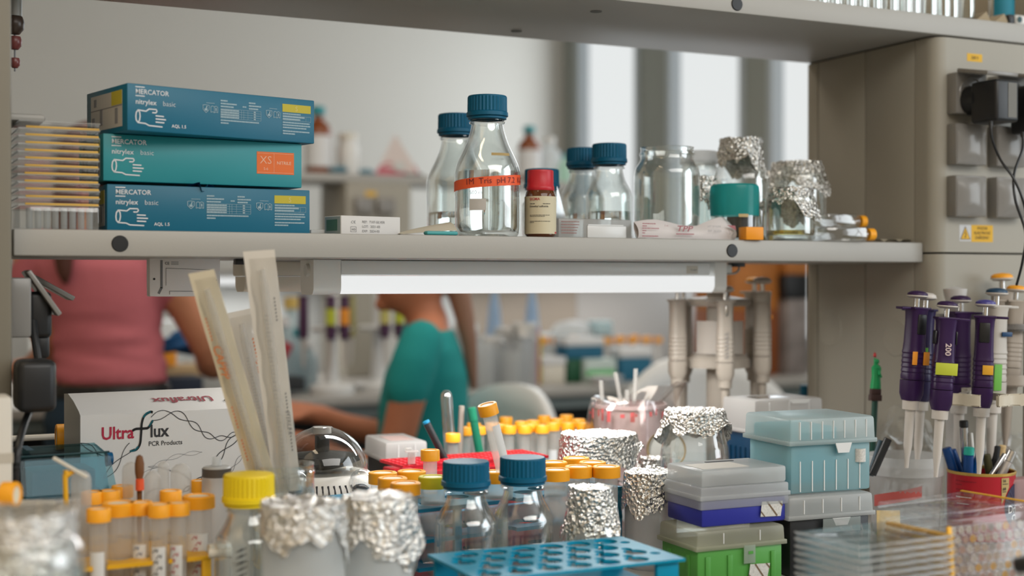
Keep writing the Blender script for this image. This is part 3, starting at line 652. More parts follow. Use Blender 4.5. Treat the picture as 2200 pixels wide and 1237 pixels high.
lab_bottle('half hidden clear bottle with blue cap behind the orange taped bottle', 980, 1.955, 0.1835, 0.0432, fill=0.22)
lab_bottle('small clear bottle with blue cap standing behind the red capped amber bottle', 1164, 2.00, 0.1075, 0.030, body=0.5, rc=0.0255)
lab_bottle('small clear bottle with blue cap, in front of its twin left of the wide jar', 1309, 1.985, 0.1435, 0.0347, fill=0.30, rc=0.0252)
lab_bottle('small clear bottle with blue cap, behind its twin left of the wide jar', 1252, 2.055, 0.1440, 0.0347, fill=0.30, rc=0.0245)
AMBER = thin('amber_glass', (0.30, 0.10, 0.02, 1), 0.05, 0.5, 0.03)
t = thing('amber_bottle', 'small amber bottle with red ribbed cap and cream label on the shelf', 'bottle', W(1161, 1.79, SH), -math.degrees(TH))
obj('glass_body', lathe(BM(), [(0, 0.002), (0.017, 0.0), (0.0202, 0.003), (0.0206, 0.008), (0.0206, 0.053), (0.0190, 0.060), (0.0165, 0.064), (0.0162, 0.072)], 40), mat('amber_glass_solid', (0.10, 0.028, 0.006, 1), 0.08), t)
ridged_cap(t, mat('red_cap', (0.52, 0.018, 0.03, 1), 0.4), 0.0176, 0.0275, 0.0615, 20, dep=0.03)
b = BM(); patch(b, 0.0208, -100, 88, 0.004, 0.0535, 24); lb = obj('label', b, mat('label_cream', (0.62, 0.56, 0.40, 1), 0.7), t, ang=2)
b = BM(); ftext(b, 'SIGMA', 0.0050, -0.0150, 0.0480, 0, 0.012); patch(b, 0.0209, 62, 88, 0.0035, 0.0065, 4); n0 = len(b.verts); 
b2 = BM(); ftext(b2, 'SIGMA', 0.0050, -0.0155, 0.0480, 0, 0.012); wrap(b2, 0.0212); obj('brand_lettering', b2, REDINK, lb, smooth=False); b.free()
b = BM(); patch(b, 0.0209, 62, 86, 0.0045, 0.0070, 4, 0.0003); obj('red_bar', b, REDINK, lb, ang=2)
b = BM(); ftext(b, 'Dimethyl sulfoxide', 0.0034, -0.0155, 0.0390, 0, 0.012); fine_lines(b, -0.015, 0.0435, (0.007,), 1, 0.0008, 0); fine_lines(b, 0.003, 0.0435, (0.010,), 1, 0.0008, 0); fine_lines(b, -0.015, 0.0285, (0.027, 0.020), 0.0016, 0.0006, 0); fine_lines(b, -0.015, 0.0205, (0.028, 0.006), 0.0016, 0.0006, 0); wrap(b, 0.0212); obj('lettering', b, INK, lb, smooth=False)
# leaning wedge of clear film beside it
b = BM(); p = W(1210, 1.93, SH)
for k in (0, 1): b.faces.new([b.verts.new(q) for q in ((-0.010, 0.002*k, 0.078), (-0.013, 0.003*k, 0.0), (0.011, 0.012+0.003*k, 0.0), (0.004, 0.008*k, 0.034))])
tag(obj('clear_film', b, thin('film', (0.85, 0.87, 0.88, 1), 0.25, 0.7, 0.15), loc=p), 'pointed wedge of clear film leaning behind the red capped amber bottle', 'film')

# ------------------------------------------------------------------ lower shelf: jars
jar('glass_jar', 'wide empty glass jar without a lid in the middle of the shelf', 'jar', 1433, 1.95, 0.0475, 0.1345, neck=0.80, shoulder=0.24)
t = jar('glass_jar', 'clear jar with frosted plastic lid standing behind the wide empty jar', 'jar', 1502, 2.13, 0.029, 0.130, neck=0.95, shoulder=0.10)
obj('lid', lathe(BM(), [(0, 0.146), (0.027, 0.146), (0.0300, 0.144), (0.0300, 0.126), (0.028, 0.125), (0, 0.125)], 36), FROST, t)
jar('foil_jar', 'short jar wrapped in foil half hidden behind the wide empty jar', 'jar', 1514, 2.02, 0.019, 0.096, foil=0.05, seed=5)
t = jar('foil_jar', 'tallest foil topped jar on the shelf, behind the teal lidded tub', 'jar', 1592, 2.075, 0.043, 0.158, neck=0.72, shoulder=0.34, foil=0.062, seed=3, flare=0.28)
t = jar('foil_jar', 'foil topped jar at the right end of the shelf, behind the foil topped beaker', 'jar', 1712, 2.13, 0.0445, 0.1265, neck=0.86, foil=0.048, seed=11, flare=0.22)
YL = mat('yellow_liquid', (0.75, 0.62, 0.25, 1), 0.02, trans=1.0, ior=1.34)
jar('foil_beaker', 'small foil topped beaker at the front edge near the right end of the shelf', 'beaker', 1697, 1.995, 0.0375, 0.0765, neck=0.86, foil=0.050, seed=21, fill=0.12, liq=YL, flare=0.34)
t = thing('lidded_tub', 'clear tub with translucent teal lid near the right end of the shelf', 'tub', W(1578, 1.955, SH), -math.degrees(TH))
obj('tub', lathe(BM(), [(0, 0.001), (0.032, 0.001), (0.0345, 0.004), (0.0345, 0.048)], 40), PLAST, t)
obj('lid', lathe(BM(), [(0, 0.0815), (0.031, 0.0815), (0.0345, 0.079), (0.0355, 0.074), (0.0352, 0.036), (0.0345, 0.036)], 44), milky('teal_lid', S(60, 190, 188), 0.30, 0.25, S(110, 215, 215)), t)
obj('black_insert', lathe(BM(), [(0, 0.004), (0.020, 0.004), (0.020, 0.034), (0, 0.034)], 28, 0.008, -0.006), BLACK, t)
b = BM(); patch(b, 0.0348, 0, 24, 0.033, 0.0375, 6, 0.0006); obj('tape_tab', b, mat('tan_tape', (0.50, 0.38, 0.18, 1), 0.6), t, ang=2)
tag(obj('yellow_bottle', lathe(BM(), [(0, 0.001), (0.012, 0.0), (0.013, 0.003), (0.013, 0.060), (0.009, 0.066), (0, 0.067)], 28), mat('yellow_glass', (0.55, 0.36, 0.02, 1), 0.2), loc=W(1642, 2.10, SH)), 'yellow bottle squeezed between the teal lidded tub and foil topped beaker', 'bottle')
tag(obj('orange_block', box(BM(), 0, 0.0285, 0, 0.022, 0, 0.0185, 0.0012), mat('orange_plastic', (0.88, 0.32, 0.01, 1), 0.45), loc=W(1603, 1.905, SH), rot=(0, 0, R(-6))), 'small orange block at the shelf edge left of the foil topped beaker', 'block')
# slide box and wrapped pipette in front of the jars
t = thing('slide_box', 'clear plastic slide box with printed paper inside, lying along the shelf edge', 'box', W(1200, 1.80, SH), 3)
obj('case', box(BM(), 0, 0.118, 0, 0.022, 0, 0.026, 0.002), milky('slide_case', (0.62, 0.62, 0.61, 1), 0.30, 0.15), t)
b = BM(); fine_lines(b, 0.004, 0.0215, (0.028, 0.028, 0.026, 0.025, 0.024), 0.0038, 0.0014, -0.0006); obj('small_print', b, mat('brown_print', (0.30, 0.17, 0.16, 1), 0.7), t, smooth=False)
b = BM(); box(b, 0.045, 0.108, -0.0012, 0.0, 0.0005, 0.017, 0.001); ribbon(b, [(0.046, 0.0178), (0.103, 0.0178)], 0.0016, -0.0014)
obj('clear_window', b, mat('slide_window', (0.66, 0.67, 0.67, 1), 0.25), t)
t = thing('pipette_wrapper', 'white paper pipette wrapper with red print lying in front of the wide jar', 'wrapper', W(1374, 1.845, SH), 2)
b = BM(); n = 24
def wr(i, j):
    x = 0.168*i/n; q = j/8; hgt = 0.0225+0.004*math.sin(i*0.35)+0.007*max(0, math.sin((i-15)/8*math.pi/2) if i > 15 else 0)
    return (x+(0.006*(q-0.5) if i == n else 0), 0.004-0.006*math.sin(q*math.pi)+0.010*q, 0.0008+hgt*q*(1-0.45*(max(0, i-21)/3)**2))
g = [[b.verts.new(wr(i, j)) for j in range(9)] for i in range(n+1)]
for i in range(n):
    for j in range(8): b.faces.new((g[i][j], g[i+1][j], g[i+1][j+1], g[i][j+1]))
b2 = [[b.verts.new(Vector(wr(i, j))+Vector((0, 0.010*math.sin(j/8*math.pi)+0.001, 0))) for j in range(9)] for i in range(n+1)]
for i in range(n):
    for j in range(8): b.faces.new((b2[i][j], b2[i][j+1], b2[i+1][j+1], b2[i+1][j]))
obj('paper', b, mat('wrapper_paper', (0.64, 0.60, 0.595, 1), 0.7), t, ang=1.2)
b = BM(); fine_lines(b, 0.003, 0.0205, (0.022, 0.007, 0.027, 0.006, 0.004), 0.0032, 0.0013, -0.0028); fine_lines(b, 0.003, 0.0035, (0.026,), 1, 0.0013, -0.0022); ftext(b, '5 ml', 0.0035, 0.0395, 0.0172, -0.0028); ftext(b, 'TPP', 0.0110, 0.0585, 0.0110, -0.0032, 0.02, sx=1.5, shear=0.25); ribbon(b, [(0.059, 0.0072), (0.089, 0.0072)], 0.0014, -0.0028)
tr = BM(); tr.faces.new([tr.verts.new(p) for p in ((0.146, -0.0032, 0.0210), (0.1605, -0.0032, 0.0205), (0.1625, -0.0032, 0.0135))]); obj('red_triangle', tr, mat('dull_red_tri', (0.40, 0.15, 0.17, 1), 0.7), t, smooth=False)
obj('print', b, mat('dull_red_print', (0.36, 0.13, 0.15, 1), 0.7), t, smooth=False)
b = BM(); ftext(b, 'LOT 20160242', 0.0038, 0.112, 0.0175, -0.0030); ftext(b, 'EXP  06/2024', 0.0042, 0.113, 0.0110, -0.0030); ribbon(b, [(0.149, 0.014), (0.152, 0.009), (0.150, 0.008)], 0.0006, -0.003); ribbon(b, [(0.156, 0.014), (0.159, 0.010), (0.155, 0.006)], 0.0006, -0.003)
obj('lettering', b, GREYINK, t, smooth=False)
# flat culture flasks with orange caps lying at the right
def flask(label, u, d, z, rot, L=0.062):
    t = thing('culture_flask', label, 'flask', W(u, d, z), rot, 'culture flasks lying on the shelf')
    obj('flask_body', box(BM(), -L, -0.012, 0, 0.045, 0.0006, 0.0215, 0.004), PLAST, t)
    obj('neck', lathe(BM(), [(0.006, -0.013), (0.006, 0.0)], 20, mx=Matrix.Translation((0, 0.016, 0.011)) @ Matrix.Rotation(math.pi/2, 4, 'Y')), PLAST, t)
    ridged_cap_m = lathe(BM(), [(0, 0.011), (0.0085, 0.011), (0.0092, 0.010), (0.0092, 0.0), (0, 0)], 30, mx=Matrix.Translation((-0.002, 0.016, 0.011)) @ Matrix.Rotation(math.pi/2, 4, 'Y'))
    obj('cap', ridged_cap_m, ORANGE, t)
    return t
flask('clear culture flask with orange cap, lower of two lying at the right shelf end', 1880, 2.00, SH, -4, 0.085)
f2 = flask('clear culture flask with orange cap, upper of two lying at the right shelf end', 1863, 2.06, SH+0.0222, 2, 0.078)
t = thing('paper_slip', 'thin crumpled paper slip lying at the right end of the lower shelf', 'paper', W(1900, 2.06, SH+0.0008), -4)
b = BM(); n = 12; g = [[b.verts.new((0.085*i/n, 0.035*j/3, 0.001+0.0045*abs(math.sin(i*0.8+j)))) for j in range(4)] for i in range(n+1)]
for i in range(n):
    for j in range(3): b.faces.new((g[i][j], g[i+1][j], g[i+1][j+1], g[i][j+1]))
obj('paper', b, mat('slip', (0.50, 0.46, 0.36, 1), 0.7), t)

# ------------------------------------------------------------------ things on the upper shelf, cut off by the top of the photo
rnd = random.Random(3); gp = 'glass tubes along the upper shelf'; base = None
for k in range(12):
    x = 1.285+0.026*k; lab = 'clear glass tube standing on the upper shelf, %s from the left' % ('first', 'second', 'third', 'fourth', 'fifth', 'sixth', 'seventh', 'eighth', 'ninth', 'tenth', 'eleventh', 'twelfth')[k]
    if base is None:
        base = thing('glass_tube', lab, 'tube', (0, 0, 0), 0, gp); obj('glass_wall', lathe(BM(), [(0, 0.001), (0.010, 0.001), (0.0115, 0.004), (0.0115, 0.12)], 24), GLASS, base); obj('liquid', lathe(BM(), [(0, 0.002), (0.010, 0.003), (0.010, 0.07), (0, 0.07)], 20), WATER, base); o = base
    else: o = dup(base, (0, 0, 0), 0, lab, gp)
    o.location = (x, 1.578+rnd.uniform(0, 0.012), UT)
t = thing('key_fob', 'white and black memory stick lying at the front of the upper shelf', 'memory stick', (1.632, 1.556, UT))
obj('case', box(BM(), 0.014, 0.042, 0, 0.014, 0, 0.018, 0.006, 3), WHITEP, t); obj('swivel_hole', lathe(BM(), [(0, 0.0005), (0.005, 0.0005), (0.005, 0)], 20, mx=Matrix.Translation((0.0215, 0, 0.0095)) @ FRONT), mat('hole_teal', (0.03, 0.08, 0.09, 1), 0.6), t)
obj('plug_cap', box(BM(), 0, 0.0135, 0.001, 0.013, 0.001, 0.017, 0.003), BLACK, t)
for k, x in enumerate((1.565, 1.603)):
    b = BM(); A = [(x-1.565*0, 0, 0)]
    q = [(0, 0), (0.030, 0), (0.030, 0.004), (0.022, 0.017), (0.010, 0.008), (0.0, 0.002)]
    lo = [b.verts.new((px, 0, pz)) for px, pz in q]; hi = [b.verts.new((px, 0.03, pz)) for px, pz in q]
    for i in range(len(q)): b.faces.new((lo[i], lo[(i+1) % len(q)], hi[(i+1) % len(q)], hi[i]))
    b.faces.new(lo); b.faces.new(hi[::-1])
    tag(obj('cardboard_piece', b, mat('tan_card', (0.36, 0.29, 0.19, 1), 0.8), loc=(x, 1.560, UT)), ('folded tan cardboard piece on the upper shelf beside the last glass tube', 'folded tan cardboard piece on the upper shelf beside the memory stick')[k], 'cardboard', 'folded cardboard pieces')
t = thing('reagent_bottle', 'clear bottle with teal label behind the memory stick on the upper shelf', 'bottle', (1.665, 1.605, UT))
obj('glass_body', lathe(BM(), [(0, 0.001), (0.018, 0), (0.020, 0.004), (0.020, 0.09)], 30), GLASS, t); b = BM(); patch(b, 0.0202, -80, 80, 0.006, 0.06, 14); obj('label', b, mat('teal_label', S(30, 128, 150), 0.6), t, ang=2)
t = thing('cardboard_box', 'brown cardboard box at the top right corner on the upper shelf', 'box', (1.700, 1.556, UT)); obj('carton', box(BM(), 0, 0.30, 0, 0.25, 0, 0.2, 0.001), mat('card', (0.42, 0.36, 0.27, 1), 0.8), t)
# beads hanging by the left upright
t = thing('hanging_bulb', 'string of brown and red rubber bulbs hanging by the left upright', 'bulb', (W(33, 1.62).x, W(33, 1.62).y, EYE+0.28))
obj('glass_end', lathe(BM(), [(0.0085, 0.036), (0.0085, 0.072), (0.0, 0.073)], 20), mat('bulb_grey', (0.30, 0.29, 0.26, 1), 0.3), t)
for z, r, m in ((0.025, 0.0115, 'brown'), (0.004, 0.0085, 'red'), (-0.020, 0.0065, 'red')):
    obj('bulb', lathe(BM(), [(0, r*1.05), (r*0.8, r*0.9), (r, r*0.3), (r*0.9, -r*0.4), (r*0.5, -r*0.9), (0, -r)], 18, z0=z), mat('bulb_'+m, (0.055, 0.035, 0.025, 1) if m == 'brown' else (0.17, 0.045, 0.04, 1), 0.3), t)
obj('string', tube(BM(), [(0, 0, -0.03), (0, 0, 0.09)], 0.0012, 6), GREYINK, t)
# ------------------------------------------------------------------ things on the near worktop
def centrifuge_tube(label, u, d, ztop, big=False, group=None, tilt=0.0, capm=ORANGE, lab=0, k=1.0, wri=None, z=None):
    """conical screw-cap tube; ztop is the height of the cap top"""
    r, rc, H, hc = (0.0142, 0.0172, 0.117, 0.0135) if big else (0.0082*k, 0.0112*k, 0.121, 0.0125*k)
    t = thing('centrifuge_tube', label, 'tube', W(u, d, ztop-H), (0, 0, -TH+rnd.uniform(-.3, .3)), group)
    obj('tube_wall', lathe(BM(), [(0, 0.0), (r*0.35, 0.001), (r*0.95, 0.020), (r, 0.024), (r, H-hc+0.002)], 24), TUBEP, t, ang=0.9)
    n = 30; rf = lambda a, zz, i: (1.0 if i % 2 else 0.965) if 0.001 < zz < hc*0.9 else 1.0
    obj('cap', lathe(BM(), [(r, 0), (rc, 0.0), (rc, hc*0.92), (rc*0.94, hc), (rc*0.70, hc), (rc*0.68, hc-0.0012), (0, hc-0.0012)], n*2, z0=H-hc, rf=rf), capm, t, ang=0.6)
    obj('cap_disc', lathe(BM(), [(0, 0.0004), (rc*0.66, 0.0004), (rc*0.66, 0)], 28, z0=H-0.0014), CAPTOP, t)
    if lab:
        b = BM(); patch(b, r+0.0002, -60, 40, 0.030, 0.078, 8); l_ = obj('label', b, PAPER, t, ang=2)
        if wri:
            b = BM()
            for i in range(7):
                x = -0.005+0.0035*(i % 2)+rnd.uniform(-.0005, .0005); zz = 0.036+0.006*i
                ribbon(b, [(x-0.002, zz), (x+0.001, zz+0.004), (x+0.003, zz+0.001), (x+0.0035, zz+0.0045)], 0.0007, 0)
            wrap(b, r+0.0008); obj('handwriting', b, wri, l_, smooth=False)
    return t
ZT = EYE-0.2305
BLUEPEN = mat('blue_pen', (0.08, 0.13, 0.25, 1), 0.7)
def tube_rack(label, u0, d0, rot, Lx, Ly, zs, m, holes, legs=((0, 0), (1, 0), (1, 1), (0, 1)), thick=0.0045, N=90, cat='rack', zbase=BZ, name='tube_rack'):
    """open wire-frame style rack: tiers with holes on corner legs"""
    t = thing(name, label, cat, W(u0, d0, zbase), rot)
    o = Vector(t.location); cr, sr = math.cos(R(rot)), math.sin(R(rot)); hs = []
    for (u, d, r) in holes:
        q = W(u, d, zbase)-o; hs.append((q.x*cr+q.y*sr, -q.x*sr+q.y*cr, r))
    for z in zs: obj('tier', cut_plate(BM(), Lx, Ly, z-thick, z, hs, N, max(8, int(N*Ly/Lx))), m, t, ang=0.7)
    for fx, fy in legs:
        x, y = fx*Lx, fy*Ly
        obj('leg', box(BM(), x-0.005+(0.005 if fx == 0 else -0.005), x+0.005+(0.005 if fx == 0 else -0.005), y-0.003+(0.003 if fy == 0 else -0.003), y+0.003+(0.003 if fy == 0 else -0.003), 0.0006, max(zs)-thick*0.5, 0.001), m, t)
    return t
def hole_plate(Lx, Ly, z0, z1, big, small):
    """plate with staggered round holes: cells are rings bridged to squares"""
    bm = BM(); p = big*2.25; nx = max(1, int(Lx/p)); ny = max(1, int(Ly/p)); px, py = Lx/nx, Ly/ny; n = 24
    for i in range(nx):
        for j in range(ny):
            cx, cy_ = px*(i+0.5), py*(j+0.5); rr = min(big, px*0.46, py*0.46)
            for zz in (z0, z1):
                sq, ci = [], []
                for k in range(n):
                    a = 2*math.pi*(k+0.5)/n; c, s = math.cos(a), math.sin(a); q = max(abs(c), abs(s))
                    sq.append(bm.verts.new((cx+c/q*px/2, cy_+s/q*py/2, zz))); ci.append(bm.verts.new((cx+rr*c, cy_+rr*s, zz)))
                for k in range(n): bm.faces.new((sq[k], sq[(k+1) % n], ci[(k+1) % n], ci[k]))
            lo = [(cx+rr*math.cos(2*math.pi*(k+.5)/n), cy_+rr*math.sin(2*math.pi*(k+.5)/n)) for k in range(n)]
            A = [bm.verts.new((x, y, z0)) for x, y in lo]; B = [bm.verts.new((x, y, z1)) for x, y in lo]
            for k in range(n): bm.faces.new((A[k], A[(k+1) % n], B[(k+1) % n], B[k]))
    c0 = [bm.verts.new((x, y, z0)) for x, y in ((0, 0), (Lx, 0), (Lx, Ly), (0, Ly))]; c1 = [bm.verts.new((x, y, z1)) for x, y in ((0, 0), (Lx, 0), (Lx, Ly), (0, Ly))]
    for k in range(4): bm.faces.new((c0[k], c0[(k+1) % 4], c1[(k+1) % 4], c1[k]))
    bmesh.ops.remove_doubles(bm, verts=bm.verts, dist=1e-5)
    return bm

def cut_plate(bm, Lx, Ly, z0, z1, hs, N, Mm):
    """flat plate with round holes hs = (x, y, r); grid points near a rim are pulled onto it"""
    inside = lambda x, y: any((x-a)**2+(y-b)**2 < r*r for a, b, r in hs)
    dx, dy = Lx/N, Ly/Mm; keep = [[not inside((i+.5)*dx, (j+.5)*dy) for j in range(Mm)] for i in range(N)]; V = {}
    def snap(i, j):
        x, y = i*dx, j*dy
        for a, b, r in hs:
            q = math.hypot(x-a, y-b)
            if abs(q-r) < max(dx, dy)*0.8 and q > 1e-6: return (a+(x-a)*r/q, b+(y-b)*r/q)
        return (x, y)
    def gv(i, j, z):
        if (i, j, z) not in V: V[(i, j, z)] = bm.verts.new(snap(i, j)+(z,))
        return V[(i, j, z)]
    for i in range(N):
        for j in range(Mm):
            if not keep[i][j]: continue
            bm.faces.new([gv(i, j, z1), gv(i+1, j, z1), gv(i+1, j+1, z1), gv(i, j+1, z1)])
            bm.faces.new([gv(i, j, z0), gv(i, j+1, z0), gv(i+1, j+1, z0), gv(i+1, j, z0)])
            for (a, b, c, d_, ii, jj) in ((i, j, i+1, j, i, j-1), (i+1, j, i+1, j+1, i+1, j), (i+1, j+1, i, j+1, i, j+1), (i, j+1, i, j, i-1, j)):
                if not (0 <= ii < N and 0 <= jj < Mm and keep[ii][jj]): bm.faces.new([gv(a, b, z1), gv(a, b, z0), gv(c, d_, z0), gv(c, d_, z1)])
    return bm
# front teal rack: empty, seen from above
def front_rack():
    t = thing('tube_rack', 'empty bright teal tube rack with large and small holes at the front', 'rack', W(918, 1.397, BZ)-Vector((0.002, 0.1315, 0)), -0.9)
    Lx, Ly, z1, z0 = 0.2315, 0.1315, 0.0745, 0.0715
    hs = [(0.0195+0.0330*i+(0.0165 if j % 2 else 0.0), 0.0185+0.0315*j, 0.0129) for j in range(4) for i in range(7)]
    hs = [h for h in hs if h[0] < Lx-0.015]
    hs += [(0.0195+0.0330*i+(0.0165 if j % 2 == 0 else 0.0), 0.0185+0.0315*j, 0.0068) for j in range(4) for i in range(-1, 7) if False]
    for j in range(3):
        for i in range(8):
            x = 0.0195+0.0330*i+(0.0165 if j % 2 else 0.0); y = 0.0185+0.0315*j+0.0178
            for xx in (x, ): 
                if 0.008 < xx < Lx-0.008: hs.append((xx, y, 0.0056))
    bm = cut_plate(BM(), Lx, Ly, z0, z1, hs, 150, 86)
    obj('top_plate', bm, TEALF, t, ang=0.7)
    for x, y in ((0.004, 0.004), (Lx-0.030, 0.006), (Lx-0.030, Ly-0.012), (0.004, Ly-0.012)): obj('leg', box(BM(), x, x+0.026, y, y+0.006, 0.0006, z0, 0.001), TEALF, t)
    obj('lower_plate', box(BM(), 0.010, Lx-0.010, 0.014, Ly-0.014, 0.040, 0.043, 0.001), TEALF, t)
TEALF = mat('bright_teal', S(0, 142, 178), 0.4, spec=0.3)
front_rack()
lab_bottle('clear screw top bottle with blue cap behind the bright teal rack, left of two', 1001, 1.50, 0.158, 0.0355, zb=BZ, rc=0.0262, hc=0.0275, body=0.56)
lab_bottle('clear screw top bottle with blue cap behind the bright teal rack, right of two', 1123, 1.535, 0.158, 0.0355, zb=BZ, rc=0.0262, hc=0.0275, body=0.56)
YCAP = mat('yellow_cap', (0.84, 0.62, 0.008, 1), 0.4)
t = lab_bottle('clear bottle with bright yellow ribbed cap beside the front foil jars', 534, 1.40, 0.158, 0.0355, zb=BZ, capm=YCAP, rc=0.0263, hc=0.0295, body=0.56, fill=0.10)
b = BM()
for i in range(11):
    zz = 0.018+0.0065*i; ribbon(b, [(-0.006, zz), (0.001, zz+0.004), (-0.003, zz+0.001), (0.005, zz+0.005)], 0.0008, 0)
wrap(b, 0.0362); obj('handwriting', b, INK, t, smooth=False)

# teal rack with the orange capped 50 ml tubes
gp = 'orange capped tubes in the long teal rack'; LIME = mat('lime_cap', (0.52, 0.50, 0.02, 1), 0.45)
WIDE = (
    (822, 1.610, 'wide orange capped tube at the left end of the long teal rack', ORANGE, 1),
    (843, 1.566, 'wide orange capped tube just behind the frontmost one in the long teal rack', ORANGE, 1),
    (871, 1.528, 'frontmost wide orange capped tube in the long teal rack', ORANGE, 1),
    (884, 1.622, 'wide orange capped tube right behind the lime capped tube', ORANGE, 1),
    (930, 1.576, 'wide lime capped tube beside the left blue capped bottle', LIME, 1),
    (1066, 1.618, 'wide orange capped tube between the two blue capped bottles', ORANGE, 1),
    (1194, 1.635, 'wide orange capped tube touching the right blue capped bottle', ORANGE, 1),
    (1243, 1.662, 'wide orange capped tube left of the right end one, long teal rack', ORANGE, 1),
    (1303, 1.662, 'wide orange capped tube at the right end of the long teal rack', ORANGE, 1),
    (1190, 1.702, 'wide orange capped tube at the back right of the right blue cap', ORANGE, 1),
    (1238, 1.742, 'wide orange capped tube standing farthest back in the long teal rack', ORANGE, 1),
    (1273, 1.702, 'wide orange capped tube with brightest lid between the right end tubes', ORANGE, 1),
    (1022, 1.655, 'wide orange capped tube behind the left blue capped bottle', ORANGE, 1))
for (u, d, lab, cm, big) in WIDE: centrifuge_tube(lab, u, d, ZT, True, gp, capm=cm)
centrifuge_tube('narrow orange capped tube standing taller than the wide ones in the teal rack', 924, 1.655, EYE-0.2095, False, gp, k=1.05)
tube_rack('long teal rack full of wide orange capped tubes behind the blue capped bottles', 800, 1.50, 8.7, 0.360, 0.150, (0.030, 0.062, 0.0975), TEAL, [(u, d, 0.0160) for u, d, *_ in WIDE]+[(924, 1.655, 0.0105), (1087, 1.612, 0.013), (1130, 1.66, 0.0155), (980, 1.625, 0.0155), (1160, 1.69, 0.0155)], legs=((0, 0), (0.33, 0), (0.80, 0), (1, 0), (1, 1), (0, 1)), N=120)
# yellow rack at the front left with orange capped tubes
YR = mat('yellow_rack', (0.80, 0.42, 0.01, 1), 0.4)
gp = 'orange capped tubes in the yellow rack'
NARROW = (
    (211, 1.355, 'leftmost orange capped tube in the front row of the yellow rack', 0, 1, None),
    (254, 1.392, 'wide orange capped tube between the two leftmost front tubes of the yellow rack', 1, 0, None),
    (302, 1.395, 'tallest orange capped tube in the front of the yellow rack, white label', 0, 1, BLUEPEN),
    (342, 1.382, 'orange capped tube with dark handwriting in the middle of the yellow rack', 0, 1, INK),
    (382, 1.392, 'narrow orange capped tube left of the wide right end tube of the yellow rack', 0, 1, REDINK),
    (426, 1.437, 'wide orange capped tube at the right end of the yellow rack', 1, 1, REDINK),
    (197, 1.462, 'orange capped tube behind the leftmost front tube of the yellow rack', 0, 0, None),
    (234, 1.470, 'orange capped tube second from the left in the back row of the yellow rack', 0, 0, None),
    (262, 1.505, 'orange capped tube tucked farthest back in the yellow rack', 0, 0, None),
    (366, 1.470, 'orange capped tube in the back row left of the wide right end tube', 0, 0, None),
    (430, 1.545, 'orange capped tube standing behind the wide right end tube', 0, 0, None))
for (u, d, lab, big, l_, wr) in NARROW:
    centrifuge_tube(lab, u, d, ZT, bool(big), gp, lab=l_, k=1.06, wri=wr)
CLEARW = milky('inverted_tube', (0.72, 0.71, 0.68, 1), 0.55, 0.15)
gp = 'upside-down clear tubes in the yellow rack'
INV = ((173, 1.40, 0.198, 0.0105, 'upside-down clear tube with a white stick across its top'), (281, 1.50, 0.203, 0.0100, 'upside-down clear tube left of the brown spatula'), (327, 1.49, 0.212, 0.0095, 'upside-down clear tube right of the brown spatula'),
                           (350, 1.52, 0.205, 0.0065, 'narrow upside-down clear tube between the two back tubes'), (388, 1.52, 0.2075, 0.0115, 'frosted upside-down tube with ragged top left of the grey capped syringe'))
for (u, d, zt, r, lab) in INV:
    H = EYE-zt-BZ-0.03
    tag(obj('clear_tube', lathe(BM(), [(0, H), (r*0.5, H-r*0.15), (r*0.86, H-r*0.5), (r, H-r), (r, 0.0)], 24), CLEARW, loc=W(u, d, BZ+0.03)), lab, 'tube', gp)
tube_rack('yellow rack holding the orange capped tubes at the front left', 150, 1.335, 2, 0.142, 0.166, (0.028, 0.0725), YR, [(u, d, 0.0152 if bg else 0.0096) for u, d, _, bg, *_ in NARROW]+[(u, d, r+0.001) for u, d, _, r, _ in INV]+[(299, 1.475, 0.0045)], N=80)
tag(obj('mixing_stick', box(BM(), -0.020, 0.020, -0.002, 0.002, -0.0016, 0.0016, 0.0006), CREAM, loc=W(150, 1.385, EYE-0.1935), rot=(0, R(30), -TH)), 'short white stick lying across an upside-down tube at the left', 'stick')
tag(obj('yellow_stirrer', tube(BM(), spline([(0.006, 0, 0.162), (0.000, 0, 0.158), (-0.002, 0, 0.150), (0.004, 0, 0.0)], 6), 0.0026, 8), YR, loc=W(144, 1.385, BZ)), 'thin yellow stirrer standing against the upside-down tube at the left', 'stirrer')
t = thing('spatula', 'brown wooden spatula with red collar among the upside-down tubes', 'spatula', W(299, 1.475, BZ+0.03))
obj('blade', lathe(BM(), [(0, 0.138), (0.0035, 0.136), (0.0052, 0.128), (0.0050, 0.118), (0.003, 0.108), (0.002, 0.0)], 14), mat('brown_wood', (0.16, 0.065, 0.02, 1), 0.6), t)
obj('collar', lathe(BM(), [(0, 0.112), (0.0045, 0.112), (0.0047, 0.100), (0, 0.100)], 16, -0.001, -0.007), mat('red_orange', (0.75, 0.10, 0.03, 1), 0.5), t)
t = thing('syringe', 'large white syringe body with grey rimmed top behind the yellow capped bottle', 'syringe', W(465, 1.53, BZ), -26)
obj('barrel', lathe(BM(), [(0, 0.001), (0.0165, 0.001), (0.0165, 0.136)], 32), milky('syringe_white', (0.72, 0.70, 0.68, 1), 0.25), t)
obj('rubber_ring', lathe(BM(), [(0, 0.136), (0.0163, 0.136), (0.0165, 0.1455), (0, 0.1455)], 32), mat('rubber_grey', (0.09, 0.075, 0.065, 1), 0.5), t)
obj('top_disc', lathe(BM(), [(0, 0.1480), (0.0145, 0.1475), (0.0158, 0.1456), (0, 0.1456)], 32), mat('grey_disc', (0.42, 0.42, 0.41, 1), 0.5), t)
obj('knob', lathe(BM(), [(0, 0.158), (0.005, 0.158), (0.0055, 0.1485), (0, 0.1485)], 20), FROST, t)
rnd = random.Random(12)
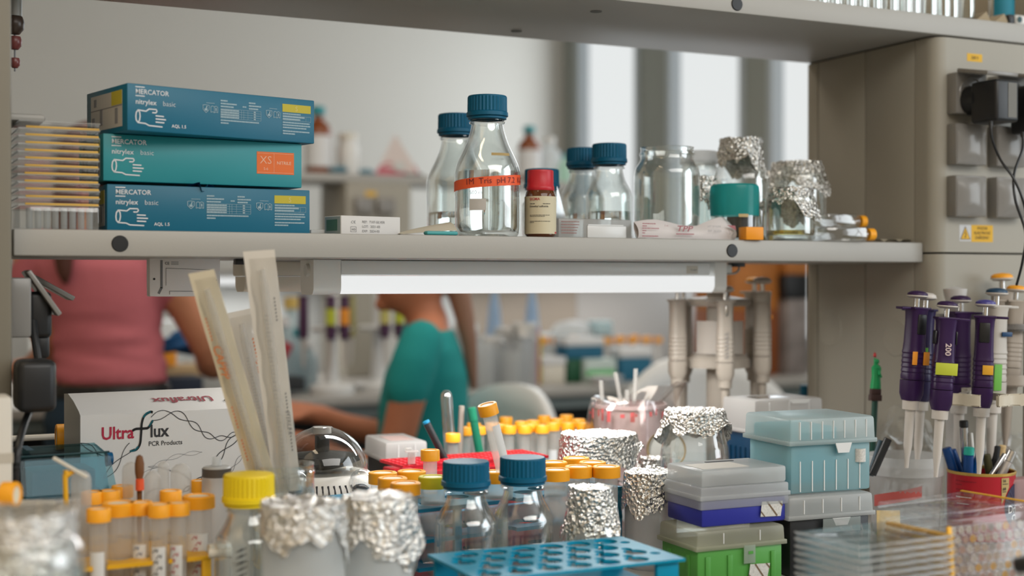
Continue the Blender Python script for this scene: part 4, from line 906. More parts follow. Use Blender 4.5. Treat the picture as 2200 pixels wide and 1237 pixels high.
for k, (u, y, lab) in enumerate(((447, 1188, 'small white capped vial lying on the yellow rack'), (438, 1200, 'small white vial lying crosswise on the yellow rack'))):
    t = thing('vial', lab, 'vial', W(u+8*k, 1.385+0.02*k, BZ+0.078+0.0*k), (0, R(90), R(-20+30*k)), 'vials lying on the yellow rack')
    obj('vial_body', lathe(BM(), [(0, 0), (0.0052, 0.001), (0.0052, 0.018), (0, 0.018)], 16), CREAM, t); obj('cap', lathe(BM(), [(0, 0.018), (0.006, 0.018), (0.006, 0.024), (0, 0.024)], 16), WHITEP, t)

# foil covered vessels on the worktop
FOGGY = milky('foggy_glass', (0.82, 0.86, 0.87, 1), 0.28, 0.3)
jar('foil_beaker', 'foil covered cloudy beaker at the front, beside the yellow capped bottle', 'beaker', 652, 1.235, 0.0375, 0.1535, BZ, foil=0.060, seed=31, neck=0.98, shoulder=0.06, glass=FOGGY, flare=0.10)
jar('foil_beaker', 'foil covered cloudy beaker at the front, beside the left blue capped bottle', 'beaker', 812, 1.30, 0.0335, 0.1490, BZ, foil=0.058, seed=44, neck=0.98, shoulder=0.06, glass=FOGGY, flare=0.22)
jar('foil_flask', 'big foil wrapped vessel in the bottom left corner, out of focus', 'vessel', 50, 1.0, 0.045, 0.186, BZ, foil=0.150, seed=8, neck=0.80, shoulder=0.15, flare=0.42)
jar('foil_jar', 'small clear jar with foil top between the right blue capped bottle and the tip boxes', 'jar', 1270, 1.545, 0.0330, 0.1200, BZ, foil=0.062, seed=17, neck=0.74, shoulder=0.45, flare=0.30)
jar('foil_beaker', 'wide foil topped beaker behind the orange capped tubes in the middle', 'beaker', 1286, 1.90, 0.052, 0.1405, BZ, foil=0.052, seed=27, neck=0.98, shoulder=0.05, flare=0.16, fill=0.5, liq=mat('pink_liquid', (0.85, 0.55, 0.58, 1), 0.05, trans=1.0, ior=1.34))
jar('foil_beaker', 'foil topped cloudy beaker touching the purple tip box', 'beaker', 1398, 1.685, 0.0325, 0.1175, BZ, foil=0.050, seed=37, neck=0.98, shoulder=0.05, glass=milky('cloudy_grey', (0.50, 0.49, 0.47, 1), 0.3, 0.3), flare=0.2)
jar('foil_jar', 'small foil topped jar half hidden behind the tall foil topped jar', 'jar', 1402, 1.96, 0.021, 0.0985, BZ, foil=0.020, seed=41, neck=0.9)
t = jar('foil_jar', 'tall wide foil topped jar left of the dark blue tip box', 'jar', 1493, 1.86, 0.0475, 0.1775, BZ, foil=0.048, seed=52, neck=0.86, shoulder=0.30, flare=0.25)
b = BM(); patch(b, 0.0478, -50, 75, 0.062, 0.106, 18); obj('torn_label', b, mat('torn_label', (0.58, 0.55, 0.50, 1), 0.7), t, ang=2)
b = BM(); patch(b, 0.0480, -20, 40, 0.097, 0.1085, 10); obj('blue_print', b, mat('label_blue', (0.06, 0.22, 0.33, 1), 0.6), t, ang=2)
t = thing('jar_lid', 'round metal jar lid leaning against the pink waste bin', 'lid', W(1432, 1.99, BZ+0.108), (R(75), R(10), R(-26)))
obj('disc', lathe(BM(), [(0, 0.0), (0.026, 0.0), (0.0275, 0.002)], 40), mat('lid_inside', (0.50, 0.50, 0.47, 1), 0.35, 0.3), t)
obj('rim', lathe(BM(), [(0.0265, 0.002), (0.029, 0.003), (0.0295, -0.006), (0.0285, -0.007)], 40), mat('lid_rim', (0.33, 0.24, 0.12, 1), 0.3, 0.7), t)

# waste bin with a plastic bag
t = thing('waste_bin', 'pale pink waste bin lined with a clear plastic bag behind the foil beaker', 'bin', W(1352, 2.12, BZ), -26)
obj('bucket', lathe(BM(), [(0, 0.001), (0.048, 0.001), (0.050, 0.005), (0.0565, 0.158), (0.059, 0.159), (0.059, 0.165), (0.056, 0.165)], 40), mat('bin_pink', (0.60, 0.47, 0.46, 1), 0.45), t)
b = BM(); n = 44; rings = []
for k, (r, z) in enumerate(((0.030, 0.150), (0.050, 0.168), (0.060, 0.172), (0.066, 0.155), (0.070, 0.120), (0.074, 0.090))):
    rings.append([b.verts.new(((r*(1+(0.10*math.sin(3*a+1)+0.05*math.sin(7*a))*k/5)+(0.030*max(0, math.cos(a-0.2))**6 if 1 <= k <= 2 else 0))*math.cos(a), r*(1+0.08*math.sin(4*a)*k/5)*math.sin(a), z+(0.026*max(0, math.cos(a-0.3))**3 if k in (1, 2) else 0)+0.004*math.sin(5*a+k))) for a in [2*math.pi*i/n for i in range(n)]])
for A, B in zip(rings, rings[1:]):
    for i in range(n): b.faces.new((A[i], A[(i+1) % n], B[(i+1) % n], B[i]))
crumple(b, 0.0035, 60, 5)
BAG = thin('bag_film', (0.93, 0.90, 0.90, 1), 0.12, 0.65, 0.12)
bag = obj('bag', b, BAG, t, ang=0.5)
b = BM()
for i in range(16): a0 = -72+i*9.5+rnd.uniform(-2, 2); patch(b, 0.0665, a0, a0+rnd.uniform(2, 6), 0.152+rnd.uniform(-.012, .004), 0.159+rnd.uniform(-.006, .003), 3)
obj('red_print', b, mat('bag_red', (0.50, 0.09, 0.09, 1), 0.6), bag, ang=2)
for k, (u, y, lean, lab) in enumerate(((1291, 818, -4, 'leftmost'), (1322, 800, -12, 'second'), (1366, 792, 3, 'tallest'), (1347, 838, 0, 'shortest'))):
    p = W(u, 2.10, v=y); tag(obj('pipette_tip', tube(BM(), [(0, 0, -0.055), (0, 0, 0)], 0.0034, 10), CLEARW, loc=p, rot=(0, R(lean), 0)), '%s clear plastic tip sticking out of the pink waste bin' % lab, 'pipette tip', 'used tips in the waste bin')
b = BM(); patch(b, 0.0565, -40, 5, 0.105, 0.122, 8); obj('mark', b, mat('bin_mark', (0.25, 0.2, 0.24, 1), 0.6), t, ang=2)
# ------------------------------------------------------------------ tip boxes on the right
LIDM = milky('tip_lid', (0.70, 0.72, 0.72, 1), 0.34, 0.25)
LIDW = milky('tip_lid_white', (0.72, 0.71, 0.70, 1), 0.22, 0.3)
LIDY = milky('tip_lid_yellowed', (0.62, 0.62, 0.50, 1), 0.42, 0.25)
def tip_box(name, label, loc, rot, Lx, Ly, hb, hl, basem, lidm, ribs=0, latch=None, flare=0.0015, lidrib=0, step=0.0, basem2=None):
    """box with a hinged see-through lid; origin at the front left foot"""
    t = thing(name, label, 'tip box', loc, rot)
    bx = BM(); box(bx, 0.0015, Lx-0.0015, 0.0015, Ly-0.0015, 0.0008, hb, 0.003); obj('base', bx, basem, t)
    if ribs:
        for i in range(ribs):
            x = Lx*(i+0.5)/ribs; obj('rib', box(BM(), x-0.0035, x+0.0035, -0.0004, 0.003, 0.002, hb-0.008, 0.0008), basem, t)
        for i in range(2):
            y = Ly*(i+0.5)/2; obj('rib', box(BM(), -0.0004, 0.003, y-0.0035, y+0.0035, 0.002, hb-0.008, 0.0008), basem, t)
    l = BM(); z0, z1 = hb+0.0003, hb+hl
    if step: box(l, -0.001, Lx+0.001, -0.001, Ly+0.001, z0-0.012, z0+hl*0.42, 0.002); box(l, 0.001, Lx-0.001, 0.001, Ly-0.001, z0+hl*0.42, z1, 0.003)
    else: box(l, -flare, Lx+flare, -flare, Ly+flare, z0, z1, 0.004)
    if not step:
        for v in l.verts:
            k = (v.co.z-z0)/hl; v.co.x = Lx/2+(v.co.x-Lx/2)*(1-0.02*k); v.co.y = Ly/2+(v.co.y-Ly/2)*(1-0.02*k)
    ld = obj('lid', l, lidm, t)
    rim = BM(); box(rim, -flare-0.0012, Lx+flare+0.0012, -flare-0.0012, Ly+flare+0.0012, z0-0.001, z0+0.0045, 0.001); obj('lid_rim', rim, lidm, ld)
    for i in range(lidrib):
        x = Lx*(i+0.7)/(lidrib+0.4); obj('lid_rib', box(BM(), x-0.0005, x+0.0005, -flare-0.0004, 0.0, z0+0.006, z1-0.004), mat('rib_white', (0.78, 0.79, 0.79, 1), 0.4), ld)
    if latch: 
        x, zz, w_, h_ = latch; b = BM(); q = [(x-w_/2, zz), (x+w_/2, zz), (x+w_*0.33, zz-h_), (x-w_*0.33, zz-h_)]
        f = [b.verts.new((a, -flare-0.0022, c)) for a, c in q]; g = [b.verts.new((a, -flare-0.0006, c)) for a, c in q]
        for i in range(4): b.faces.new((f[i], f[(i+1) % 4], g[(i+1) % 4], g[i]))
        b.faces.new(f); b.faces.new(g[::-1]); obj('latch', b, mat('latch_white', (0.74, 0.75, 0.75, 1), 0.4), t)
    return t
def stripe_tape(parent, x0, x1, z0, z1, skew=0.002, y=-0.0006):
    b = BM(); quad(b, [(x0-skew, y, z0), (x1-skew*1.5, y, z0-0.001), (x1, y, z1-0.001), (x0, y, z1)]); tp = obj('tape_label', b, mat('tape_white', (0.62, 0.61, 0.58, 1), 0.6, vary=0.15, bscale=500), parent, smooth=False)
    b = BM(); w_ = x1-x0; ribbon(b, [(x0+w_*0.25, z1-0.0006), (x0+w_*0.72, z0)], 0.0020, y-0.0003); ribbon(b, [(x0+w_*0.80, z1-0.0006), (x1-0.0005, z1-0.0065)], 0.0018, y-0.0003); ribbon(b, [(x0-skew*0.6, z0+0.006), (x0+w_*0.13, z0)], 0.0015, y-0.0003)
    obj('stripes', b, mat('tape_brown', (0.17, 0.11, 0.06, 1), 0.6), tp, smooth=False)
GREENB = mat('green_box', S(84, 156, 70), 0.4); PURPB = mat('violet_box', S(44, 50, 150), 0.4)
g = tip_box('tip_box', 'bright green tip box with yellowed clear lid under the violet box', W(1498, 1.555, BZ), -1.6, 0.122, 0.0835, 0.0455, 0.0225, GREENB, LIDY, ribs=4, latch=None, lidrib=2)
b = BM(); box(b, 0.063, 0.079, -0.0032, -0.0020, 0.026, 0.0475, 0.0005); lt_ = obj('latch', b, milky('latch_pale', (0.55, 0.64, 0.55, 1), 0.3), g); obj('latch_slot', box(BM(), 0.069, 0.0755, -0.0036, -0.0031, 0.037, 0.0405), GREENB, lt_)
stripe_tape(g, 0.073, 0.101, 0.006, 0.0245, 0.003, -0.0012)
v = tip_box('tip_box', 'violet tip box with stepped clear lid on top of the green box', W(1507, 1.570, BZ+0.0685), -1.8, 0.122, 0.0815, 0.0330, 0.0345, PURPB, LIDM, step=1)
stripe_tape(v, 0.0845, 0.1145, 0.0085, 0.0265)
obj('lid_writing', box(BM(), 0.045, 0.085, 0.060, 0.064, 0.0678, 0.0682), INK, v)
obj('paper_inside', box(BM(), 0.010, 0.075, 0.012, 0.055, 0.0675, 0.0679), mat('lid_sticker', (0.50, 0.48, 0.44, 1), 0.6), v)
k = tip_box('tip_box', 'black tip box with cloudy lid under the large pale blue box', W(1697, 1.620, BZ), -3.7, 0.119, 0.095, 0.0700, 0.0270, BLACK, LIDM, lidrib=4, latch=(0.072, 0.069, 0.026, 0.009), flare=0.003)
kb = obj('hinge_flap', box(BM(), 0.045, 0.100, -0.0052, -0.0040, 0.052, 0.069, 0.0005), milky('flap_grey', (0.45, 0.50, 0.49, 1), 0.3), k)
PALEB = milky('pale_blue_body', (0.50, 0.70, 0.74, 1), 0.30, 0.3, S(190, 235, 240))
lb = tip_box('tip_box', 'large pale blue translucent tip box stacked on the black box', W(1699, 1.628, BZ+0.0985), -3.7, 0.120, 0.096, 0.0605, 0.0320, PALEB, milky('pale_lid', (0.62, 0.71, 0.72, 1), 0.36, 0.25), lidrib=7, latch=(0.0735, 0.0610, 0.024, 0.0120), flare=0.0035)
obj('tip_block', box(BM(), 0.005, 0.072, 0.006, 0.090, 0.012, 0.080, 0.002), mat('turquoise_tips', S(70, 175, 190), 0.5), lb)
for i in range(6): obj('body_rib', box(BM(), 0.014+0.0175*i, 0.0152+0.0175*i, 0.0006, 0.0016, 0.003, 0.040), mat('rib_white', (0.78, 0.79, 0.79, 1), 0.4), lb)
b = BM(); patch(b, 0.0085, -75, 75, 0.0, 0.0165, 12, 0); bmesh.ops.translate(b, vec=(0.1035, 0.0050, 0.0355), verts=b.verts); obj('curled_tape', b, mat('tape_white', (0.62, 0.61, 0.58, 1), 0.6), lb, ang=2)
NAVY = mat('navy_box', S(6, 50, 78), 0.4)
d_ = tip_box('tip_box', 'dark blue tip box with milky lid behind the large pale blue box', W(1622, 2.01, BZ+0.046), -1, 0.124, 0.083, 0.0830, 0.0500, NAVY, LIDW, lidrib=3, latch=(0.080, 0.1320, 0.040, 0.006), flare=0.002)
for i in range(5): obj('side_rib', box(BM(), -0.0004, 0.002, 0.012+0.013*i, 0.014+0.013*i, 0.004, 0.060), NAVY, d_)
obj('lid_sticker', box(BM(), 0.020, 0.080, 0.020, 0.055, 0.1331, 0.1335), METAL, d_)
tag(obj('cardboard_box', box(BM(), 0, 0.118, 0, 0.08, 0.0006, 0.0455, 0.001), mat('card', (0.42, 0.36, 0.27, 1), 0.8), loc=W(1622, 2.02, BZ), rot=(0, 0, R(-1))), 'tan cardboard box under the dark blue tip box', 'box')
m_ = tip_box('tip_box', 'black tip box with milky rounded lid behind the small dome centrifuge', W(830, 1.985, BZ), -4, 0.062, 0.11, 0.0900, 0.0290, BLACK, LIDW, lidrib=2, flare=0.002)
obj('lid_sticker', box(BM(), 0.012, 0.050, 0.02, 0.08, 0.1191, 0.1194), mat('red_grey_sticker', (0.42, 0.30, 0.28, 1), 0.6), m_)
# red rack for small tubes
rr = thing('tube_rack', 'red perforated rack for small tubes behind the blue capped bottles', 'rack', W(866, 1.845, BZ), 3)
REDP = mat('red_rack', (0.55, 0.012, 0.025, 1), 0.35)
obj('plate', hole_plate(0.232, 0.080, 0.100, 0.104, 0.0052, 0.004), REDP, rr, ang=0.7); obj('tray', box(BM(), 0.003, 0.229, 0.003, 0.077, 0.0008, 0.094, 0.002), REDP, rr)
obj('end_lug', box(BM(), -0.004, 0.012, -0.012, 0.0, 0.06, 0.102, 0.002), milky('red_clear', (0.55, 0.08, 0.09, 1), 0.3), rr)
t = thing('microtube', 'tiny clear microtube with open lid standing on the red rack', 'tube', W(884, 1.862, BZ+0.1045), -10)
obj('tube_wall', lathe(BM(), [(0, 0), (0.0052, 0.0006), (0.0056, 0.016)], 18), CLEARW, t); obj('lid', box(BM(), -0.009, 0.009, -0.006, 0.006, 0.016, 0.0185, 0.001), CLEARW, t); obj('lid_tab', box(BM(), -0.009, -0.0005, -0.004, 0.004, 0.0186, 0.0225, 0.001), CLEARW, t)
# back row of narrow orange capped tubes in a blue rack
pts = [(973, 931), (1001, 917), (1027, 916), (1018, 909), (1076, 911), (1100, 914), (1121, 914), (1141, 911), (1164, 913), (1190, 908), (1224, 909), (1249, 909), (1087, 896), (1169, 893), (1197, 899), (1217, 891), (1120, 905), (1145, 903), (1058, 908), (1243, 900)]
P = []
for u, y in pts: d = 666.6/(y-600); P.append([(u-1100)/F*d, d])
for it in range(60):
    for i in range(len(P)):
        for j in range(i):
            dx, dy = P[i][0]-P[j][0], P[i][1]-P[j][1]; q = math.hypot(dx, dy)
            if q < 0.0245: 
                kx = (0.0245-q)/2/(q+1e-9); P[i][0] += dx*kx*0.3; P[j][0] -= dx*kx*0.3; P[i][1] += dy*kx+0.0002; P[j][1] -= dy*kx
order = sorted(range(len(P)), key=lambda i: P[i][0]/P[i][1])
nth = ['leftmost', 'second', 'third', 'fourth', 'fifth', 'sixth', 'seventh', 'eighth', 'ninth', 'tenth', 'eleventh', 'twelfth', 'thirteenth', 'fourteenth', 'fifteenth', 'sixteenth', 'seventeenth', 'eighteenth', 'nineteenth', 'rightmost']
rnd = random.Random(9); gp = 'narrow orange capped tubes in the back row'; src = {}
for k, i in enumerate(order):
    d = P[i][1]; u = 1100+P[i][0]/d*F; lab = nth[k]+(' narrow orange capped tube in the back row behind the red rack' if k in (0, 19) else ' from left among narrow orange capped tubes behind the red rack')
    lb_ = 1 if i in (1, 4, 7, 9, 10) else 0
    if lb_ not in src: src[lb_] = centrifuge_tube(lab, u, d, ZT, False, gp, lab=lb_)
    else: dup(src[lb_], W(u, d, ZT-0.121), -26+rnd.uniform(-15, 15), lab, gp)
tube_rack('low blue rack holding the back row of narrow orange capped tubes', 958, 1.99, 4, 0.250, 0.250, (0.020, 0.060), mat('blue_rack', S(40, 110, 140), 0.4), [(1100+x/d*F, d, 0.0096) for x, d in P]+[(971, 2.04, 0.0098), (990, 2.07, 0.0055), (1018, 2.06, 0.008)], N=90)
# the tube that leans in front of them
t = centrifuge_tube('orange capped tube with long white label leaning out of the teal rack', 1082, 1.60, EYE-0.2305, False, None, k=1.05)
obj('label', patch(BM(), 0.0089, -10, 75, 0.040, 0.095, 6), PAPER, t, ang=2)
p1 = W(1046, 1.60, v=868); p0 = W(1090, 1.615, v=1046); ax = (p1-p0).normalized(); t.location = p1-ax*0.121; t.rotation_euler = ax.to_track_quat('Z', 'Y').to_euler(); t.rotation_euler.rotate_axis('Z', R(70))
# upright rods left of the back row
t = thing('test_tube', 'upside-down glass test tube left of the narrow orange capped tubes', 'tube', W(971, 2.04, BZ+0.05)); obj('glass_wall', lathe(BM(), [(0, 0.143), (0.004, 0.142), (0.0075, 0.138), (0.009, 0.131), (0.009, 0.0)], 24), thin('bright_glass', (0.9, 0.92, 0.92, 1), 0.25, 0.8, 0.1), t); t.rotation_euler = (0, R(-4), 0)
def rod(name, label, cat, u0, y0, u1, y1, d, r, m, tipm=None, tl=0.012, grp=None, ext=0.07, n=14, d1=None):
    """slim pen or rod from its top end (u1, y1) down through (u0, y0)"""
    a, b_ = W(u0, d, v=y0), W(u1, d1 or d, v=y1); ax = (b_-a).normalized(); a = a-ax*ext; Lr = (b_-a).length
    t = thing(name, label, cat, a, tuple(ax.to_track_quat('Z', 'Y').to_euler()), grp)
    obj('barrel', lathe(BM(), [(0, 0), (r, 0.001), (r, Lr-(tl if tipm else 0)-0.001), (r*0.85, Lr-(tl if tipm else 0)), (0, Lr-(tl if tipm else 0))], n), m, t)
    if tipm: obj('end_cap', lathe(BM(), [(0, Lr-tl), (r*1.05, Lr-tl), (r*1.02, Lr-0.001), (r*0.8, Lr), (0, Lr)], n), tipm, t)
    return t
rod('glass_rod', 'grey rod standing between the upside-down test tube and the green marker', 'rod', 990, 920, 992, 872, 2.07, 0.0045, mat('grey_rod', (0.36, 0.32, 0.28, 1), 0.5), ext=0.05)
rod('marker', 'dark green marker pen leaning behind the tilted orange capped tube', 'pen', 1020, 915, 1013, 875, 2.06, 0.0065, mat('green_marker', S(10, 108, 82), 0.4), mat('green_marker_cap', S(20, 120, 90), 0.4), 0.02, ext=0.05)
rod('marker', 'black pen with blue end leaning over the red rack', 'pen', 955, 985, 914, 904, 1.93, 0.0052, BLACK, mat('blue_tip', S(20, 120, 160), 0.4), 0.004, ext=0.03)

# ------------------------------------------------------------------ plates at the front right
gp = 'clear plates with amber edges stacked at the front right'; PF = W(1851, 1.245, BZ); base = None
AMB = mat('amber_edge', (0.84, 0.45, 0.02, 1), 0.35); NPl = 17
for i in range(NPl):
    zz = EYE-0.248-0.0064-0.0068*(NPl-1-i)
    n_ = NPl-1-i; lab = 'clear amber edged plate, '+('topmost in the front right plate stack' if n_ == 0 else ['', 'second', 'third', 'fourth', 'fifth', 'sixth', 'seventh', 'eighth', 'ninth', 'tenth', 'eleventh', 'twelfth', 'thirteenth', 'fourteenth', 'fifteenth', 'sixteenth', 'lowest'][n_]+(' in the front right plate stack' if n_ == 16 else ' from top in the front right plate stack'))
    if base is None: base = culture_plate(lab, gp, 0.122, 0.088, 0.0064, AMB, side=1); o = base
    else: o = dup(base, (0, 0, 0), 0, lab, gp)
    o.rotation_euler = (0, 0, R(4+rnd.uniform(-.7, .7))); dx = Vector((0.122*math.cos(R(4)), 0.122*math.sin(R(4)), 0))
    o.location = PF+dx; o.location.z = zz
t = thing('plate_box', 'tall clear plate box with flat lid and amber edge behind the front plate stack', 'plate', W(2025, 1.40, BZ), 5)
obj('body', box(BM(), 0, 0.135, 0.0, 0.088, 0.0008, 0.108, 0.002), thin('plate_clear', (0.95, 0.955, 0.955, 1), 0.008, 0.22, 0.1), t)
obj('lid', box(BM(), -0.001, 0.136, -0.001, 0.089, 0.109, 0.1165, 0.0015), STACKP, t)
obj('edge_strip', box(BM(), 0.130, 0.134, 0.0, 0.088, 0.1168, 0.1185, 0.0008), AMB, t)
for i in range(8): obj('inner_plate', box(BM(), 0.004, 0.131, 0.004, 0.084, 0.006+0.0125*i, 0.0125+0.0125*i, 0.001), STACKP, t)
t = thing('well_plate', 'clear well plate standing on edge with amber strip at the right edge of the photo', 'plate', W(2034, 1.325, BZ), (R(-5), 0, R(-2)))
obj('plate_body', box(BM(), 0, 0.16, 0.0, 0.012, 0.0008, 0.1140, 0.002), thin('well_clear', (0.93, 0.92, 0.91, 1), 0.012, 0.2, 0.12), t)
b = BM()
for i in range(14):
    for j in range(11): lathe(b, [(0.0041, -0.0002), (0.0047, -0.0010), (0.0050, -0.0002)], 18, mx=Matrix.Translation((0.0235+0.0098*i+(0.0049 if j % 2 else 0), -0.0002, 0.109-0.0098*j)) @ FRONT)
w_ = obj('well_rims', b, thin('well_rim', (0.8, 0.8, 0.8, 1), 0.35, 0.8, 0.1), t)
rnd = random.Random(2)
cont = [mat('well_'+n_, c_, 0.5) for n_, c_ in (('tan', (0.45, 0.34, 0.26, 1)), ('rose', (0.45, 0.28, 0.24, 1)), ('amber', (0.62, 0.34, 0.06, 1)), ('grey', (0.30, 0.27, 0.26, 1)), ('pale', (0.55, 0.5, 0.46, 1)))]
bms = [BM() for _ in cont]
for i in range(14):
    for j in range(11): lathe(bms[rnd.choice((0, 0, 1, 2, 3, 4, 4))], [(0, 0), (0.0040, 0.0)], 16, mx=Matrix.Translation((0.0235+0.0098*i+(0.0049 if j % 2 else 0), 0.0060, 0.109-0.0098*j)) @ FRONT)
for b, m_ in zip(bms, cont): obj('well_contents', b, m_, t)
obj('edge_strip', box(BM(), 0.0085, 0.0145, -0.0022, 0.0002, 0.001, 0.1145, 0.0009), AMB, t)
tag(obj('marker_pen', lathe(BM(), [(0, 0.0), (0.006, 0.001), (0.007, 0.006), (0.007, 0.10), (0, 0.10)], 18), BLACK, loc=W(2180, 1.16, v=1215), rot=(R(60), R(65), 0)), 'black marker pen poking in at the bottom right corner', 'pen')

# tub, pen can, labels
t = thing('plastic_tub', 'round clear plastic tub with thick rim between the pale blue box and red can', 'tub', W(1946, 1.905, BZ), -26)
obj('wall', lathe(BM(), [(0, 0.001), (0.044, 0.001), (0.046, 0.004), (0.0505, 0.090)], 44), milky('tub_clear', (0.66, 0.66, 0.66, 1), 0.6, 0.2), t)
obj('rim', lathe(BM(), [(0.0505, 0.086), (0.0525, 0.086), (0.0530, 0.100), (0.0525, 0.112), (0.0515, 0.112), (0.0505, 0.098)], 44), milky('tub_rim', (0.72, 0.73, 0.73, 1), 0.4, 0.2), t)
b = BM(); patch(b, 0.0488, -75, 10, 0.050, 0.066, 14, 0.0004, 0.018); obj('red_label', b, mat('label_red', (0.45, 0.09, 0.08, 1), 0.6), t, ang=2)
rnd = random.Random(5)
for i in range(6):
    a = R(-80+25*i); obj('spill_tip', tube(BM(), [(0.035*math.sin(a), -0.030*math.cos(a), 0.006), (0.030*math.sin(a)+rnd.uniform(-.01, .01), -0.034*math.cos(a), 0.075)], [0.0015, 0.004], 8), FROST, t)
tag(obj('sticky_note', box(BM(), -0.016, 0.020, 0, 0.0006, 0.001, 0.052), mat('note_tan', (0.55, 0.40, 0.18, 1), 0.8, vary=0.1, bscale=200), loc=W(1908, 1.79, BZ), rot=(R(-6), R(3), R(-8))), 'tan paper note standing in front of the clear plastic tub', 'note')
cn = thing('pen_can', 'red printed tin can with gold rim holding pens', 'can', W(2109, 1.88, BZ), -math.degrees(TH)+5)
RC, HC = 0.0455, 0.0945
obj('wall', lathe(BM(), [(0, 0.001), (RC, 0.001), (RC, HC-0.002), (RC-0.001, HC-0.002), (RC-0.0012, 0.002), (0, 0.002)], 48), mat('can_red', (0.42, 0.010, 0.022, 1), 0.35), cn)
obj('gold_rim', lathe(BM(), [(RC+0.0006, HC-0.004), (RC+0.0010, HC-0.001), (RC, HC), (RC-0.0016, HC-0.001), (RC-0.0014, HC-0.004)], 48), mat('gold_rim', (0.62, 0.40, 0.10, 1), 0.3, 0.6), cn)
b = BM(); 
for i in range(24):
    a0, a1 = 2*math.pi*i/24, 2*math.pi*(i+1)/24
    b.faces.new([b.verts.new((0.040+q*0.0265*math.cos(a), 0, 0.048+q*0.0315*math.sin(a))) for a, q in ((a0, 0), (a0, 1), (a1, 1))])
bmesh.ops.subdivide_edges(b, edges=b.edges, cuts=2); wrap(b, RC+0.0004); em = obj('navy_emblem', b, mat('can_navy', (0.028, 0.024, 0.065, 1), 0.4), cn, smooth=False)
b = BM(); ftext(b, 'Drink', 0.0150, 0.0190, 0.0400, 0, 0.02); ftext(b, 'Choc', 0.0150, 0.0265, 0.0270, 0, 0.02); bmesh.ops.subdivide_edges(b, edges=b.edges, cuts=1); wrap(b, RC+0.0012); obj('lettering', b, PALEINK, em, smooth=False)
b = BM(); quad(b, [(0.0085, 0, HC-0.006), (0.0215, 0, HC-0.006), (0.0215, 0, HC-0.019), (0.0085, 0, HC-0.042)]); bmesh.ops.subdivide_edges(b, edges=b.edges, cuts=3); wrap(b, RC+0.0003); fl = obj('gold_flag', b, mat('flag_gold', (0.45, 0.33, 0.13, 1), 0.4), cn, smooth=False)
b = BM(); ftext(b, '16', 0.0055, 0.0100, HC-0.0115, 0, 0.02); ftext(b, '68', 0.0055, 0.0100, HC-0.0225, 0, 0.02); fine_lines(b, 0.0100, HC-0.0140, (0.009,), 1, 0.0009, 0); fine_lines(b, 0.0100, HC-0.0245, (0.006,), 1, 0.0009, 0); wrap(b, RC+0.0010); obj('lettering', b, INK, fl, smooth=False)
b = BM(); fine_lines(b, -0.056, HC-0.012, (0.030, 0.010), 0.005, 0.0008, 0); fine_lines(b, -0.056, HC-0.024, (0.022,)*3, 0.004, 0.0008, 0); wrap(b, RC+0.0008); obj('dark_print', b, mat('dark_red_print2', (0.16, 0.01, 0.02, 1), 0.6), cn, smooth=False)
b = BM(); fine_lines(b, -0.056, HC-0.034, (0.024,), 0.005, 0.0010, 0); fine_lines(b, -0.054, HC-0.043, (0.018,), 0.005, 0.0010, 0); wrap(b, RC+0.0008); obj('pale_print', b, PALEINK, cn, smooth=False)
PBLUE = mat('pen_blue', S(10, 62, 122), 0.3); gp = 'pens in the red can'
for (lab, u0, y0, u1, y1, d, r, m_, tm, tl) in (
    ('thick blue pen leaning furthest left in the red can', 2048, 1008, 2034, 962, 1.885, 0.0065, PBLUE, None, 0),
    ('second blue pen leaning left in the red can', 2063, 1010, 2046, 966, 1.90, 0.0055, PBLUE, None, 0),
    ('tall chrome pen with black top in the red can', 2076, 1008, 2071, 903, 1.90, 0.0060, METAL, BLACK, 0.009),
    ('marker with turquoise end in front of the tall chrome pen', 2081, 1012, 2083, 960, 1.865, 0.0068, PBLUE, mat('turquoise_end', S(40, 165, 150), 0.35), 0.011),
    ('thin white pen clip curving beside the tall chrome pen', 2094, 1006, 2087, 930, 1.895, 0.0024, WHITEP, None, 0),
    ('blue capped pen in the middle of the red can', 2099, 1010, 2107, 966, 1.87, 0.0060, mat('pen_blue_bright', S(14, 84, 150), 0.25), None, 0),
    ('short olive pen right of the blue capped pen', 2126, 1010, 2120, 976, 1.88, 0.0056, mat('pen_olive', (0.06, 0.055, 0.02, 1), 0.4), None, 0),
    ('thick black marker in the red can', 2134, 1008, 2140, 957, 1.90, 0.0070, BLACK, None, 0),
    ('cream dropper standing behind the black marker', 2150, 1004, 2155, 956, 1.915, 0.0048, mat('dropper_cream', (0.66, 0.48, 0.24, 1), 0.5), mat('dropper_cream', (0.66, 0.48, 0.24, 1), 0.5), 0.004),
    ('silver pen leaning furthest right in the red can', 2157, 1010, 2177, 968, 1.875, 0.0060, mat('silver_barrel', (0.62, 0.58, 0.56, 1), 0.25, 0.5), METAL, 0.016),
    ('thin silver clip pen leaning right in the red can', 2136, 1012, 2160, 975, 1.87, 0.0035, METAL, None, 0)):
    rod('pen', lab, 'pen', u0, y0, u1, y1, d, r, m_, tm, tl, gp, 0.050)
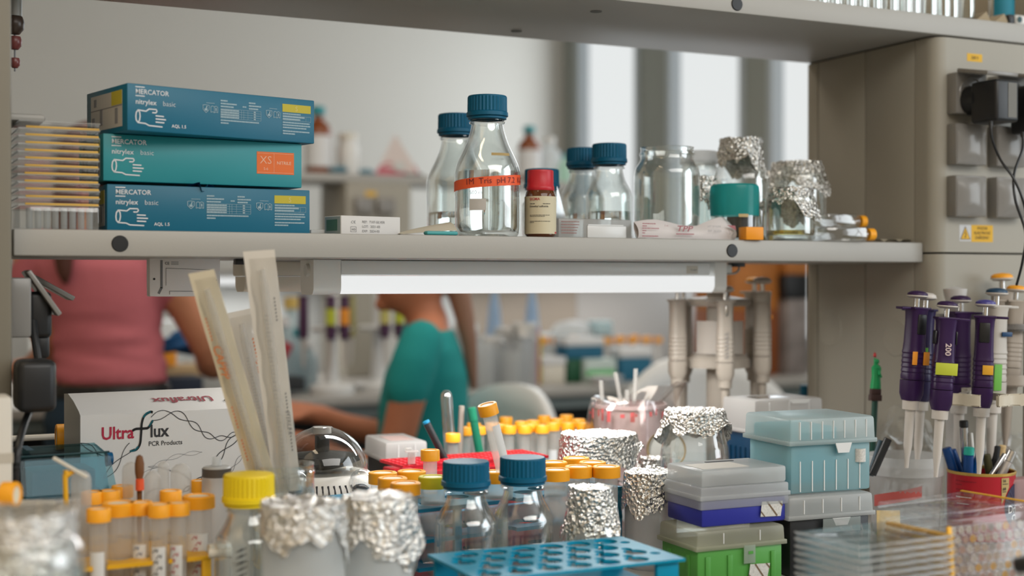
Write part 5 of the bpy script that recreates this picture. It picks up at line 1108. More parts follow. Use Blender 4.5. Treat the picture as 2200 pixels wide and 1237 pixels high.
# figure topped pen and black pen beside the tub
t = rod('figure_pen', 'dark green pen topped with a small green robed figure raising a red tip', 'pen', 1880, 905, 1883, 860, 1.96, 0.0045, mat('pen_dark_green', (0.01, 0.06, 0.045, 1), 0.3), None, 0, None, 0.05)
ztop = (W(1883, 1.96, v=860)-W(1880, 1.96, v=905)).length+0.05; GF = mat('figure_green', S(20, 150, 88), 0.4)
b = BM(); box(b, -0.0085, 0.0085, -0.008, 0.008, ztop-0.001, ztop+0.008, 0.0008); box(b, -0.007, 0.007, -0.007, 0.007, ztop+0.008, ztop+0.0165, 0.0008); obj('brown_block', b, mat('block_brown', (0.05, 0.022, 0.02, 1), 0.5), t)
b = BM(); lathe(b, [(0.0075, 0.0), (0.0072, 0.006), (0.0060, 0.018), (0.0064, 0.026), (0.0068, 0.031), (0.0045, 0.0345), (0.0022, 0.0355), (0.0022, 0.0365), (0.0036, 0.0385), (0.0038, 0.0410), (0.0026, 0.0435), (0, 0.0442)], 18, z0=ztop+0.0165, rf=lambda a, z, i: 1+0.06*math.sin(6*a)); tube(b, [(0.004, 0, ztop+0.046), (0.0085, 0, ztop+0.050), (0.0110, 0, ztop+0.062)], [0.0022, 0.0018, 0.0012], 8); tube(b, [(-0.004, -0.002, ztop+0.045), (-0.0085, -0.003, ztop+0.038), (-0.006, -0.006, ztop+0.034)], [0.0022, 0.0020, 0.0016], 8); obj('robed_figure', b, GF, t)
obj('red_tip', lathe(BM(), [(0, 0), (0.0024, 0.002), (0.0022, 0.005), (0, 0.0085)], 12, 0.0112, 0, ztop+0.0625), mat('tip_red', (0.50, 0.02, 0.03, 1), 0.4), t)
t.rotation_euler.rotate_axis('Y', R(5))
rod('marker', 'black pen standing between the pale blue box and the clear tub', 'pen', 1893, 978, 1909, 942, 1.84, 0.0055, BLACK, None, 0, None, 0.03)
rod('marker', 'grey and blue pen beside the black pen behind the pale blue box', 'pen', 1884, 978, 1894, 946, 1.85, 0.0045, mat('pen_slate', (0.05, 0.09, 0.12, 1), 0.4), None, 0, None, 0.03)
# clear bags
def bag(label, u, d, wx, wy, h, seed, m=BAG, squash=0.6):
    b = BM(); bmesh.ops.create_icosphere(b, subdivisions=4, radius=1.0)
    for v_ in b.verts: v_.co = Vector((v_.co.x*wx, v_.co.y*wy, (v_.co.z*0.5+0.5)*h))
    crumple(b, 0.026, 16, seed); crumple(b, 0.010, 55, seed+1)
    zmin = min(v_.co.z for v_ in b.verts)
    for v_ in b.verts: v_.co.z -= zmin
    return tag(obj('plastic_bag', b, m, loc=W(u, d, BZ), ang=0.45), label, 'bag')
BAGC = thin('clear_bag', (0.97, 0.975, 0.975, 1), 0.04, 0.35, 0.2)
bag('crumpled clear plastic bag against the column behind the clear tub', 1945, 2.02, 0.045, 0.030, 0.165, 3, BAGC)
bag('crumpled clear plastic bag at the right edge behind the red can', 2172, 2.06, 0.045, 0.035, 0.13, 6, BAGC)
tag(obj('pink_packet', box(BM(), -0.03, 0.03, 0, 0.02, 0.0008, 0.085, 0.004), milky('pink_pack', (0.62, 0.42, 0.42, 1), 0.3), loc=W(2205, 1.86, BZ)), 'pale pink packet beside the red can at the right edge', 'packet')
# ------------------------------------------------------------------ left part of the worktop
def helix(bm, pts, amp, per, wd, y, x0=None, ph=0.0, gap=True):
    """two interleaved printed strands along a curve in the xz plane; amp and per may change along it"""
    P = spline([Vector((a, 0, b)) for a, b in pts], 14); L = 0.0; A, Bs = [], []
    for i, p in enumerate(P):
        t = (P[min(i+1, len(P)-1)]-P[max(i-1, 0)]).normalized(); n_ = Vector((-t.z, 0, t.x)); f = i/(len(P)-1)
        if i: L += (p-P[i-1]).length/(per[0]+(per[1]-per[0])*f)*2*math.pi
        k = (amp[0]+(amp[1]-amp[0])*f)*math.sin(L/2+ph); A.append((p+n_*k)); Bs.append((p-n_*k))
    for S_ in (A, Bs): ribbon(bm, [(q.x, q.z) for q in S_], wd, y)
    return bm
ub = thing('product_carton', 'white carton printed Ultraflux PCR Products with dark helix drawings', 'carton', W(172, 1.62, BZ), 3); ub.scale = (0.9, 1, 1)
UW, UD, UH, UH2 = 0.242, 0.100, 0.196, 0.2150
b = BM(); pr = [(0, 0), (UD, 0), (UD, UH2), (UD*0.75, UH2+0.002), (UD*0.4, UH2-0.005), (0.008, UH+0.004), (0.0, UH)]
lo = [b.verts.new((0, y, z)) for y, z in pr]; hi = [b.verts.new((UW, y, z)) for y, z in pr]
for i in range(len(pr)): b.faces.new((lo[i], lo[(i+1) % len(pr)], hi[(i+1) % len(pr)], hi[i]))
b.faces.new(lo); b.faces.new(hi[::-1]); obj('carton', b, mat('carton_gloss_white', (0.68, 0.665, 0.645, 1), 0.4), ub, ang=0.4)
b = BM(); ftext(b, 'Ultra', 0.0215, 0.0270, 0.1655, -0.0006, 0.022, sx=0.98); obj('red_lettering', b, mat('logo_red', (0.40, 0.012, 0.045, 1), 0.5), ub, smooth=False)
b = BM(); ftext(b, 'lux', 0.0215, 0.0925, 0.1655, -0.0006, 0.022, sx=0.98); ftext(b, 'PCR Products', 0.0082, 0.0905, 0.1545, -0.0006, 0.008); obj('black_lettering', b, INK, ub, smooth=False)
b = BM(); F_ = [(0.0680, 0.1500), (0.0745, 0.1515), (0.0790, 0.1580), (0.0805, 0.1700), (0.0815, 0.1830), (0.0850, 0.1920), (0.0925, 0.1965), (0.0960, 0.1960)]
ribbon(b, [(p.x, p.z) for p in spline([Vector((x, 0, z)) for x, z in F_], 6)], 0.0030, -0.0008); ribbon(b, [(p.x, p.z) for p in spline([Vector((x, 0, z)) for x, z in ((0.0690, 0.1745), (0.0740, 0.1765), (0.0850, 0.1765), (0.0905, 0.1775), (0.0960, 0.1850))], 6)], 0.0030, -0.0008)
obj('long_letter_f', b, mat('logo_black', (0.012, 0.012, 0.014, 1), 0.5), ub, smooth=False)
TAC = mat('logo_teal', S(10, 105, 120), 0.5)
for c_, w_ in ((((0.0655, 0.1497), (0.0715, 0.1503), (0.0765, 0.1545)), 0.0022), (((0.0835, 0.1905), (0.0880, 0.1950), (0.0930, 0.1968)), 0.0024), (((0.0915, 0.1790), (0.0940, 0.1825), (0.0965, 0.1860)), 0.0020)):
    obj('teal_accent', ribbon(BM(), [(p.x, p.z) for p in spline([Vector((x, 0, z)) for x, z in c_], 6)], w_, -0.0009), TAC, ub, smooth=False)
HELM = mat('helix_ink', (0.05, 0.05, 0.055, 1), 0.6); HELP = mat('helix_pale', (0.28, 0.28, 0.29, 1), 0.6)
b = helix(BM(), [(0.0950, 0.1880), (0.112, 0.1935), (0.130, 0.1925), (0.150, 0.1800), (0.172, 0.1640), (0.192, 0.1590), (0.212, 0.1640), (0.250, 0.1840)], (0.0055, 0.0022), (0.034, 0.012), 0.0009, -0.0007, ph=0.4); obj('helix_print', b, HELM, ub, smooth=False)
b = helix(BM(), [(0.030, 0.1180), (0.045, 0.1320), (0.058, 0.1470), (0.068, 0.1560)], (0.0040, 0.0050), (0.034, 0.034), 0.0009, -0.0007); obj('helix_print', b, HELM, ub, smooth=False)
b = helix(BM(), [(-0.000, 0.1630), (0.014, 0.1560), (0.028, 0.1430)], (0.0028, 0.0035), (0.026, 0.026), 0.0008, -0.0007); obj('helix_print', b, HELM, ub, smooth=False)
b = helix(BM(), [(0.138, 0.0950), (0.160, 0.1080), (0.185, 0.1300), (0.210, 0.1560), (0.250, 0.1720)], (0.0022, 0.0052), (0.012, 0.036), 0.0011, -0.0007); obj('helix_print', b, HELM, ub, smooth=False)
b = helix(BM(), [(0.190, 0.1080), (0.205, 0.1160), (0.225, 0.1370), (0.250, 0.1500)], (0.0014, 0.0036), (0.010, 0.024), 0.0007, -0.0007); obj('helix_print', b, HELP, ub, smooth=False)
b = helix(BM(), [(0.075, 0.1120), (0.100, 0.1290), (0.130, 0.1400), (0.165, 0.1430)], (0.0030, 0.0025), (0.024, 0.024), 0.0004, -0.0007); obj('helix_print', b, HELP, ub, smooth=False)
b = helix(BM(), [(0.090, 0.1290), (0.108, 0.1270), (0.122, 0.1220), (0.138, 0.1180), (0.152, 0.1020)], (0.0010, 0.0012), (0.016, 0.012), 0.0005, -0.0007); obj('helix_print', b, HELP, ub, smooth=False)
obj('curve_print', ribbon(BM(), [(p.x, p.z) for p in spline([Vector((x, 0, z)) for x, z in ((0.088, 0.0960), (0.098, 0.1010), (0.110, 0.1005), (0.120, 0.0950))], 6)], 0.0010, -0.0007), HELP, ub, smooth=False)
SL = math.atan2(UH2-0.005-UH-0.004, UD*0.4-0.008)
TOPM = Matrix.Translation((0, 0.008, UH+0.0046)) @ Matrix.Rotation(SL, 4, 'X') @ Matrix.Rotation(math.pi, 4, 'Z')
b = BM(); text_into(b, 'Ultraflux', 0.024, Matrix.Translation((0.190, 0, 0)) @ TOPM @ Matrix.Translation((0, -0.030, 0.0006)), 0.02); obj('lid_lettering', b, mat('logo_red_lid', (0.30, 0.06, 0.08, 1), 0.5), ub, smooth=False)
b = BM(); text_into(b, 'COMBO', 0.012, Matrix.Translation((0.247, 0, 0)) @ TOPM @ Matrix.Translation((0, -0.016, 0.0006)), 0.01); obj('lid_mark', b, INK, ub, smooth=False)

# tinted electrophoresis box with the thick cable beside it
gbx = thing('gel_box', 'small grey box with slanted blue tinted clear lid at the left', 'gel box', W(46, 1.485, BZ), 3)
b = BM(); box(b, 0, 0.100, 0, 0.095, 0.0008, 0.114, 0.004); obj('base', b, mat('gel_base', (0.44, 0.45, 0.45, 1), 0.35), gbx)
b = BM(); pr = [(0.002, 0.115), (0.094, 0.115), (0.094, 0.158), (0.085, 0.166), (0.020, 0.161)]
lo = [b.verts.new((0.001, y, z)) for y, z in pr]; hi = [b.verts.new((0.099+(0.006 if z < 0.12 else 0), y, z)) for y, z in pr]
for i in range(len(pr)): b.faces.new((lo[i], lo[(i+1) % len(pr)], hi[(i+1) % len(pr)], hi[i]))
b.faces.new(lo); b.faces.new(hi[::-1]); bmesh.ops.bevel(b, geom=[e for e in b.edges if e.calc_length() > 0.05], offset=0.004, segments=2, affect='EDGES')
ld = obj('lid', b, thin('tinted_lid', (0.55, 0.76, 0.80, 1), 0.05, 0.3, 0.12, (0.25, 0.3, 0.32, 1)), gbx)
b = BM(); quad(b, [(0.006, 0.0042, 0.118), (0.096, 0.0042, 0.118), (0.093, 0.0185, 0.157), (0.006, 0.0185, 0.157)]); obj('front_window', b, thin('window_tint', (0.10, 0.42, 0.50, 1), 0.06, 0.3, 0.12, (0.25, 0.35, 0.4, 1)), ld, smooth=False)
obj('lid_edge', tube(BM(), [(0.002, 0.0195, 0.1615), (0.099, 0.0195, 0.1615)], 0.0013, 6), mat('dark_teal', (0.01, 0.05, 0.06, 1), 0.4), ld)
obj('tray', box(BM(), 0.015, 0.085, 0.026, 0.086, 0.1155, 0.142, 0.002), mat('gel_tray', (0.06, 0.16, 0.18, 1), 0.4), gbx)
obj('knob', lathe(BM(), [(0, 0.009), (0.0075, 0.007), (0.009, 0.0), (0, 0)], 18, mx=Matrix.Translation((0.101, 0.045, 0.150)) @ Matrix.Rotation(math.pi/2, 4, 'Y')), mat('knob_blue', S(8, 78, 118), 0.3), gbx)
b = BM(); box(b, 0.010, 0.018, 0.030, 0.075, 0.1672, 0.1675); obj('blue_tab', b, mat('tab_blue', S(50, 95, 115), 0.5), gbx)
t = centrifuge_tube('orange capped tube lying flat behind the grey box with blue lid', 100, 1.74, EYE-0.2, True, None, k=1.0)
t.rotation_euler = (0, R(-90), R(-2)); t.location = W(120, 1.75, EYE-0.206)+Vector((0.117, 0, 0)); 
tag(obj('pipette_shaft', tube(BM(), [(-0.10, 0, 0), (0.036, 0, 0)], 0.0042, 10), CREAM, loc=W(62, 1.80, EYE-0.212)), 'cream rod lying behind the orange capped tube at the left', 'rod')
t = thing('storage_box', 'dark box under the lying orange capped tube at the left', 'box', W(34, 1.715, BZ), 0); obj('carton', box(BM(), -0.02, 0.16, 0, 0.08, 0.0008, EYE-0.2225-BZ, 0.002), DARK, t)
t = thing('equipment_case', 'cream equipment case cut off by the left edge below the upright', 'case', W(26, 1.35, BZ), 0)
obj('shell', box(BM(), -0.12, 0, 0, 0.05, 0.0008, 0.242, 0.003), mat('case_cream', (0.64, 0.60, 0.53, 1), 0.5), t); obj('band', box(BM(), -0.12, 0.0006, -0.0006, 0.03, 0.176, 0.186), mat('case_band', (0.50, 0.46, 0.39, 1), 0.5), t)
t = centrifuge_tube('orange capped tube lying at the far left edge in front of the cream case', 20, 1.30, EYE-0.2, False, None, k=1.1)
t.rotation_euler = (0, R(90), R(-30)); t.location = W(36, 1.28, EYE-0.205)-Vector((0.121*math.cos(R(30)), -0.121*math.sin(R(30)), 0))
t = thing('tube_tray', 'pale tray under the tube lying at the far left edge', 'tray', W(-10, 1.25, BZ), -26); obj('tray', box(BM(), -0.06, 0.03, 0, 0.08, 0.0008, EYE-0.2175-BZ, 0.003), CREAM, t)

# wrapped serological pipettes leaning in a clear jar
wj = jar('wrapper_jar', 'clear jar holding the tall wrapped pipettes beside the dome centrifuge', 'jar', 605, 1.50, 0.036, 0.155, BZ, neck=0.98, shoulder=0.05)
def wrapped(label, u0, y0, d0, u1, y1, d1, w0, w1, pm, txt, tcol, blis=True):
    """flat paper-and-film sleeve with the pipette showing as a ridge"""
    a, c_ = W(u0, d0, v=y0), W(u1, d1, v=y1); ax = (c_-a); L_ = ax.length; ax.normalize()
    right = Vector((math.cos(TH), -math.sin(TH), 0)); x = (right-ax*right.dot(ax)).normalized(); yv = ax.cross(x)
    t = thing('pipette_wrapper', label, 'wrapper', a, 0, 'wrapped pipettes leaning in the jar'); t.matrix_world = Matrix.Translation(a) @ Matrix((x, yv, ax)).transposed().to_4x4()
    n = 20; rows = []; b = BM()
    for i in range(n+1):
        f = i/n; w_ = w0+(w1-w0)*f
        rows.append([b.verts.new((w_*(q-0.5), 0.0012*math.sin(i*0.9)*(q-0.5), L_*f)) for q in (0, .25, .5, .75, 1)])
    for A, B in zip(rows, rows[1:]):
        for j in range(4): b.faces.new((A[j], A[j+1], B[j+1], B[j]))
    obj('paper', b, pm, t)
    b = BM(); rows = []
    for i in range(n+1):
        f = i/n; w_ = w0+(w1-w0)*f; h = 0.0075*min(1, 12*(1-f))*(0.9+0.1*math.sin(i*2.3))
        rows.append([b.verts.new((w_*(q-0.42)*0.86+0.0012*math.sin(i*1.7+q*5), -0.0006-h*math.sin(math.pi*q)**0.8, L_*f*0.97)) for q in (0, .15, .35, .5, .65, .85, 1)])
    for A, B in zip(rows, rows[1:]):
        for j in range(6): b.faces.new((A[j], A[j+1], B[j+1], B[j]))
    obj('film', b, FILM, t, ang=0.5)
    pb = lathe(BM(), [(0, 0.001), (0.0015, 0.004), (0.0042, 0.03), (0.0042, L_*0.86), (0.003, L_*0.90), (0.003, L_*0.93), (0, L_*0.93)], 14, cx=0.002, cy=-0.0048); pp = obj('pipette', pb, TUBEP, t)
    b = BM()
    for i in range(36): ribbon(b, [(0.002-0.0022, L_*0.15+i*L_*0.017), (0.002+(0.0016 if i % 2 else 0.0006), L_*0.15+i*L_*0.017)], 0.0006, -0.0094)
    obj('scale_marks', b, GREYINK, pp, smooth=False)
    if txt:
        b = BM(); mx = Matrix.Translation((-w1*0.30 if txt[1] else w1*0.28, -0.0078, L_*txt[2])) @ FRONT @ Matrix.Rotation(-math.pi/2, 4, 'Z'); text_into(b, txt[0], txt[3], mx, 0.01, shear=0.2)
        for zz in (0.18, 0.33, 0.72): 
            for k in range(7): ribbon(b, [(-w1*0.27 if txt[1] else w1*0.34, L_*zz+0.004*k), (-w1*0.24 if txt[1] else w1*0.36, L_*zz+0.004*k+0.002)], 0.0014, -0.0076)
        obj('lettering', b, tcol, t, smooth=False)
    return t
FILM = thin('wrapper_film', (0.975, 0.975, 0.97, 1), 0.07, 0.45, 0.22)
wrapped('cream wrapped pipette with orange lettering, leaning furthest left', 572, 1062, 1.49, 432, 583, 1.40, 0.030, 0.028, mat('sleeve_cream', (0.84, 0.77, 0.60, 1), 0.7), ('CAPPP', True, 0.70, 0.0135), mat('orange_print', (0.75, 0.22, 0.05, 1), 0.6))
wrapped('short wrapped pipette standing between the two tall ones', 596, 1058, 1.53, 510, 668, 1.52, 0.034, 0.034, mat('sleeve_clear', (0.82, 0.81, 0.79, 1), 0.6), ('5 ml', False, 0.72, 0.008), mat('orange_print', (0.75, 0.22, 0.05, 1), 0.6))
wrapped('tallest white wrapped pipette with grey scale marks, standing upright', 618, 1055, 1.51, 556, 538, 1.45, 0.030, 0.0345, mat('sleeve_white', (0.84, 0.81, 0.76, 1), 0.7), ('STERILE R', False, 0.35, 0.0065), GREYINK)

# dome centrifuge
mc = thing('mini_centrifuge', 'small white centrifuge with smoky clear dome lid', 'centrifuge', W(692, 1.75, BZ), -math.degrees(TH))
BPR = [(0, 0.002), (0.070, 0.002), (0.078, 0.010), (0.081, 0.045), (0.078, 0.068), (0.068, 0.096), (0.0610, 0.106), (0.057, 0.110), (0, 0.110)]
b = BM(); lathe(b, BPR, 56, rf=lambda a, z, i: 1+0.10*max(0, math.cos(a+0.35))**3)
obj('base', b, mat('centrifuge_white', (0.70, 0.69, 0.66, 1), 0.35), mc)
obj('dome', lathe(BM(), [(0.0590, 0.111)]+[(0.0590*math.cos(R(a)), 0.111+0.0575*math.sin(R(a))) for a in range(5, 76, 7)]+[(0.012, 0.1688), (0, 0.169)], 48), thin('smoky_dome', (0.74, 0.74, 0.72, 1), 0.035, 0.5, 0.03), mc)
obj('dome_cap', lathe(BM(), [(0, 0.1685), (0.0115, 0.168), (0.012, 0.160), (0, 0.159)], 24), mat('dome_cap', (0.60, 0.58, 0.57, 1), 0.4), mc)
obj('rotor', lathe(BM(), [(0, 0.157), (0.0095, 0.157), (0.0095, 0.137), (0.044, 0.132), (0.047, 0.125), (0.040, 0.120), (0.015, 0.114), (0, 0.1115)], 40, rf=lambda a, z, i: 1+(0.05 if i % 4 < 2 and 0.121 < z < 0.134 else 0)), mat('rotor_black', (0.02, 0.02, 0.02, 1), 0.35), mc)
for a in (-17, 47):
    k = 1+0.10*max(0, math.cos(R(a)-math.pi/2+0.35))**3; q = Vector((0.0705*k*math.sin(R(a)), -0.0705*k*math.cos(R(a)), 0.1035))
    l = BM(); bmesh.ops.create_icosphere(l, subdivisions=3, radius=0.0150); bmesh.ops.transform(l, matrix=Matrix.Translation(q) @ Matrix.Diagonal((0.95, 0.7, 1.15, 1)), verts=l.verts); obj('latch', l, thin('latch_clear', (0.9, 0.9, 0.9, 1), 0.1, 0.7, 0.05), mc)
    l = BM(); bmesh.ops.create_icosphere(l, subdivisions=3, radius=0.0125); bmesh.ops.transform(l, matrix=Matrix.Translation(q+Vector((0, 0, -0.012))) @ Matrix.Diagonal((1.0, 0.8, 0.85, 1)), verts=l.verts); obj('latch_button', l, BLACK, mc)
b = BM(); R_at = lambda z: 0.078+(0.068-0.078)*(z-0.068)/0.028 if z < 0.096 else 0.068-0.007*(z-0.096)/0.010
for i in range(8):
    a = R(2+6.2*i); k = 1+0.10*max(0, math.cos(a-math.pi/2+0.35))**3
    tube(b, [Vector((math.sin(a+0.03*j)*R_at(z)*k, -math.cos(a+0.03*j)*R_at(z)*k, z)) for j, z in ((1, 0.076), (0.5, 0.088), (0, 0.1005))], 0.0014, 6)
obj('vent_slots', b, INK, mc)
obj('logo_patch', patch(BM(), 0.0768, -10, 1, 0.078, 0.090, 5), mat('logo_blue', (0.03, 0.05, 0.22, 1), 0.4), mc, ang=2)

# ------------------------------------------------------------------ pipettes
def frame(u0, y0, u1, y1, d0, d1=None):
    a, c_ = W(u0, d0, v=y0), W(u1, d1 or d0, v=y1); ax = c_-a; L_ = ax.length; ax.normalize()
    right = Vector((math.cos(TH), -math.sin(TH), 0)); x = (right-ax*right.dot(ax)).normalized()
    return Matrix.Translation(a) @ Matrix((x, ax.cross(x), ax)).transposed().to_4x4(), L_
PURP = mat('pipette_purple', S(52, 29, 72), 0.38, spec=0.3); PWH = mat('pipette_white', (0.60, 0.56, 0.52, 1), 0.35); PGR = mat('pipette_grey', (0.40, 0.35, 0.30, 1), 0.4)
def pipette(label, fr, roll, bodym, shaftm, topm, group, stickers=(), hook=1, blackwin=True):
    M4, L_ = fr; k = L_/0.243
    t = thing('pipette', label, 'pipette', (0, 0, 0), 0, group); t.matrix_world = M4 @ Matrix.Rotation(R(roll), 4, 'Z')
    sc = lambda pr: [(r*k, z*k) for r, z in pr]
    obj('shaft', lathe(BM(), sc([(0, 0), (0.0028, 0.0), (0.0036, 0.014), (0.0058, 0.030), (0.0066, 0.080), (0.0108, 0.0802), (0.0112, 0.0925), (0, 0.0925)]), 22), shaftm, t)
    sq = lambda a, z, i: 1/max(0.80, (abs(math.cos(a))**3.2+abs(math.sin(a))**3.2)**(1/3.2))*0.93
    obj('nozzle_collar', lathe(BM(), sc([(0, 0.0926), (0.0120, 0.0926), (0.0152, 0.102), (0.0154, 0.1205), (0, 0.1206)]), 28, rf=sq), bodym, t)
    pr = [(0, 0.1215), (0.0148, 0.1215)]
    for i in range(6): z = 0.126+0.0065*i; pr += [(0.0152, z), (0.0143, z+0.0045)]
    pr += [(0.0142, 0.168), (0.0138, 0.172), (0.0134, 0.200), (0.0140, 0.212), (0.0150, 0.2175), (0, 0.2176)]
    obj('grip', lathe(BM(), sc(pr), 30, rf=sq), bodym, t)
    b = BM(); box(b, -0.015*k, 0.015*k, -0.013*k, 0.013*k, 0.2172*k, 0.2205*k, 0.001); box(b, *sorted((0.012*k*hook, 0.031*k*hook)), -0.007*k, 0.007*k, 0.2165*k, 0.2200*k, 0.0012); obj('finger_hook', b, bodym, t)
    if blackwin: obj('dial_window', box(BM(), -0.0072*k, 0.0072*k, -0.0142*k, -0.010*k, 0.183*k, 0.211*k, 0.002*k), BLACK, t)
    obj('plunger_rod', lathe(BM(), sc([(0.0035, 0.2206), (0.0035, 0.2345)]), 14), METAL, t)
    obj('plunger_base', lathe(BM(), sc([(0, 0.2320), (0.0100, 0.2325), (0.0145, 0.2350), (0.0145, 0.2365), (0, 0.2366)]), 28), PWH, t)
    obj('plunger_button', lathe(BM(), sc([(0.0138, 0.2367), (0.0132, 0.2395), (0.0090, 0.2420), (0, 0.243)]), 28), topm, t)
    for (x, z, w_, h_, m_) in stickers: obj('sticker', box(BM(), x*k, (x+w_)*k, -0.0160*k, -0.0145*k, z*k, (z+h_)*k, 0.0004), m_, t)
    return t
LIMES = mat('sticker_lime', (0.50, 0.55, 0.04, 1), 0.6); ORS = mat('sticker_orange', (0.85, 0.32, 0.03, 1), 0.6); GRS = mat('sticker_green', (0.14, 0.42, 0.06, 1), 0.6)
gp = 'pipettes hanging on the white stand at the right'
pipette('purple pipette at the left of the white stand, orange stickers on its grip', frame(1948, 1005, 1972, 624, 1.83), 25, PURP, PWH, PURP, gp, ((-0.0150, 0.142, 0.008, 0.018, ORS), (0.004, 0.142, 0.010, 0.018, ORS)), -1)
t = pipette('purple pipette with lime band in the middle of the white stand', frame(2011, 1025, 2036, 646, 1.80), 0, PURP, PWH, PURP, gp, ((-0.0150, 0.1415, 0.030, 0.0165, LIMES),), 1, False)
b = BM(); text_into(b, '200', 0.011, Matrix.Translation((-0.0035, -0.0160, 0.180)) @ FRONT @ Matrix.Rotation(-math.pi/2, 4, 'Z'), 0.02); obj('lettering', b, mat('digit_pink', (0.65, 0.52, 0.50, 1), 0.5), t, smooth=False)
for s_ in (-1, 1): obj('side_notch', box(BM(), *sorted((s_*0.0128, s_*0.0150)), -0.006, 0.006, 0.178, 0.196, 0.002), BLACK, t)
pipette('purple pipette at the right of the white stand with a yellow sticker', frame(2104, 1018, 2118, 643, 1.82), -18, PURP, PWH, mat('button_blue', S(70, 66, 140), 0.3), gp, ((-0.001, 0.139, 0.014, 0.013, mat('sticker_amber', (0.85, 0.45, 0.04, 1), 0.6)),), 1)
pipette('bluish purple pipette half hidden behind the left one, green sticker', frame(1971, 1005, 1990, 628, 1.89), -30, mat('pipette_indigo', S(38, 30, 70), 0.38), PWH, PWH, gp, ((-0.004, 0.145, 0.014, 0.022, GRS),), -1, False)
pipette('purple pipette at the back of the white stand, seen over its arm', frame(2058, 1012, 2064, 634, 1.93), 10, PURP, PWH, PURP, gp, (), 1, False)
pipette('grey pipette with green sticker right behind the purple ones', frame(2128, 1018, 2142, 618, 1.90), 20, mat('pipette_pale', (0.50, 0.47, 0.43, 1), 0.4), PWH, mat('button_navy', S(20, 62, 92), 0.4), gp, ((-0.012, 0.110, 0.012, 0.034, GRS), (-0.002, 0.180, 0.016, 0.006, mat('band_blue', S(12, 60, 100), 0.4))), 1, False)
st = thing('pipette_stand', 'white pipette stand with cream arms in front of the right column', 'stand', W(2052, 1.965, BZ), -math.degrees(TH))
obj('pole', lathe(BM(), [(0.0145, 0.012), (0.013, 0.10), (0.012, 0.325), (0.016, 0.338), (0.017, 0.346), (0, 0.350)], 26), mat('stand_white', (0.58, 0.57, 0.56, 1), 0.35), st)
obj('foot', lathe(BM(), [(0, 0.001), (0.034, 0.001), (0.035, 0.006), (0.020, 0.013), (0, 0.014)], 36), MATS['stand_white'], st)
ARM = mat('arm_cream', (0.60, 0.55, 0.45, 1), 0.4)
def armband(parent, pts, z, h, th, m, name='arm'):
    b = BM(); P_ = spline([Vector((x, y, 0)) for x, y in pts], 8); rows = []
    for i, p in enumerate(P_):
        t_ = (P_[min(i+1, len(P_)-1)]-P_[max(i-1, 0)]).normalized(); n_ = Vector((-t_.y, t_.x, 0))*th/2
        rows.append([b.verts.new(p+n_*s_+Vector((0, 0, zz))) for s_, zz in ((-1, z), (1, z), (1, z+h), (-1, z+h))])
    for A, B in zip(rows, rows[1:]):
        for j in range(4): b.faces.new((A[j], A[(j+1) % 4], B[(j+1) % 4], B[j]))
    b.faces.new(rows[0]); b.faces.new(rows[-1][::-1]); bmesh.ops.bevel(b, geom=[e for e in b.edges if abs((e.verts[0].co-e.verts[1].co).z) < 1e-6 and e.calc_length() > 1e-4], offset=min(th, h)*0.25, segments=2, affect='EDGES')
    return obj(name, b, m, parent)
armband(st, [(-0.068, -0.168), (-0.052, -0.171), (-0.036, -0.189), (-0.030, -0.193)], 0.192, 0.016, 0.006, ARM); armband(st, [(-0.008, -0.195), (0.002, -0.191), (0.016, -0.177), (0.036, -0.175)], 0.192, 0.016, 0.006, ARM)
armband(st, [(0, 0), (-0.006, -0.08), (-0.030, -0.13), (-0.048, -0.165)], 0.196, 0.010, 0.010, ARM); armband(st, [(0, 0), (0.006, -0.08), (0.010, -0.13), (0.020, -0.172)], 0.196, 0.010, 0.010, ARM)
DKA = mat('arm_dark', (0.20, 0.19, 0.18, 1), 0.35)
armband(st, [(0.004, -0.004), (0.03, -0.012), (0.055, 0.002)], 0.302, 0.008, 0.014, DKA, 'top_arm'); armband(st, [(-0.004, -0.004), (-0.03, -0.006), (-0.050, 0.008)], 0.302, 0.008, 0.014, DKA, 'top_arm')
gp2 = 'grey pipettes at the right edge'
pipette('grey pipette with orange button, taller of two at the right edge of the photo', frame(2165, 990, 2152, 586, 2.05), 0, PGR, PGR, ORANGE, gp2, (), 1, False)
pipette('grey pipette with orange button, lower one at the right edge of the photo', frame(2160, 965, 2184, 612, 1.97), 0, PGR, PGR, ORANGE, gp2, (), -1, False)
st2 = thing('pipette_stand', 'second pipette stand with grey arms cut off by the right edge', 'stand', W(2225, 1.97, BZ), -math.degrees(TH)-6)
obj('pole', lathe(BM(), [(0.018, 0.012), (0.016, 0.33), (0, 0.332)], 24), PGR, st2); obj('foot', lathe(BM(), [(0, 0.001), (0.06, 0.001), (0.03, 0.013), (0, 0.014)], 32), PGR, st2)
armband(st2, [(0, 0), (-0.030, -0.022), (-0.052, -0.012)], 0.285, 0.010, 0.016, DKA, 'top_arm'); armband(st2, [(0, 0), (-0.030, -0.030), (-0.056, -0.026)], 0.205, 0.016, 0.008, PGR)

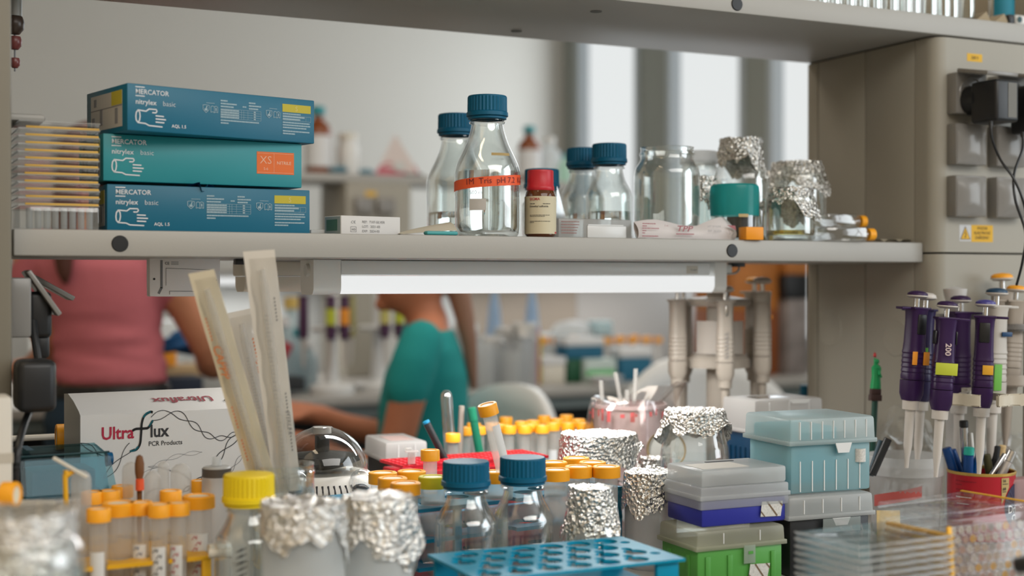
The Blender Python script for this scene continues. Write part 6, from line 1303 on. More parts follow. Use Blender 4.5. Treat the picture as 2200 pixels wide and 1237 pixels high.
# grey carousel with pipettes in the middle
CG = mat('carousel_grey', (0.43, 0.385, 0.335, 1), 0.42)
cs = thing('pipette_carousel', 'beige pipette carousel standing behind the strip lamp', 'carousel', W(1543, 2.23, BZ), -math.degrees(TH))
obj('pole', lathe(BM(), [(0.020, 0.012), (0.019, 0.338), (0.022, 0.345), (0, 0.348)], 28), CG, cs); obj('foot', lathe(BM(), [(0, 0.001), (0.075, 0.001), (0.072, 0.010), (0.02, 0.016), (0, 0.017)], 36), CG, cs)
obj('top_ring', lathe(BM(), [(0, 0.335), (0.050, 0.328), (0.054, 0.322), (0.050, 0.316), (0.02, 0.318), (0, 0.318)], 44), CG, cs)
obj('lower_ring', lathe(BM(), [(0.020, 0.250), (0.046, 0.232), (0.052, 0.228), (0.052, 0.215), (0.044, 0.218), (0.020, 0.240)], 44, rf=lambda a, z, i: 1+0.06*math.cos(5*a)), CG, cs)
obj('card_sleeve', patch(BM(), 0.043, -62, 62, 0.238, 0.292, 16), mat('card_grey', (0.50, 0.46, 0.42, 1), 0.6), cs, ang=2)
gp = 'beige pipettes on the carousel'; cen = W(1543, 2.23, 0)
for k, (a, lab, stk, topm) in enumerate(((-90, 'beige pipette at the front of the carousel', (), CG), (195, 'beige pipette at the left of the carousel', (), CG), (-15, 'beige pipette with orange band at the right of the carousel', ((-0.006, 0.178, 0.013, 0.007, ORS),), CG), (135, 'beige pipette at the back left of the carousel', (), CG), (25, 'beige pipette with orange button at the back right of the carousel', (), ORANGE))):
    a_ = R(a)-TH; q = cen+Vector((0.072*math.cos(a_), 0.072*math.sin(a_), EYE-0.255)); z1 = 0.245+(0.014 if k in (2, 4) else 0)
    right = Vector((math.cos(TH), -math.sin(TH), 0)); ax = Vector((0, 0, 1)); fm = Matrix.Translation(q) @ Matrix((right, ax.cross(right), ax)).transposed().to_4x4()
    t = pipette(lab, (fm, z1), 0 if k == 0 else (a+90), CG, CG, topm, gp, stk, 1 if k in (2, 4) else -1, False)
    b = BM(); [ribbon(b, [(-0.003, 0.130+0.0062*i_), (0.002, 0.1305+0.0062*i_), (0.002, 0.134+0.0062*i_)], 0.0012, -0.0158) for i_ in range(7)]
    if k == 0: obj('grip_marks', b, GREYINK, t, smooth=False); obj('chrome_mark', box(BM(), -0.0018, 0.0018, -0.0155, -0.013, 0.196, 0.214, 0.001), METAL, t)
    else: b.free()
# ------------------------------------------------------------------ people
def solid(name, shapes, m, parent, vox=0.010, sm=8, extra=None):
    """one continuous surface grown from overlapping rounded shapes"""
    bm = BM()
    for sh_ in shapes:
        if sh_[0] == 'loft':
            rows = []
            for (x, y, z, rx, ry) in sh_[1]: rows.append([bm.verts.new((x+rx*math.cos(2*math.pi*i/24), y+ry*math.sin(2*math.pi*i/24), z)) for i in range(24)])
            for A, B in zip(rows, rows[1:]):
                for i in range(24): bm.faces.new((A[i], A[(i+1) % 24], B[(i+1) % 24], B[i]))
            bm.faces.new(rows[0][::-1]); bm.faces.new(rows[-1])
        elif sh_[0] == 'limb':
            pts = [Vector(p[:3]) for p in sh_[1]]; n_ = 5; P_ = spline(pts, n_); rr = []
            rad = [p[3] for p in sh_[1]]
            for i in range(len(P_)): f = i/n_; k = min(int(f), len(rad)-2); rr.append(rad[k]+(rad[k+1]-rad[k])*(f-k))
            tube(bm, P_, rr, 16)
            for q, r_ in ((P_[0], rr[0]), (P_[-1], rr[-1])):
                g = bmesh.ops.create_icosphere(bm, subdivisions=2, radius=r_*0.99); bmesh.ops.translate(bm, vec=q, verts=g['verts'])
        elif sh_[0] == 'ball':
            x, y, z, rx, ry, rz = sh_[1]; g = bmesh.ops.create_icosphere(bm, subdivisions=3, radius=1.0)
            bmesh.ops.transform(bm, matrix=Matrix.Translation((x, y, z)) @ Matrix.Diagonal((rx, ry, rz, 1)), verts=g['verts'])
    bmesh.ops.recalc_face_normals(bm, faces=bm.faces)
    me = bpy.data.meshes.new('tmp'); bm.to_mesh(me); bm.free(); o = bpy.data.objects.new('tmp', me); C.objects.link(o)
    md = o.modifiers.new('r', 'REMESH'); md.mode = 'VOXEL'; md.voxel_size = vox
    ms = o.modifiers.new('s', 'SMOOTH'); ms.iterations = sm; ms.factor = 0.5
    dg = bpy.context.evaluated_depsgraph_get(); me2 = bpy.data.meshes.new_from_object(o.evaluated_get(dg)); bpy.data.objects.remove(o)
    me2.name = name; me2.materials.clear(); me2.materials.append(m)
    for p in me2.polygons: p.use_smooth = True
    q = bpy.data.objects.new(name, me2); C.objects.link(q)
    if parent: q.parent = parent
    return q
def hand(x, y, z, dx, dy, dz, s=1.0, up=(0, 0, 1)):
    """shapes for a relaxed hand: palm, four curled fingers of different lengths and a thumb from the palm's side"""
    d = Vector((dx, dy, dz)).normalized(); u_ = Vector(up); sd = d.cross(u_).normalized(); n_ = sd.cross(d).normalized(); o = Vector((x, y, z)); sh_ = []
    sh_.append(('limb', [tuple(o)+(0.024*s,), tuple(o+d*0.035*s)+(0.030*s,), tuple(o+d*0.075*s)+(0.030*s,)]))
    for k, (off, ln) in enumerate(((-0.027, 0.068), (-0.009, 0.078), (0.009, 0.073), (0.026, 0.058))):
        b0 = o+d*0.082*s+sd*off*s; sh_.append(('limb', [tuple(b0)+(0.0095*s,), tuple(b0+d*ln*0.5*s-n_*0.010*s)+(0.0090*s,), tuple(b0+d*ln*0.85*s-n_*0.030*s)+(0.0080*s,)]))
    b0 = o+d*0.028*s-sd*0.026*s; sh_.append(('limb', [tuple(b0)+(0.012*s,), tuple(b0+d*0.03*s-sd*0.022*s-n_*0.012*s)+(0.0105*s,), tuple(b0+d*0.062*s-sd*0.026*s-n_*0.022*s)+(0.009*s,)]))
    return sh_
# person in pink: standing with the back towards us, working at the far bench
D1 = 3.4; K1 = D1/F; o1 = W(235, D1, 0)
X = lambda u: (u-235)*K1
pk = thing('person', 'person in pink T-shirt and jeans standing with back turned, right hand in blue glove', 'person', o1, -math.degrees(TH))
PINK = mat('pink_cotton', S(200, 112, 122), 0.85, bump=0.15, bscale=40); JEAN = mat('jeans', S(36, 58, 78), 0.85, bump=0.1, bscale=90, vary=0.2); HAIR = mat('brown_hair', S(86, 50, 40), 0.55, bump=0.3, bscale=200)
HIP = [(0.03, 0.0, 0.80, 0.150, 0.110), (0.0, 0, 0.90, 0.160, 0.118), (0.002, 0, 0.985, 0.140, 0.105)]
TOR = [(0.004, 0, 0.985, 0.130, 0.100), (0.0, 0, 1.06, 0.130, 0.095), (-0.004, 0, 1.13, 0.126, 0.092), (-0.016, 0, 1.22, 0.140, 0.098), (-0.030, 0.005, 1.29, 0.160, 0.104), (-0.040, 0.01, 1.345, 0.168, 0.088), (-0.046, 0.015, 1.385, 0.11, 0.066), (-0.050, 0.02, 1.41, 0.055, 0.055)]
ARMR = [(X(322), 0.0, 1.325, 0.060), (X(392), 0.03, 1.210, 0.057), (X(448), 0.05, 1.070, 0.047), (X(425), 0.15, 1.040, 0.042), (X(385), 0.27, 1.068, 0.030)]
ARML = [(X(75), 0.0, 1.315, 0.056), (X(66), 0.02, 1.22, 0.048), (X(92), 0.05, 1.105, 0.043), (X(50), 0.16, 1.06, 0.039), (X(-15), 0.26, 1.02, 0.029)]
body = [('loft', HIP), ('loft', TOR), ('limb', ARMR), ('limb', ARML), ('limb', [(-0.050, 0.02, 1.38, 0.052), (-0.054, 0.035, 1.46, 0.050)]), ('ball', (-0.058, 0.052, 1.545, 0.074, 0.095, 0.108)),
        ('ball', (-0.058, 0.152, 1.535, 0.012, 0.016, 0.016)), ('ball', (-0.135, 0.05, 1.535, 0.008, 0.018, 0.028)), ('ball', (0.018, 0.05, 1.535, 0.008, 0.018, 0.028))]
for s_ in (-1, 1): body += [('limb', [(0.078*s_+0.005, 0, 0.86, 0.085), (0.085*s_, 0.01, 0.50, 0.055), (0.085*s_, 0, 0.28, 0.052), (0.085*s_, -0.01, 0.07, 0.036)]), ('limb', [(0.085*s_, -0.02, 0.035, 0.033), (0.09*s_, 0.15, 0.028, 0.028)])]
body += hand(X(-15), 0.26, 1.02, -0.6, 0.6, -0.1)
solid('body', body, SKIN, pk, 0.009)
g_ = solid('glove', hand(X(388), 0.265, 1.078, -0.80, 0.35, 0.12, 1.12)+[('limb', [(X(396), 0.235, 1.070, 0.036), (X(384), 0.275, 1.079, 0.034)])], mat('nitrile_blue', S(24, 92, 148), 0.4), pk, 0.006, 3)
gr = lambda L_, k: [(x, y, z, rx+k, ry+k) for x, y, z, rx, ry in L_]
shirt = [('loft', [(0.004, 0, 1.000, 0.142, 0.110), (0.004, 0, 1.010, 0.143, 0.111)]+gr(TOR[1:7], 0.010)),
         ('limb', [(X(300), 0, 1.325, 0.066), (X(345), 0.012, 1.285, 0.068), (X(366), 0.022, 1.245, 0.064)]), ('limb', [(X(95), 0, 1.325, 0.066), (X(72), 0.01, 1.27, 0.062), (X(67), 0.018, 1.235, 0.058)])]
shr = solid('t_shirt', shirt, PINK, pk, 0.008, 6)
for v_ in shr.data.vertices:                                # soft folds round the waist
    k = max(0, 1-abs(v_.co.z-1.08)/0.14); q_ = noise.noise(Vector((v_.co.x*7, v_.co.y*7, v_.co.z*34))); v_.co.y += k*0.011*q_; v_.co.x += k*0.006*q_
jeans = [('loft', gr(HIP, 0.007))]
for s_ in (-1, 1): jeans.append(('limb', [(0.078*s_+0.005, 0, 0.86, 0.092), (0.085*s_, 0.01, 0.50, 0.064), (0.085*s_, 0, 0.28, 0.060), (0.085*s_, -0.01, 0.09, 0.052)]))
solid('jeans', jeans, JEAN, pk, 0.010)
solid('belt', [('loft', [(0.002, 0, 0.962, 0.154, 0.118), (0.002, 0, 0.998, 0.150, 0.114)])], BLACK, pk, 0.006, 2)
for s_ in (-1, 1): solid('shoe', [('limb', [(0.085*s_, -0.035, 0.042, 0.040), (0.09*s_, 0.10, 0.036, 0.036), (0.092*s_, 0.17, 0.030, 0.030)])], WHITEP, pk, 0.008)
solid('hair', [('ball', (-0.058, 0.035, 1.562, 0.082, 0.098, 0.104)), ('limb', [(-0.060, -0.06, 1.575, 0.030), (-0.068, -0.105, 1.50, 0.034), (-0.074, -0.118, 1.38, 0.032), (-0.074, -0.122, 1.29, 0.022), (-0.068, -0.122, 1.250, 0.008)])], HAIR, pk, 0.008)

# person in teal: seated, turned to the left, head hidden behind the shelf and lamp
D2 = 3.5; K2 = D2/F; o2 = W(925, D2, 0); X = lambda u: (u-925)*K2; Zq = lambda y: EYE-(y-600)*K2
tl = thing('person', 'person in teal T-shirt sitting turned to the left, head hidden by the lamp', 'person', o2, -math.degrees(TH))
TS = [(-0.01, 0, 0.64, 0.140, 0.165), (-0.02, 0, 0.74, 0.122, 0.150), (X(905), 0, 0.84, 0.106, 0.135), (X(910), 0, 0.94, 0.108, 0.140), (X(916), 0, 1.015, 0.100, 0.155), (X(921), 0, 1.08, 0.076, 0.168), (X(924), 0, 1.130, 0.052, 0.130), (-0.004, 0, 1.165, 0.046, 0.065)]
AL = [(X(912), -0.150, 1.105, 0.048), (X(897), -0.178, 1.03, 0.050), (X(884), -0.188, 0.95, 0.046), (X(850), -0.19, 0.825, 0.041), (X(770), -0.16, 0.80, 0.036), (X(690), -0.10, 0.84, 0.028)]
AR = [(X(905), 0.175, 1.105, 0.058), (X(880), 0.20, 0.95, 0.048), (X(850), 0.19, 0.84, 0.042), (X(740), 0.15, 0.86, 0.034), (X(670), 0.10, 0.90, 0.028)]
body = [('loft', TS), ('limb', AL), ('limb', AR), ('limb', [(-0.004, 0, 1.14, 0.056), (-0.026, 0, 1.20, 0.052), (-0.036, 0, 1.24, 0.052)]), ('ball', (-0.052, 0, 1.268, 0.098, 0.074, 0.104)), ('ball', (-0.148, 0, 1.260, 0.018, 0.012, 0.018)), ('ball', (-0.122, 0, 1.195, 0.026, 0.024, 0.020)), ('ball', (-0.04, -0.076, 1.262, 0.018, 0.008, 0.028)), ('ball', (-0.04, 0.076, 1.285, 0.018, 0.008, 0.028))]
for s_ in (-1, 1): body += [('limb', [(0.0, 0.085*s_, 0.62, 0.090), (-0.40, 0.10*s_, 0.60, 0.062), (-0.40, 0.10*s_, 0.34, 0.052), (-0.36, 0.10*s_, 0.17, 0.036)]), ('limb', [(-0.36, 0.10*s_, 0.135, 0.034), (-0.52, 0.10*s_, 0.125, 0.028)])]
body += hand(X(690), -0.10, 0.84, -1, 0.35, 0.1)+hand(X(670), 0.10, 0.90, -1, -0.2, 0.1)
solid('body', body, SKIN2, tl, 0.009)
TEALC = mat('teal_cotton', S(30, 152, 152), 0.85, bump=0.1, bscale=40)
solid('t_shirt', [('loft', gr([(0.0, 0, 0.70, 0.118, 0.158)]+TS[1:7], 0.009)), ('limb', [(X(914), -0.145, 1.108, 0.054), (X(899), -0.172, 1.05, 0.058), (X(886), -0.186, 0.985, 0.056)]), ('limb', [(X(905), 0.165, 1.115, 0.064), (X(888), 0.19, 1.04, 0.066), (X(878), 0.20, 0.965, 0.062)])], TEALC, tl, 0.008, 6)
solid('trousers', [('loft', [(0.0, 0, 0.56, 0.13, 0.17), (0.0, 0, 0.64, 0.145, 0.175), (0.0, 0, 0.72, 0.122, 0.162)])]+[('limb', [(0.0, 0.085*s_, 0.62, 0.098), (-0.40, 0.10*s_, 0.60, 0.070), (-0.40, 0.10*s_, 0.34, 0.060), (-0.36, 0.10*s_, 0.19, 0.050)]) for s_ in (-1, 1)], DARK, tl, 0.010)
for s_ in (-1, 1): solid('shoe', [('limb', [(-0.33, 0.10*s_, 0.14, 0.042), (-0.46, 0.10*s_, 0.13, 0.036), (-0.54, 0.10*s_, 0.125, 0.030)])], BLACK, tl, 0.008)
solid('hair', [('ball', (-0.036, 0, 1.284, 0.098, 0.080, 0.090)), ('limb', [(0.055, 0, 1.29, 0.035), (0.080, 0, 1.20, 0.030), (0.100, -0.01, 1.10, 0.022), (0.112, -0.01, 0.98, 0.012)])], mat('light_hair', S(150, 112, 92), 0.55), tl, 0.008)
# stool under the seated person, white chairs
def stool(name, label, u, d, rot, backw, backz, seat_z=0.50, foot=True):
    t = thing(name, label, 'chair', W(u, d, 0), rot)
    WC = mat('chair_white', (0.85, 0.86, 0.86, 1), 0.4)
    obj('seat', box(BM(), -0.20, 0.20, -0.19, 0.19, seat_z, seat_z+0.05, 0.02, 3), WC, t)
    obj('column', lathe(BM(), [(0.025, 0.12), (0.025, seat_z)], 16), METAL, t)
    for i in range(5): a = 2*math.pi*i/5; obj('leg', tube(BM(), [(0, 0, 0.13), (0.25*math.cos(a), 0.25*math.sin(a), 0.07), (0.27*math.cos(a), 0.27*math.sin(a), 0.03)], [0.022, 0.017, 0.02], 8), WC, t)
    if backw:
        b = BM(); n = 16; rows = []
        for i in range(n+1):
            f = i/n*2-1; top = backz-0.13*abs(f)**2.6
            rows.append([b.verts.new((backw*f, 0.175-0.07*f*f+0.02*q, seat_z+0.12+(top-seat_z-0.12)*q)) for q in (0, .3, .6, .85, 1)])
        for A, B in zip(rows, rows[1:]):
            for j in range(4): b.faces.new((A[j], A[j+1], B[j+1], B[j]))
        o = obj('backrest', b, WC, t); md = o.modifiers.new('thick', 'SOLIDIFY'); md.thickness = 0.025; md.offset = 0
        obj('back_post', box(BM(), -0.03, 0.03, 0.185, 0.21, seat_z-0.02, seat_z+0.25, 0.008), WC, t)
        for s_ in (-1, 1): obj('armrest', tube(BM(), spline([(0.20*s_, 0.02, seat_z+0.02), (0.235*s_, 0.02, seat_z+0.16), (0.235*s_, 0.10, seat_z+0.19), (0.225*s_, -0.10, seat_z+0.19)], 5), 0.016, 8), WC, t)
    return t
st_ = stool('lab_chair', 'white chair with curved backrest behind the person in teal', 985, 3.42, -74, 0.23, 0.985, 0.445)
stool('lab_chair', 'white chair with rounded backrest right of the beige pipette carousel', 1560, 3.48, -12, 0.245, 1.055, 0.55)
# ------------------------------------------------------------------ things on the far bench, out of focus
def q3(u, d): return W(u, d, BZ)
DF = 4.35
def far_box(name, label, u0, u1, y0, y1, d, m, dep=0.12, lidm=None, lid=0.3, z=None, cat='box', rot=0):
    k = d/F; w_ = (u1-u0)*k/math.cos(TH); zt = EYE-(y0-600)*k; zb = EYE-(y1-600)*k if z is None else z
    t = thing(name, label, cat, W(u0, d, zb+0.0005), rot); h = zt-zb
    hb = h*(1-lid) if lidm else h
    obj('body', box(BM(), 0, w_, 0, dep, 0, hb, 0.004), m, t)
    if lidm: obj('lid', box(BM(), -0.003, w_+0.003, -0.003, dep+0.003, hb+0.0003, h, 0.005), lidm, t)
    return t
def far_bottle(name, label, u, d, z, r, H, bm_, cm, neck=0.4, capr=0.5, lab=None, group=None, cat='bottle', body=0.62):
    t = thing(name, label, cat, W(u, d, z), -math.degrees(TH), group)
    obj('body', lathe(BM(), [(0, 0.0005), (r*0.95, 0.0005), (r, 0.006), (r, H*body), (r*0.8, H*(body+.10)), (r*neck, H*(body+.18)), (r*neck, H*0.88)], 28), bm_, t)
    obj('cap', lathe(BM(), [(0, H), (r*capr, H), (r*capr*1.03, H*0.87), (0, H*0.865)], 24), cm, t)
    if lab: b = BM(); patch(b, r*1.005, -85, 75, H*0.10, H*(body-.06), 14, 0.0006); obj('label', b, lab, t, ang=2)
    return t
ZS = 1.6485
AMB2 = mat('amber_brown', (0.22, 0.055, 0.012, 1), 0.12); LABW = mat('label_white', (0.72, 0.73, 0.74, 1), 0.6); CAPT = mat('cap_teal', S(20, 140, 150), 0.45)
far_bottle('amber_bottle', 'amber bottle with white label and teal cap on the far shelf beside the glove boxes', 684, 4.98, ZS, 0.051, 0.250, AMB2, CAPT, lab=LABW)
far_bottle('amber_bottle', 'amber bottle with white label on the far shelf, behind the red capped bottle', 1137, 5.37, ZS, 0.047, 0.222, AMB2, CAPT, lab=LABW)
t = far_bottle('white_jar', 'white plastic jar with cream lid on the far shelf left of the paper pyramid', 748, 5.03, ZS, 0.041, 0.154, WHITEP, CREAM, neck=0.8, capr=0.85, body=0.66)
t = thing('paper_pyramid', 'white and pink folded paper pyramid on the far shelf', 'paper', W(852, 5.16, ZS), -20)
b = BM(); ap = b.verts.new((-0.005, 0, 0.170)); bs = [b.verts.new(p) for p in ((-0.088, -0.05, 0.001), (0.092, -0.05, 0.001), (0.075, 0.06, 0.001), (-0.075, 0.06, 0.001))]
for i in range(4): b.faces.new((bs[i], bs[(i+1) % 4], ap))
b.faces.new(bs[::-1]); obj('pyramid', b, mat('pyramid_white', (0.72, 0.64, 0.62, 1), 0.8), t, smooth=False)
b = BM(); b.faces.new([b.verts.new(p) for p in ((-0.089, -0.0515, 0.001), (0.093, -0.0515, 0.001), (0.066, -0.0365, 0.048), (0.020, -0.036, 0.030), (-0.030, -0.036, 0.060), (-0.062, -0.0375, 0.044))]); obj('pink_print', b, mat('pyramid_pink', (0.55, 0.16, 0.20, 1), 0.8), t, smooth=False)
b = BM(); lathe(b, [(0, 0.0), (0.022, 0.0)], 20, mx=Matrix.Translation((0.012, -0.049, 0.040)) @ Matrix.Rotation(R(-17), 4, 'X') @ FRONT); obj('round_hole', b, mat('pyramid_window', (0.62, 0.63, 0.62, 1), 0.6), t, smooth=False)
t = thing('paper_tray', 'dark tray under the paper pyramid corner on the far shelf', 'tray', W(893, 5.10, ZS)); obj('tray', box(BM(), -0.05, 0.03, -0.012, 0.0, 0.0005, 0.012, 0.004), mat('tray_grey', (0.16, 0.16, 0.16, 1), 0.6), t)
for k, (u, lab) in enumerate(((727, 'blue crumpled glove on the far shelf under the white jar'), (786, 'blue crumpled glove on the far shelf left of the paper pyramid'))):
    b = BM(); bmesh.ops.create_icosphere(b, subdivisions=3, radius=1); 
    for v_ in b.verts: v_.co = Vector((v_.co.x*0.036, v_.co.y*0.024, (v_.co.z*0.5+0.5)*0.024))
    crumple(b, 0.008, 40, k+2); zm = min(v_.co.z for v_ in b.verts); bmesh.ops.translate(b, vec=(0, 0, -zm+0.0005), verts=b.verts)
    tag(obj('used_glove', b, mat('glove_blue_grey', S(80, 130, 148), 0.5), loc=W(u, 4.955+0.125*k, ZS)), lab, 'glove')
for k, (u, r, H, m_, c_, lab) in enumerate(((1180, 0.046, 0.19, milky('white_bottle', (0.72, 0.74, 0.74, 1), 0.15), WHITEP, 'white plastic bottle on the far shelf right of the amber bottle'), (1214, 0.026, 0.12, milky('green_white', (0.48, 0.66, 0.54, 1), 0.2), CAPT, 'pale green bottle with teal cap on the far shelf by the window'), (1164, 0.019, 0.10, milky('pale_green', (0.55, 0.74, 0.60, 1), 0.2), BLUECAP, 'pale green bottle with blue cap on the far shelf'))):
    far_bottle('plastic_bottle', lab, u, 5.50+0.045*(k == 2)-0.04*(k == 1), ZS, r, H, m_, c_)
# pipette stands on the far bench
def far_stand(label, u, d, pips):
    t = thing('pipette_stand', label, 'stand', q3(u, d), -math.degrees(TH)); k = d/F
    obj('pole', lathe(BM(), [(0.024, 0.03), (0.019, 0.12), (0.017, 0.34), (0.0, 0.345)], 20), mat('stand_bright', (0.74, 0.75, 0.75, 1), 0.35), t)
    obj('foot', lathe(BM(), [(0, 0.0006), (0.070, 0.0006), (0.072, 0.022), (0.060, 0.032), (0.02, 0.036), (0, 0.036)], 36), MATS['stand_bright'], t)
    obj('ring', lathe(BM(), [(0.018, 0.208), (0.058, 0.212), (0.065, 0.206), (0.058, 0.196), (0.018, 0.194)], 36), MATS['stand_bright'], t)
    for i, (dx, dy, m_, st_, lab) in enumerate(pips):
        p = thing('pipette', lab, 'pipette', t.location+Vector((dx*math.cos(TH)+dy*math.sin(TH), -dx*math.sin(TH)+dy*math.cos(TH), 0.085)), -math.degrees(TH), 'pipettes on the far stands')
        obj('shaft', lathe(BM(), [(0, 0), (0.004, 0.001), (0.008, 0.09), (0, 0.09)], 12), PWH, p); obj('grip', lathe(BM(), [(0, 0.0905), (0.015, 0.0905), (0.017, 0.12), (0.0155, 0.22), (0.019, 0.225), (0, 0.226)], 16), m_, p)
        obj('plunger', lathe(BM(), [(0.004, 0.226), (0.004, 0.242), (0.012, 0.243), (0.012, 0.252), (0, 0.253)], 14), PWH, p)
        if st_: obj('sticker', patch(BM(), 0.0172, -60, 60, 0.135, 0.185, 6), st_, p, ang=2)
PLUM = mat('pipette_plum', S(74, 44, 74), 0.4)
far_stand('white pipette stand on the far bench, left of the person in teal', 712, 4.22, ((-0.085, -0.02, PLUM, None, 'plum pipette left on the far white stand'), (0.050, -0.070, PLUM, ORS, 'plum pipette with orange sticker on the far white stand'), (0.010, -0.088, PLUM, LIMES, 'plum pipette with lime sticker on the far white stand')))
far_stand('white pipette stand on the far bench, half hidden by the person in teal', 812, 4.34, ((0.030, -0.082, PLUM, mat('sticker_pale', (0.55, 0.50, 0.16, 1), 0.6), 'plum pipette with pale yellow sticker beside the person in teal'), (0.072, -0.040, PLUM, LIMES, 'plum pipette with lime sticker beside the shoulder of the person in teal'), (-0.085, -0.02, mat('pipette_olive', (0.30, 0.27, 0.10, 1), 0.5), None, 'olive pipette on the far stand beside the person in teal')))
tag(obj('white_sheet', patch(BM(), 0.30, -8, 14, 0.0005, 0.30, 10), mat('sheet', (0.70, 0.71, 0.70, 1), 0.7), loc=W(868, 4.85, BZ), rot=(0, 0, -TH)), 'white curved plastic sheet standing behind the person in teal', 'sheet')
# wash bottles
WB = milky('wash_blue', (0.42, 0.56, 0.72, 1), 0.15)
for k, (u, d) in enumerate(((1062, 4.74), (1143, 4.80))):
    t = thing('wash_bottle', ('pale blue pointed wash bottle on the far bench, nearer the person in teal', 'pale blue pointed wash bottle on the far bench, nearer the orange tubes')[k], 'bottle', q3(u, d), 0, 'wash bottles on the far bench')
    obj('body', lathe(BM(), [(0, 0.0006), (0.032, 0.0006), (0.033, 0.01), (0.032, 0.16), (0.026, 0.19), (0.020, 0.26), (0.010, 0.315), (0, 0.32)], 22), WB, t); obj('spout', tube(BM(), spline([(0, 0, 0.315), (0.0, 0, 0.335), (-0.02, 0, 0.34)], 5), 0.004, 8), WB, t)
# foil topped and clear vessels beside them
CLW = milky('far_clear', (0.66, 0.68, 0.68, 1), 0.35)
for k, (u, d, r, H, fo) in enumerate(((1000, 4.52, 0.042, 0.210, 1), (1035, 4.44, 0.038, 0.150, 0), (1060, 4.56, 0.036, 0.165, 1), (1088, 4.66, 0.038, 0.190, 1), (1127, 4.55, 0.044, 0.210, 1), (1100, 4.49, 0.034, 0.120, 0), (1018, 4.72, 0.040, 0.16, 0))):
    lab = ('foil topped vessel right behind the person in teal', 'clear vessel left of the far foil topped vessels', 'short foil topped vessel below the left wash bottle', 'foil topped vessel between the two wash bottles', 'tall foil topped vessel left of the right wash bottle', 'low clear vessel in front of the far foil topped vessels', 'clear vessel at the back behind the person in teal')[k]
    t = thing('vessel', lab, 'vessel', q3(u, d), 0, 'vessels on the far bench'); obj('wall', lathe(BM(), [(0, 0.0006), (r, 0.0006), (r, H*0.9), (r*0.8, H)], 24), CLW, t)
    if fo: foil_cap(t, r*0.9, H+0.003, 0.05, 60+k, 0.2, amt=0.004)
# orange capped tubes in racks on the far bench
gp = 'orange capped tubes in the far row'; base = None; words = ['first', 'second', 'third', 'fourth', 'fifth', 'sixth', 'seventh', 'eighth', 'ninth', 'tenth', 'eleventh', 'twelfth', 'thirteenth', 'fourteenth']
rnd = random.Random(21)
RK = mat('far_rack', (0.45, 0.50, 0.52, 1), 0.5)
for ri, (ua, ub_, d, zt, n, nm) in enumerate(((1172, 1300, 4.80, 731, 9, 'left'), (1312, 1418, 4.90, 728, 9, 'right'))):
    ptop = EYE-(zt-600)*d/F; zr = ptop-0.125; t = thing('tube_rack', '%s rack of orange capped tubes on the far bench' % nm, 'rack', q3(ua, d), 0); Lr = (W(ub_, d*1.03)-W(ua, d)).length
    obj('rack_body', box(BM(), -0.01, Lr*0.98, 0.018, 0.10, 0.0006, zr-BZ+0.0, 0.004), RK, t)
    for i in range(n):
        lab = '%s orange capped tube from left in the far %s rack' % (words[i], nm); p = q3(ua, d)+Vector((0.004+Lr*0.93*i/(n-1), 0.045+0.03*(i % 2), zr-BZ+0.0008+rnd.uniform(0, 0.010)))
        if base is None:
            base = thing('centrifuge_tube', lab, 'tube', p, 0, gp); obj('tube_wall', lathe(BM(), [(0, 0), (0.012, 0.012), (0.012, 0.105)], 14), TUBEP, base); obj('cap', lathe(BM(), [(0, 0.125), (0.0165, 0.125), (0.0165, 0.104), (0, 0.104)], 16), ORANGE, base)
        else: dup(base, p, 0, lab, gp)
b = BM(); lathe(b, [(0.085, 0.0), (0.083, 0.02), (0.06, 0.045), (0, 0.058)], 30); tag(obj('clear_dome', b, CLW, loc=W(1230, 5.12, EYE-0.2115)), 'clear plastic dome behind the far left rack of orange capped tubes', 'dome')
far_box('equipment_box', 'grey box carrying the clear dome on the far bench', 1165, 1325, 720, 800, 5.02, RK, 0.18, z=BZ)
t = far_box('ice_box', 'white box with green stripe on the far bench under the blue box', 1258, 1328, 772, 812, 4.66, mat('box_pale_green', S(190, 205, 200), 0.5), 0.10, z=BZ)
obj('green_stripe', box(BM(), 0.004, 0.115, -0.002, 0, 0.022, 0.045), mat('strip_green', S(96, 190, 112), 0.5), t)
far_box('ice_box', 'blue box with white lid on the far bench under the orange tubes', 1218, 1300, 726, 772, 4.67, mat('box_sea_blue', S(30, 98, 128), 0.5), 0.09, LABW, 0.40)
far_box('bottle_carton', 'green carton left of the white box with green stripe', 1220, 1255, 772, 812, 4.66, mat('box_dark_green', S(30, 84, 56), 0.5), 0.10, z=BZ)
far_box('tip_box', 'cream box with white lid at the left of the far boxes', 1165, 1216, 768, 812, 4.62, CREAM, 0.10, LABW, 0.3, z=BZ)
far_box('tip_box', 'teal box with white lid at the right of the far boxes', 1334, 1405, 748, 818, 4.74, mat('box_teal_far', S(32, 104, 134), 0.5), 0.08, LABW, 0.30, z=BZ)
t = thing('white_bowl', 'shallow white bowl in front of the far boxes', 'bowl', q3(1302, 4.60)); obj('bowl', lathe(BM(), [(0, 0.0006), (0.045, 0.0006), (0.060, 0.030), (0.057, 0.030), (0.042, 0.005), (0, 0.005)], 28), LABW, t)
for k, (u, y, w_, c_, lab) in enumerate(((1152, 730, 0.010, S(180, 40, 100), 'pink marker standing left of the far orange tubes'), (1158, 715, 0.009, S(200, 190, 60), 'yellow marker standing left of the far orange tubes'), (1147, 712, 0.010, S(40, 46, 52), 'dark marker standing left of the far orange tubes'))):
    tag(obj('marker', lathe(BM(), [(0, 0.0006), (w_, 0.0006), (w_, 0.19-0.02*k), (0, 0.195-0.02*k)], 12), mat('marker_%d' % k, c_, 0.5), loc=q3(u, 4.60+0.03*k)), lab, 'pen', 'markers on the far bench')
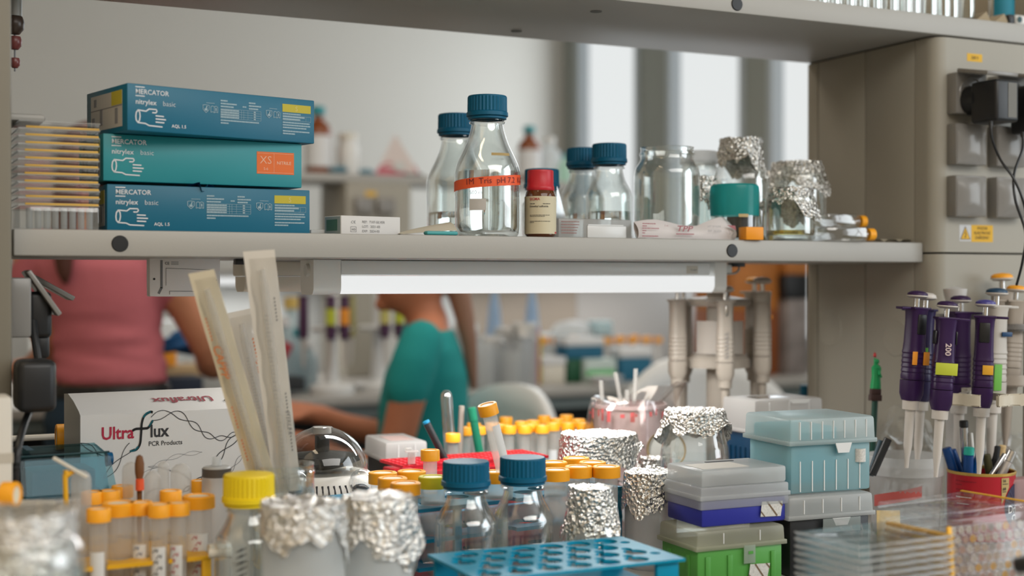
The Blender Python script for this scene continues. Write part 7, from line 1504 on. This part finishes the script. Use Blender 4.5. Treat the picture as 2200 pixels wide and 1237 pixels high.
far_box('paper_cup', 'light blue cup standing on the far grey box beside the clear dome', 1280, 1318, 690, 720, 5.08, mat('cup_blue', S(176, 206, 216), 0.5), 0.06, cat='cup')
# left part of the far bench
far_box('rack_tray', 'dark rack on the far bench left of the white pipette stand', 600, 652, 812, 842, 4.12, DARK, 0.10, cat='rack')
BLG = milky('bluish_glass', (0.50, 0.60, 0.63, 1), 0.3)
for k, (u, d, r, H) in enumerate(((608, 4.32, 0.045, 0.24), (642, 4.40, 0.040, 0.20), (625, 4.55, 0.050, 0.30), (664, 4.34, 0.028, 0.16))):
    far_bottle('glass_bottle', ('bluish glass bottle behind the tallest wrapped pipette', 'bluish glass bottle left of the far white stand', 'tall bluish glass bottle at the back of the far bench', 'small bluish glass bottle beside the far white stand')[k], u, d, BZ, r, H, BLG, (LABW, CAPT, mat('cap_amber', (0.55, 0.38, 0.10, 1), 0.5), LABW)[k], group='bluish glass bottles on the far bench')
tag(obj('red_clip', box(BM(), -0.018, 0.018, 0, 0.01, -0.025, 0.025, 0.004), mat('clip_red', S(170, 50, 60), 0.5), loc=W(613, 4.20, v=752), rot=(0, R(28), 0)), 'small red clip hanging on the bluish glass bottle', 'clip')
far_box('storage_bin', 'dark navy bin beside the jeans of the person in pink', 352, 428, 812, 862, 3.98, mat('bin_navy', (0.012, 0.022, 0.045, 1), 0.6), 0.12, z=BZ, cat='bin')
far_box('carton', 'tan carton under the blue glove of the person in pink', 330, 430, 786, 812, 4.08, mat('carton_tan', (0.50, 0.36, 0.20, 1), 0.7), 0.10)
tag(obj('orange_bottle', lathe(BM(), [(0, 0.0005), (0.03, 0.0005), (0.03, 0.05), (0.015, 0.065), (0, 0.066)], 20), mat('bright_orange', (0.85, 0.33, 0.02, 1), 0.5), loc=W(358, 4.12, EYE-0.2645)), 'orange pot behind the waist of the person in pink', 'pot')
far_box('drawer_unit', 'grey instrument between the person in pink and the wrapped pipettes', 430, 560, 780, 850, 4.20, mat('instrument_grey', (0.42, 0.43, 0.42, 1), 0.5), 0.25, z=BZ, cat='instrument')
far_box('instrument', 'pale instrument behind the blue glove of the person in pink', 330, 420, 690, 786, 4.45, mat('instrument_pale', (0.60, 0.64, 0.66, 1), 0.4), 0.15, z=BZ, cat='instrument')
for k, (u0, u1, y0, y1, d, c_, lab, cat) in enumerate(((36, 82, 818, 880, 3.98, (0.52, 0.48, 0.42, 1), 'clear bag of white tubes on the far bench at the left', 'bag'), (82, 122, 800, 850, 4.05, (0.45, 0.37, 0.16, 1), 'yellow carton on the far bench beside the person in pink', 'carton'), (70, 100, 690, 745, 4.6, (0.68, 0.69, 0.66, 1), 'white canister on the far bench at the left', 'canister'))):
    far_box(('plastic_bag', 'carton', 'canister')[k], lab, u0, u1, y0, y1, d, mat('far_left_%d' % k, c_, 0.5, vary=0.3 if k == 0 else 0, bscale=40), 0.10, z=BZ, cat=cat)
# storage at the far right
OR1 = mat('crate_orange', (0.42, 0.15, 0.03, 1), 0.6, vary=0.25, bscale=9); OR2 = mat('crate_rust', (0.26, 0.075, 0.02, 1), 0.6); GR2 = mat('crate_grey', (0.24, 0.21, 0.20, 1), 0.6, vary=0.3, bscale=14)
far_box('storage_crate', 'rust red crate on the far bench behind the carousel, lower', 1572, 1684, 668, 812, 5.0, OR2, 0.25, z=BZ, cat='crate')
far_box('storage_crate', 'orange crate stacked on the rust red crate behind the carousel', 1572, 1684, 556, 668, 5.0, OR1, 0.25, cat='crate')
far_box('storage_crate', 'mottled grey crate between the rust red crate and the column', 1692, 1742, 642, 800, 5.06, GR2, 0.20, z=BZ, cat='crate')
far_box('black_case', 'black case on top of the mottled grey crate', 1688, 1744, 590, 642, 5.05, BLACK, 0.20, cat='case')
far_box('storage_crate', 'small orange crate on top of the black case', 1690, 1744, 558, 590, 5.06, OR1, 0.20, cat='crate')
tag(obj('glue_stick', lathe(BM(), [(0, 0.0005), (0.010, 0.0005), (0.010, 0.055), (0.012, 0.056), (0.012, 0.075), (0, 0.076)], 16), BLUECAP, loc=W(1733, 2.55, EYE-0.275)), 'dark blue stick beside the column edge behind the dark blue tip box', 'stick')
tag(obj('pink_block', box(BM(), -0.05, 0.025, 0, 0.06, 0.0005, 0.085, 0.018, 3), mat('pale_pink', (0.55, 0.47, 0.45, 1), 0.5), loc=W(1728, 2.52, BZ)), 'pale rounded block behind the dark blue tip box at the column', 'block')
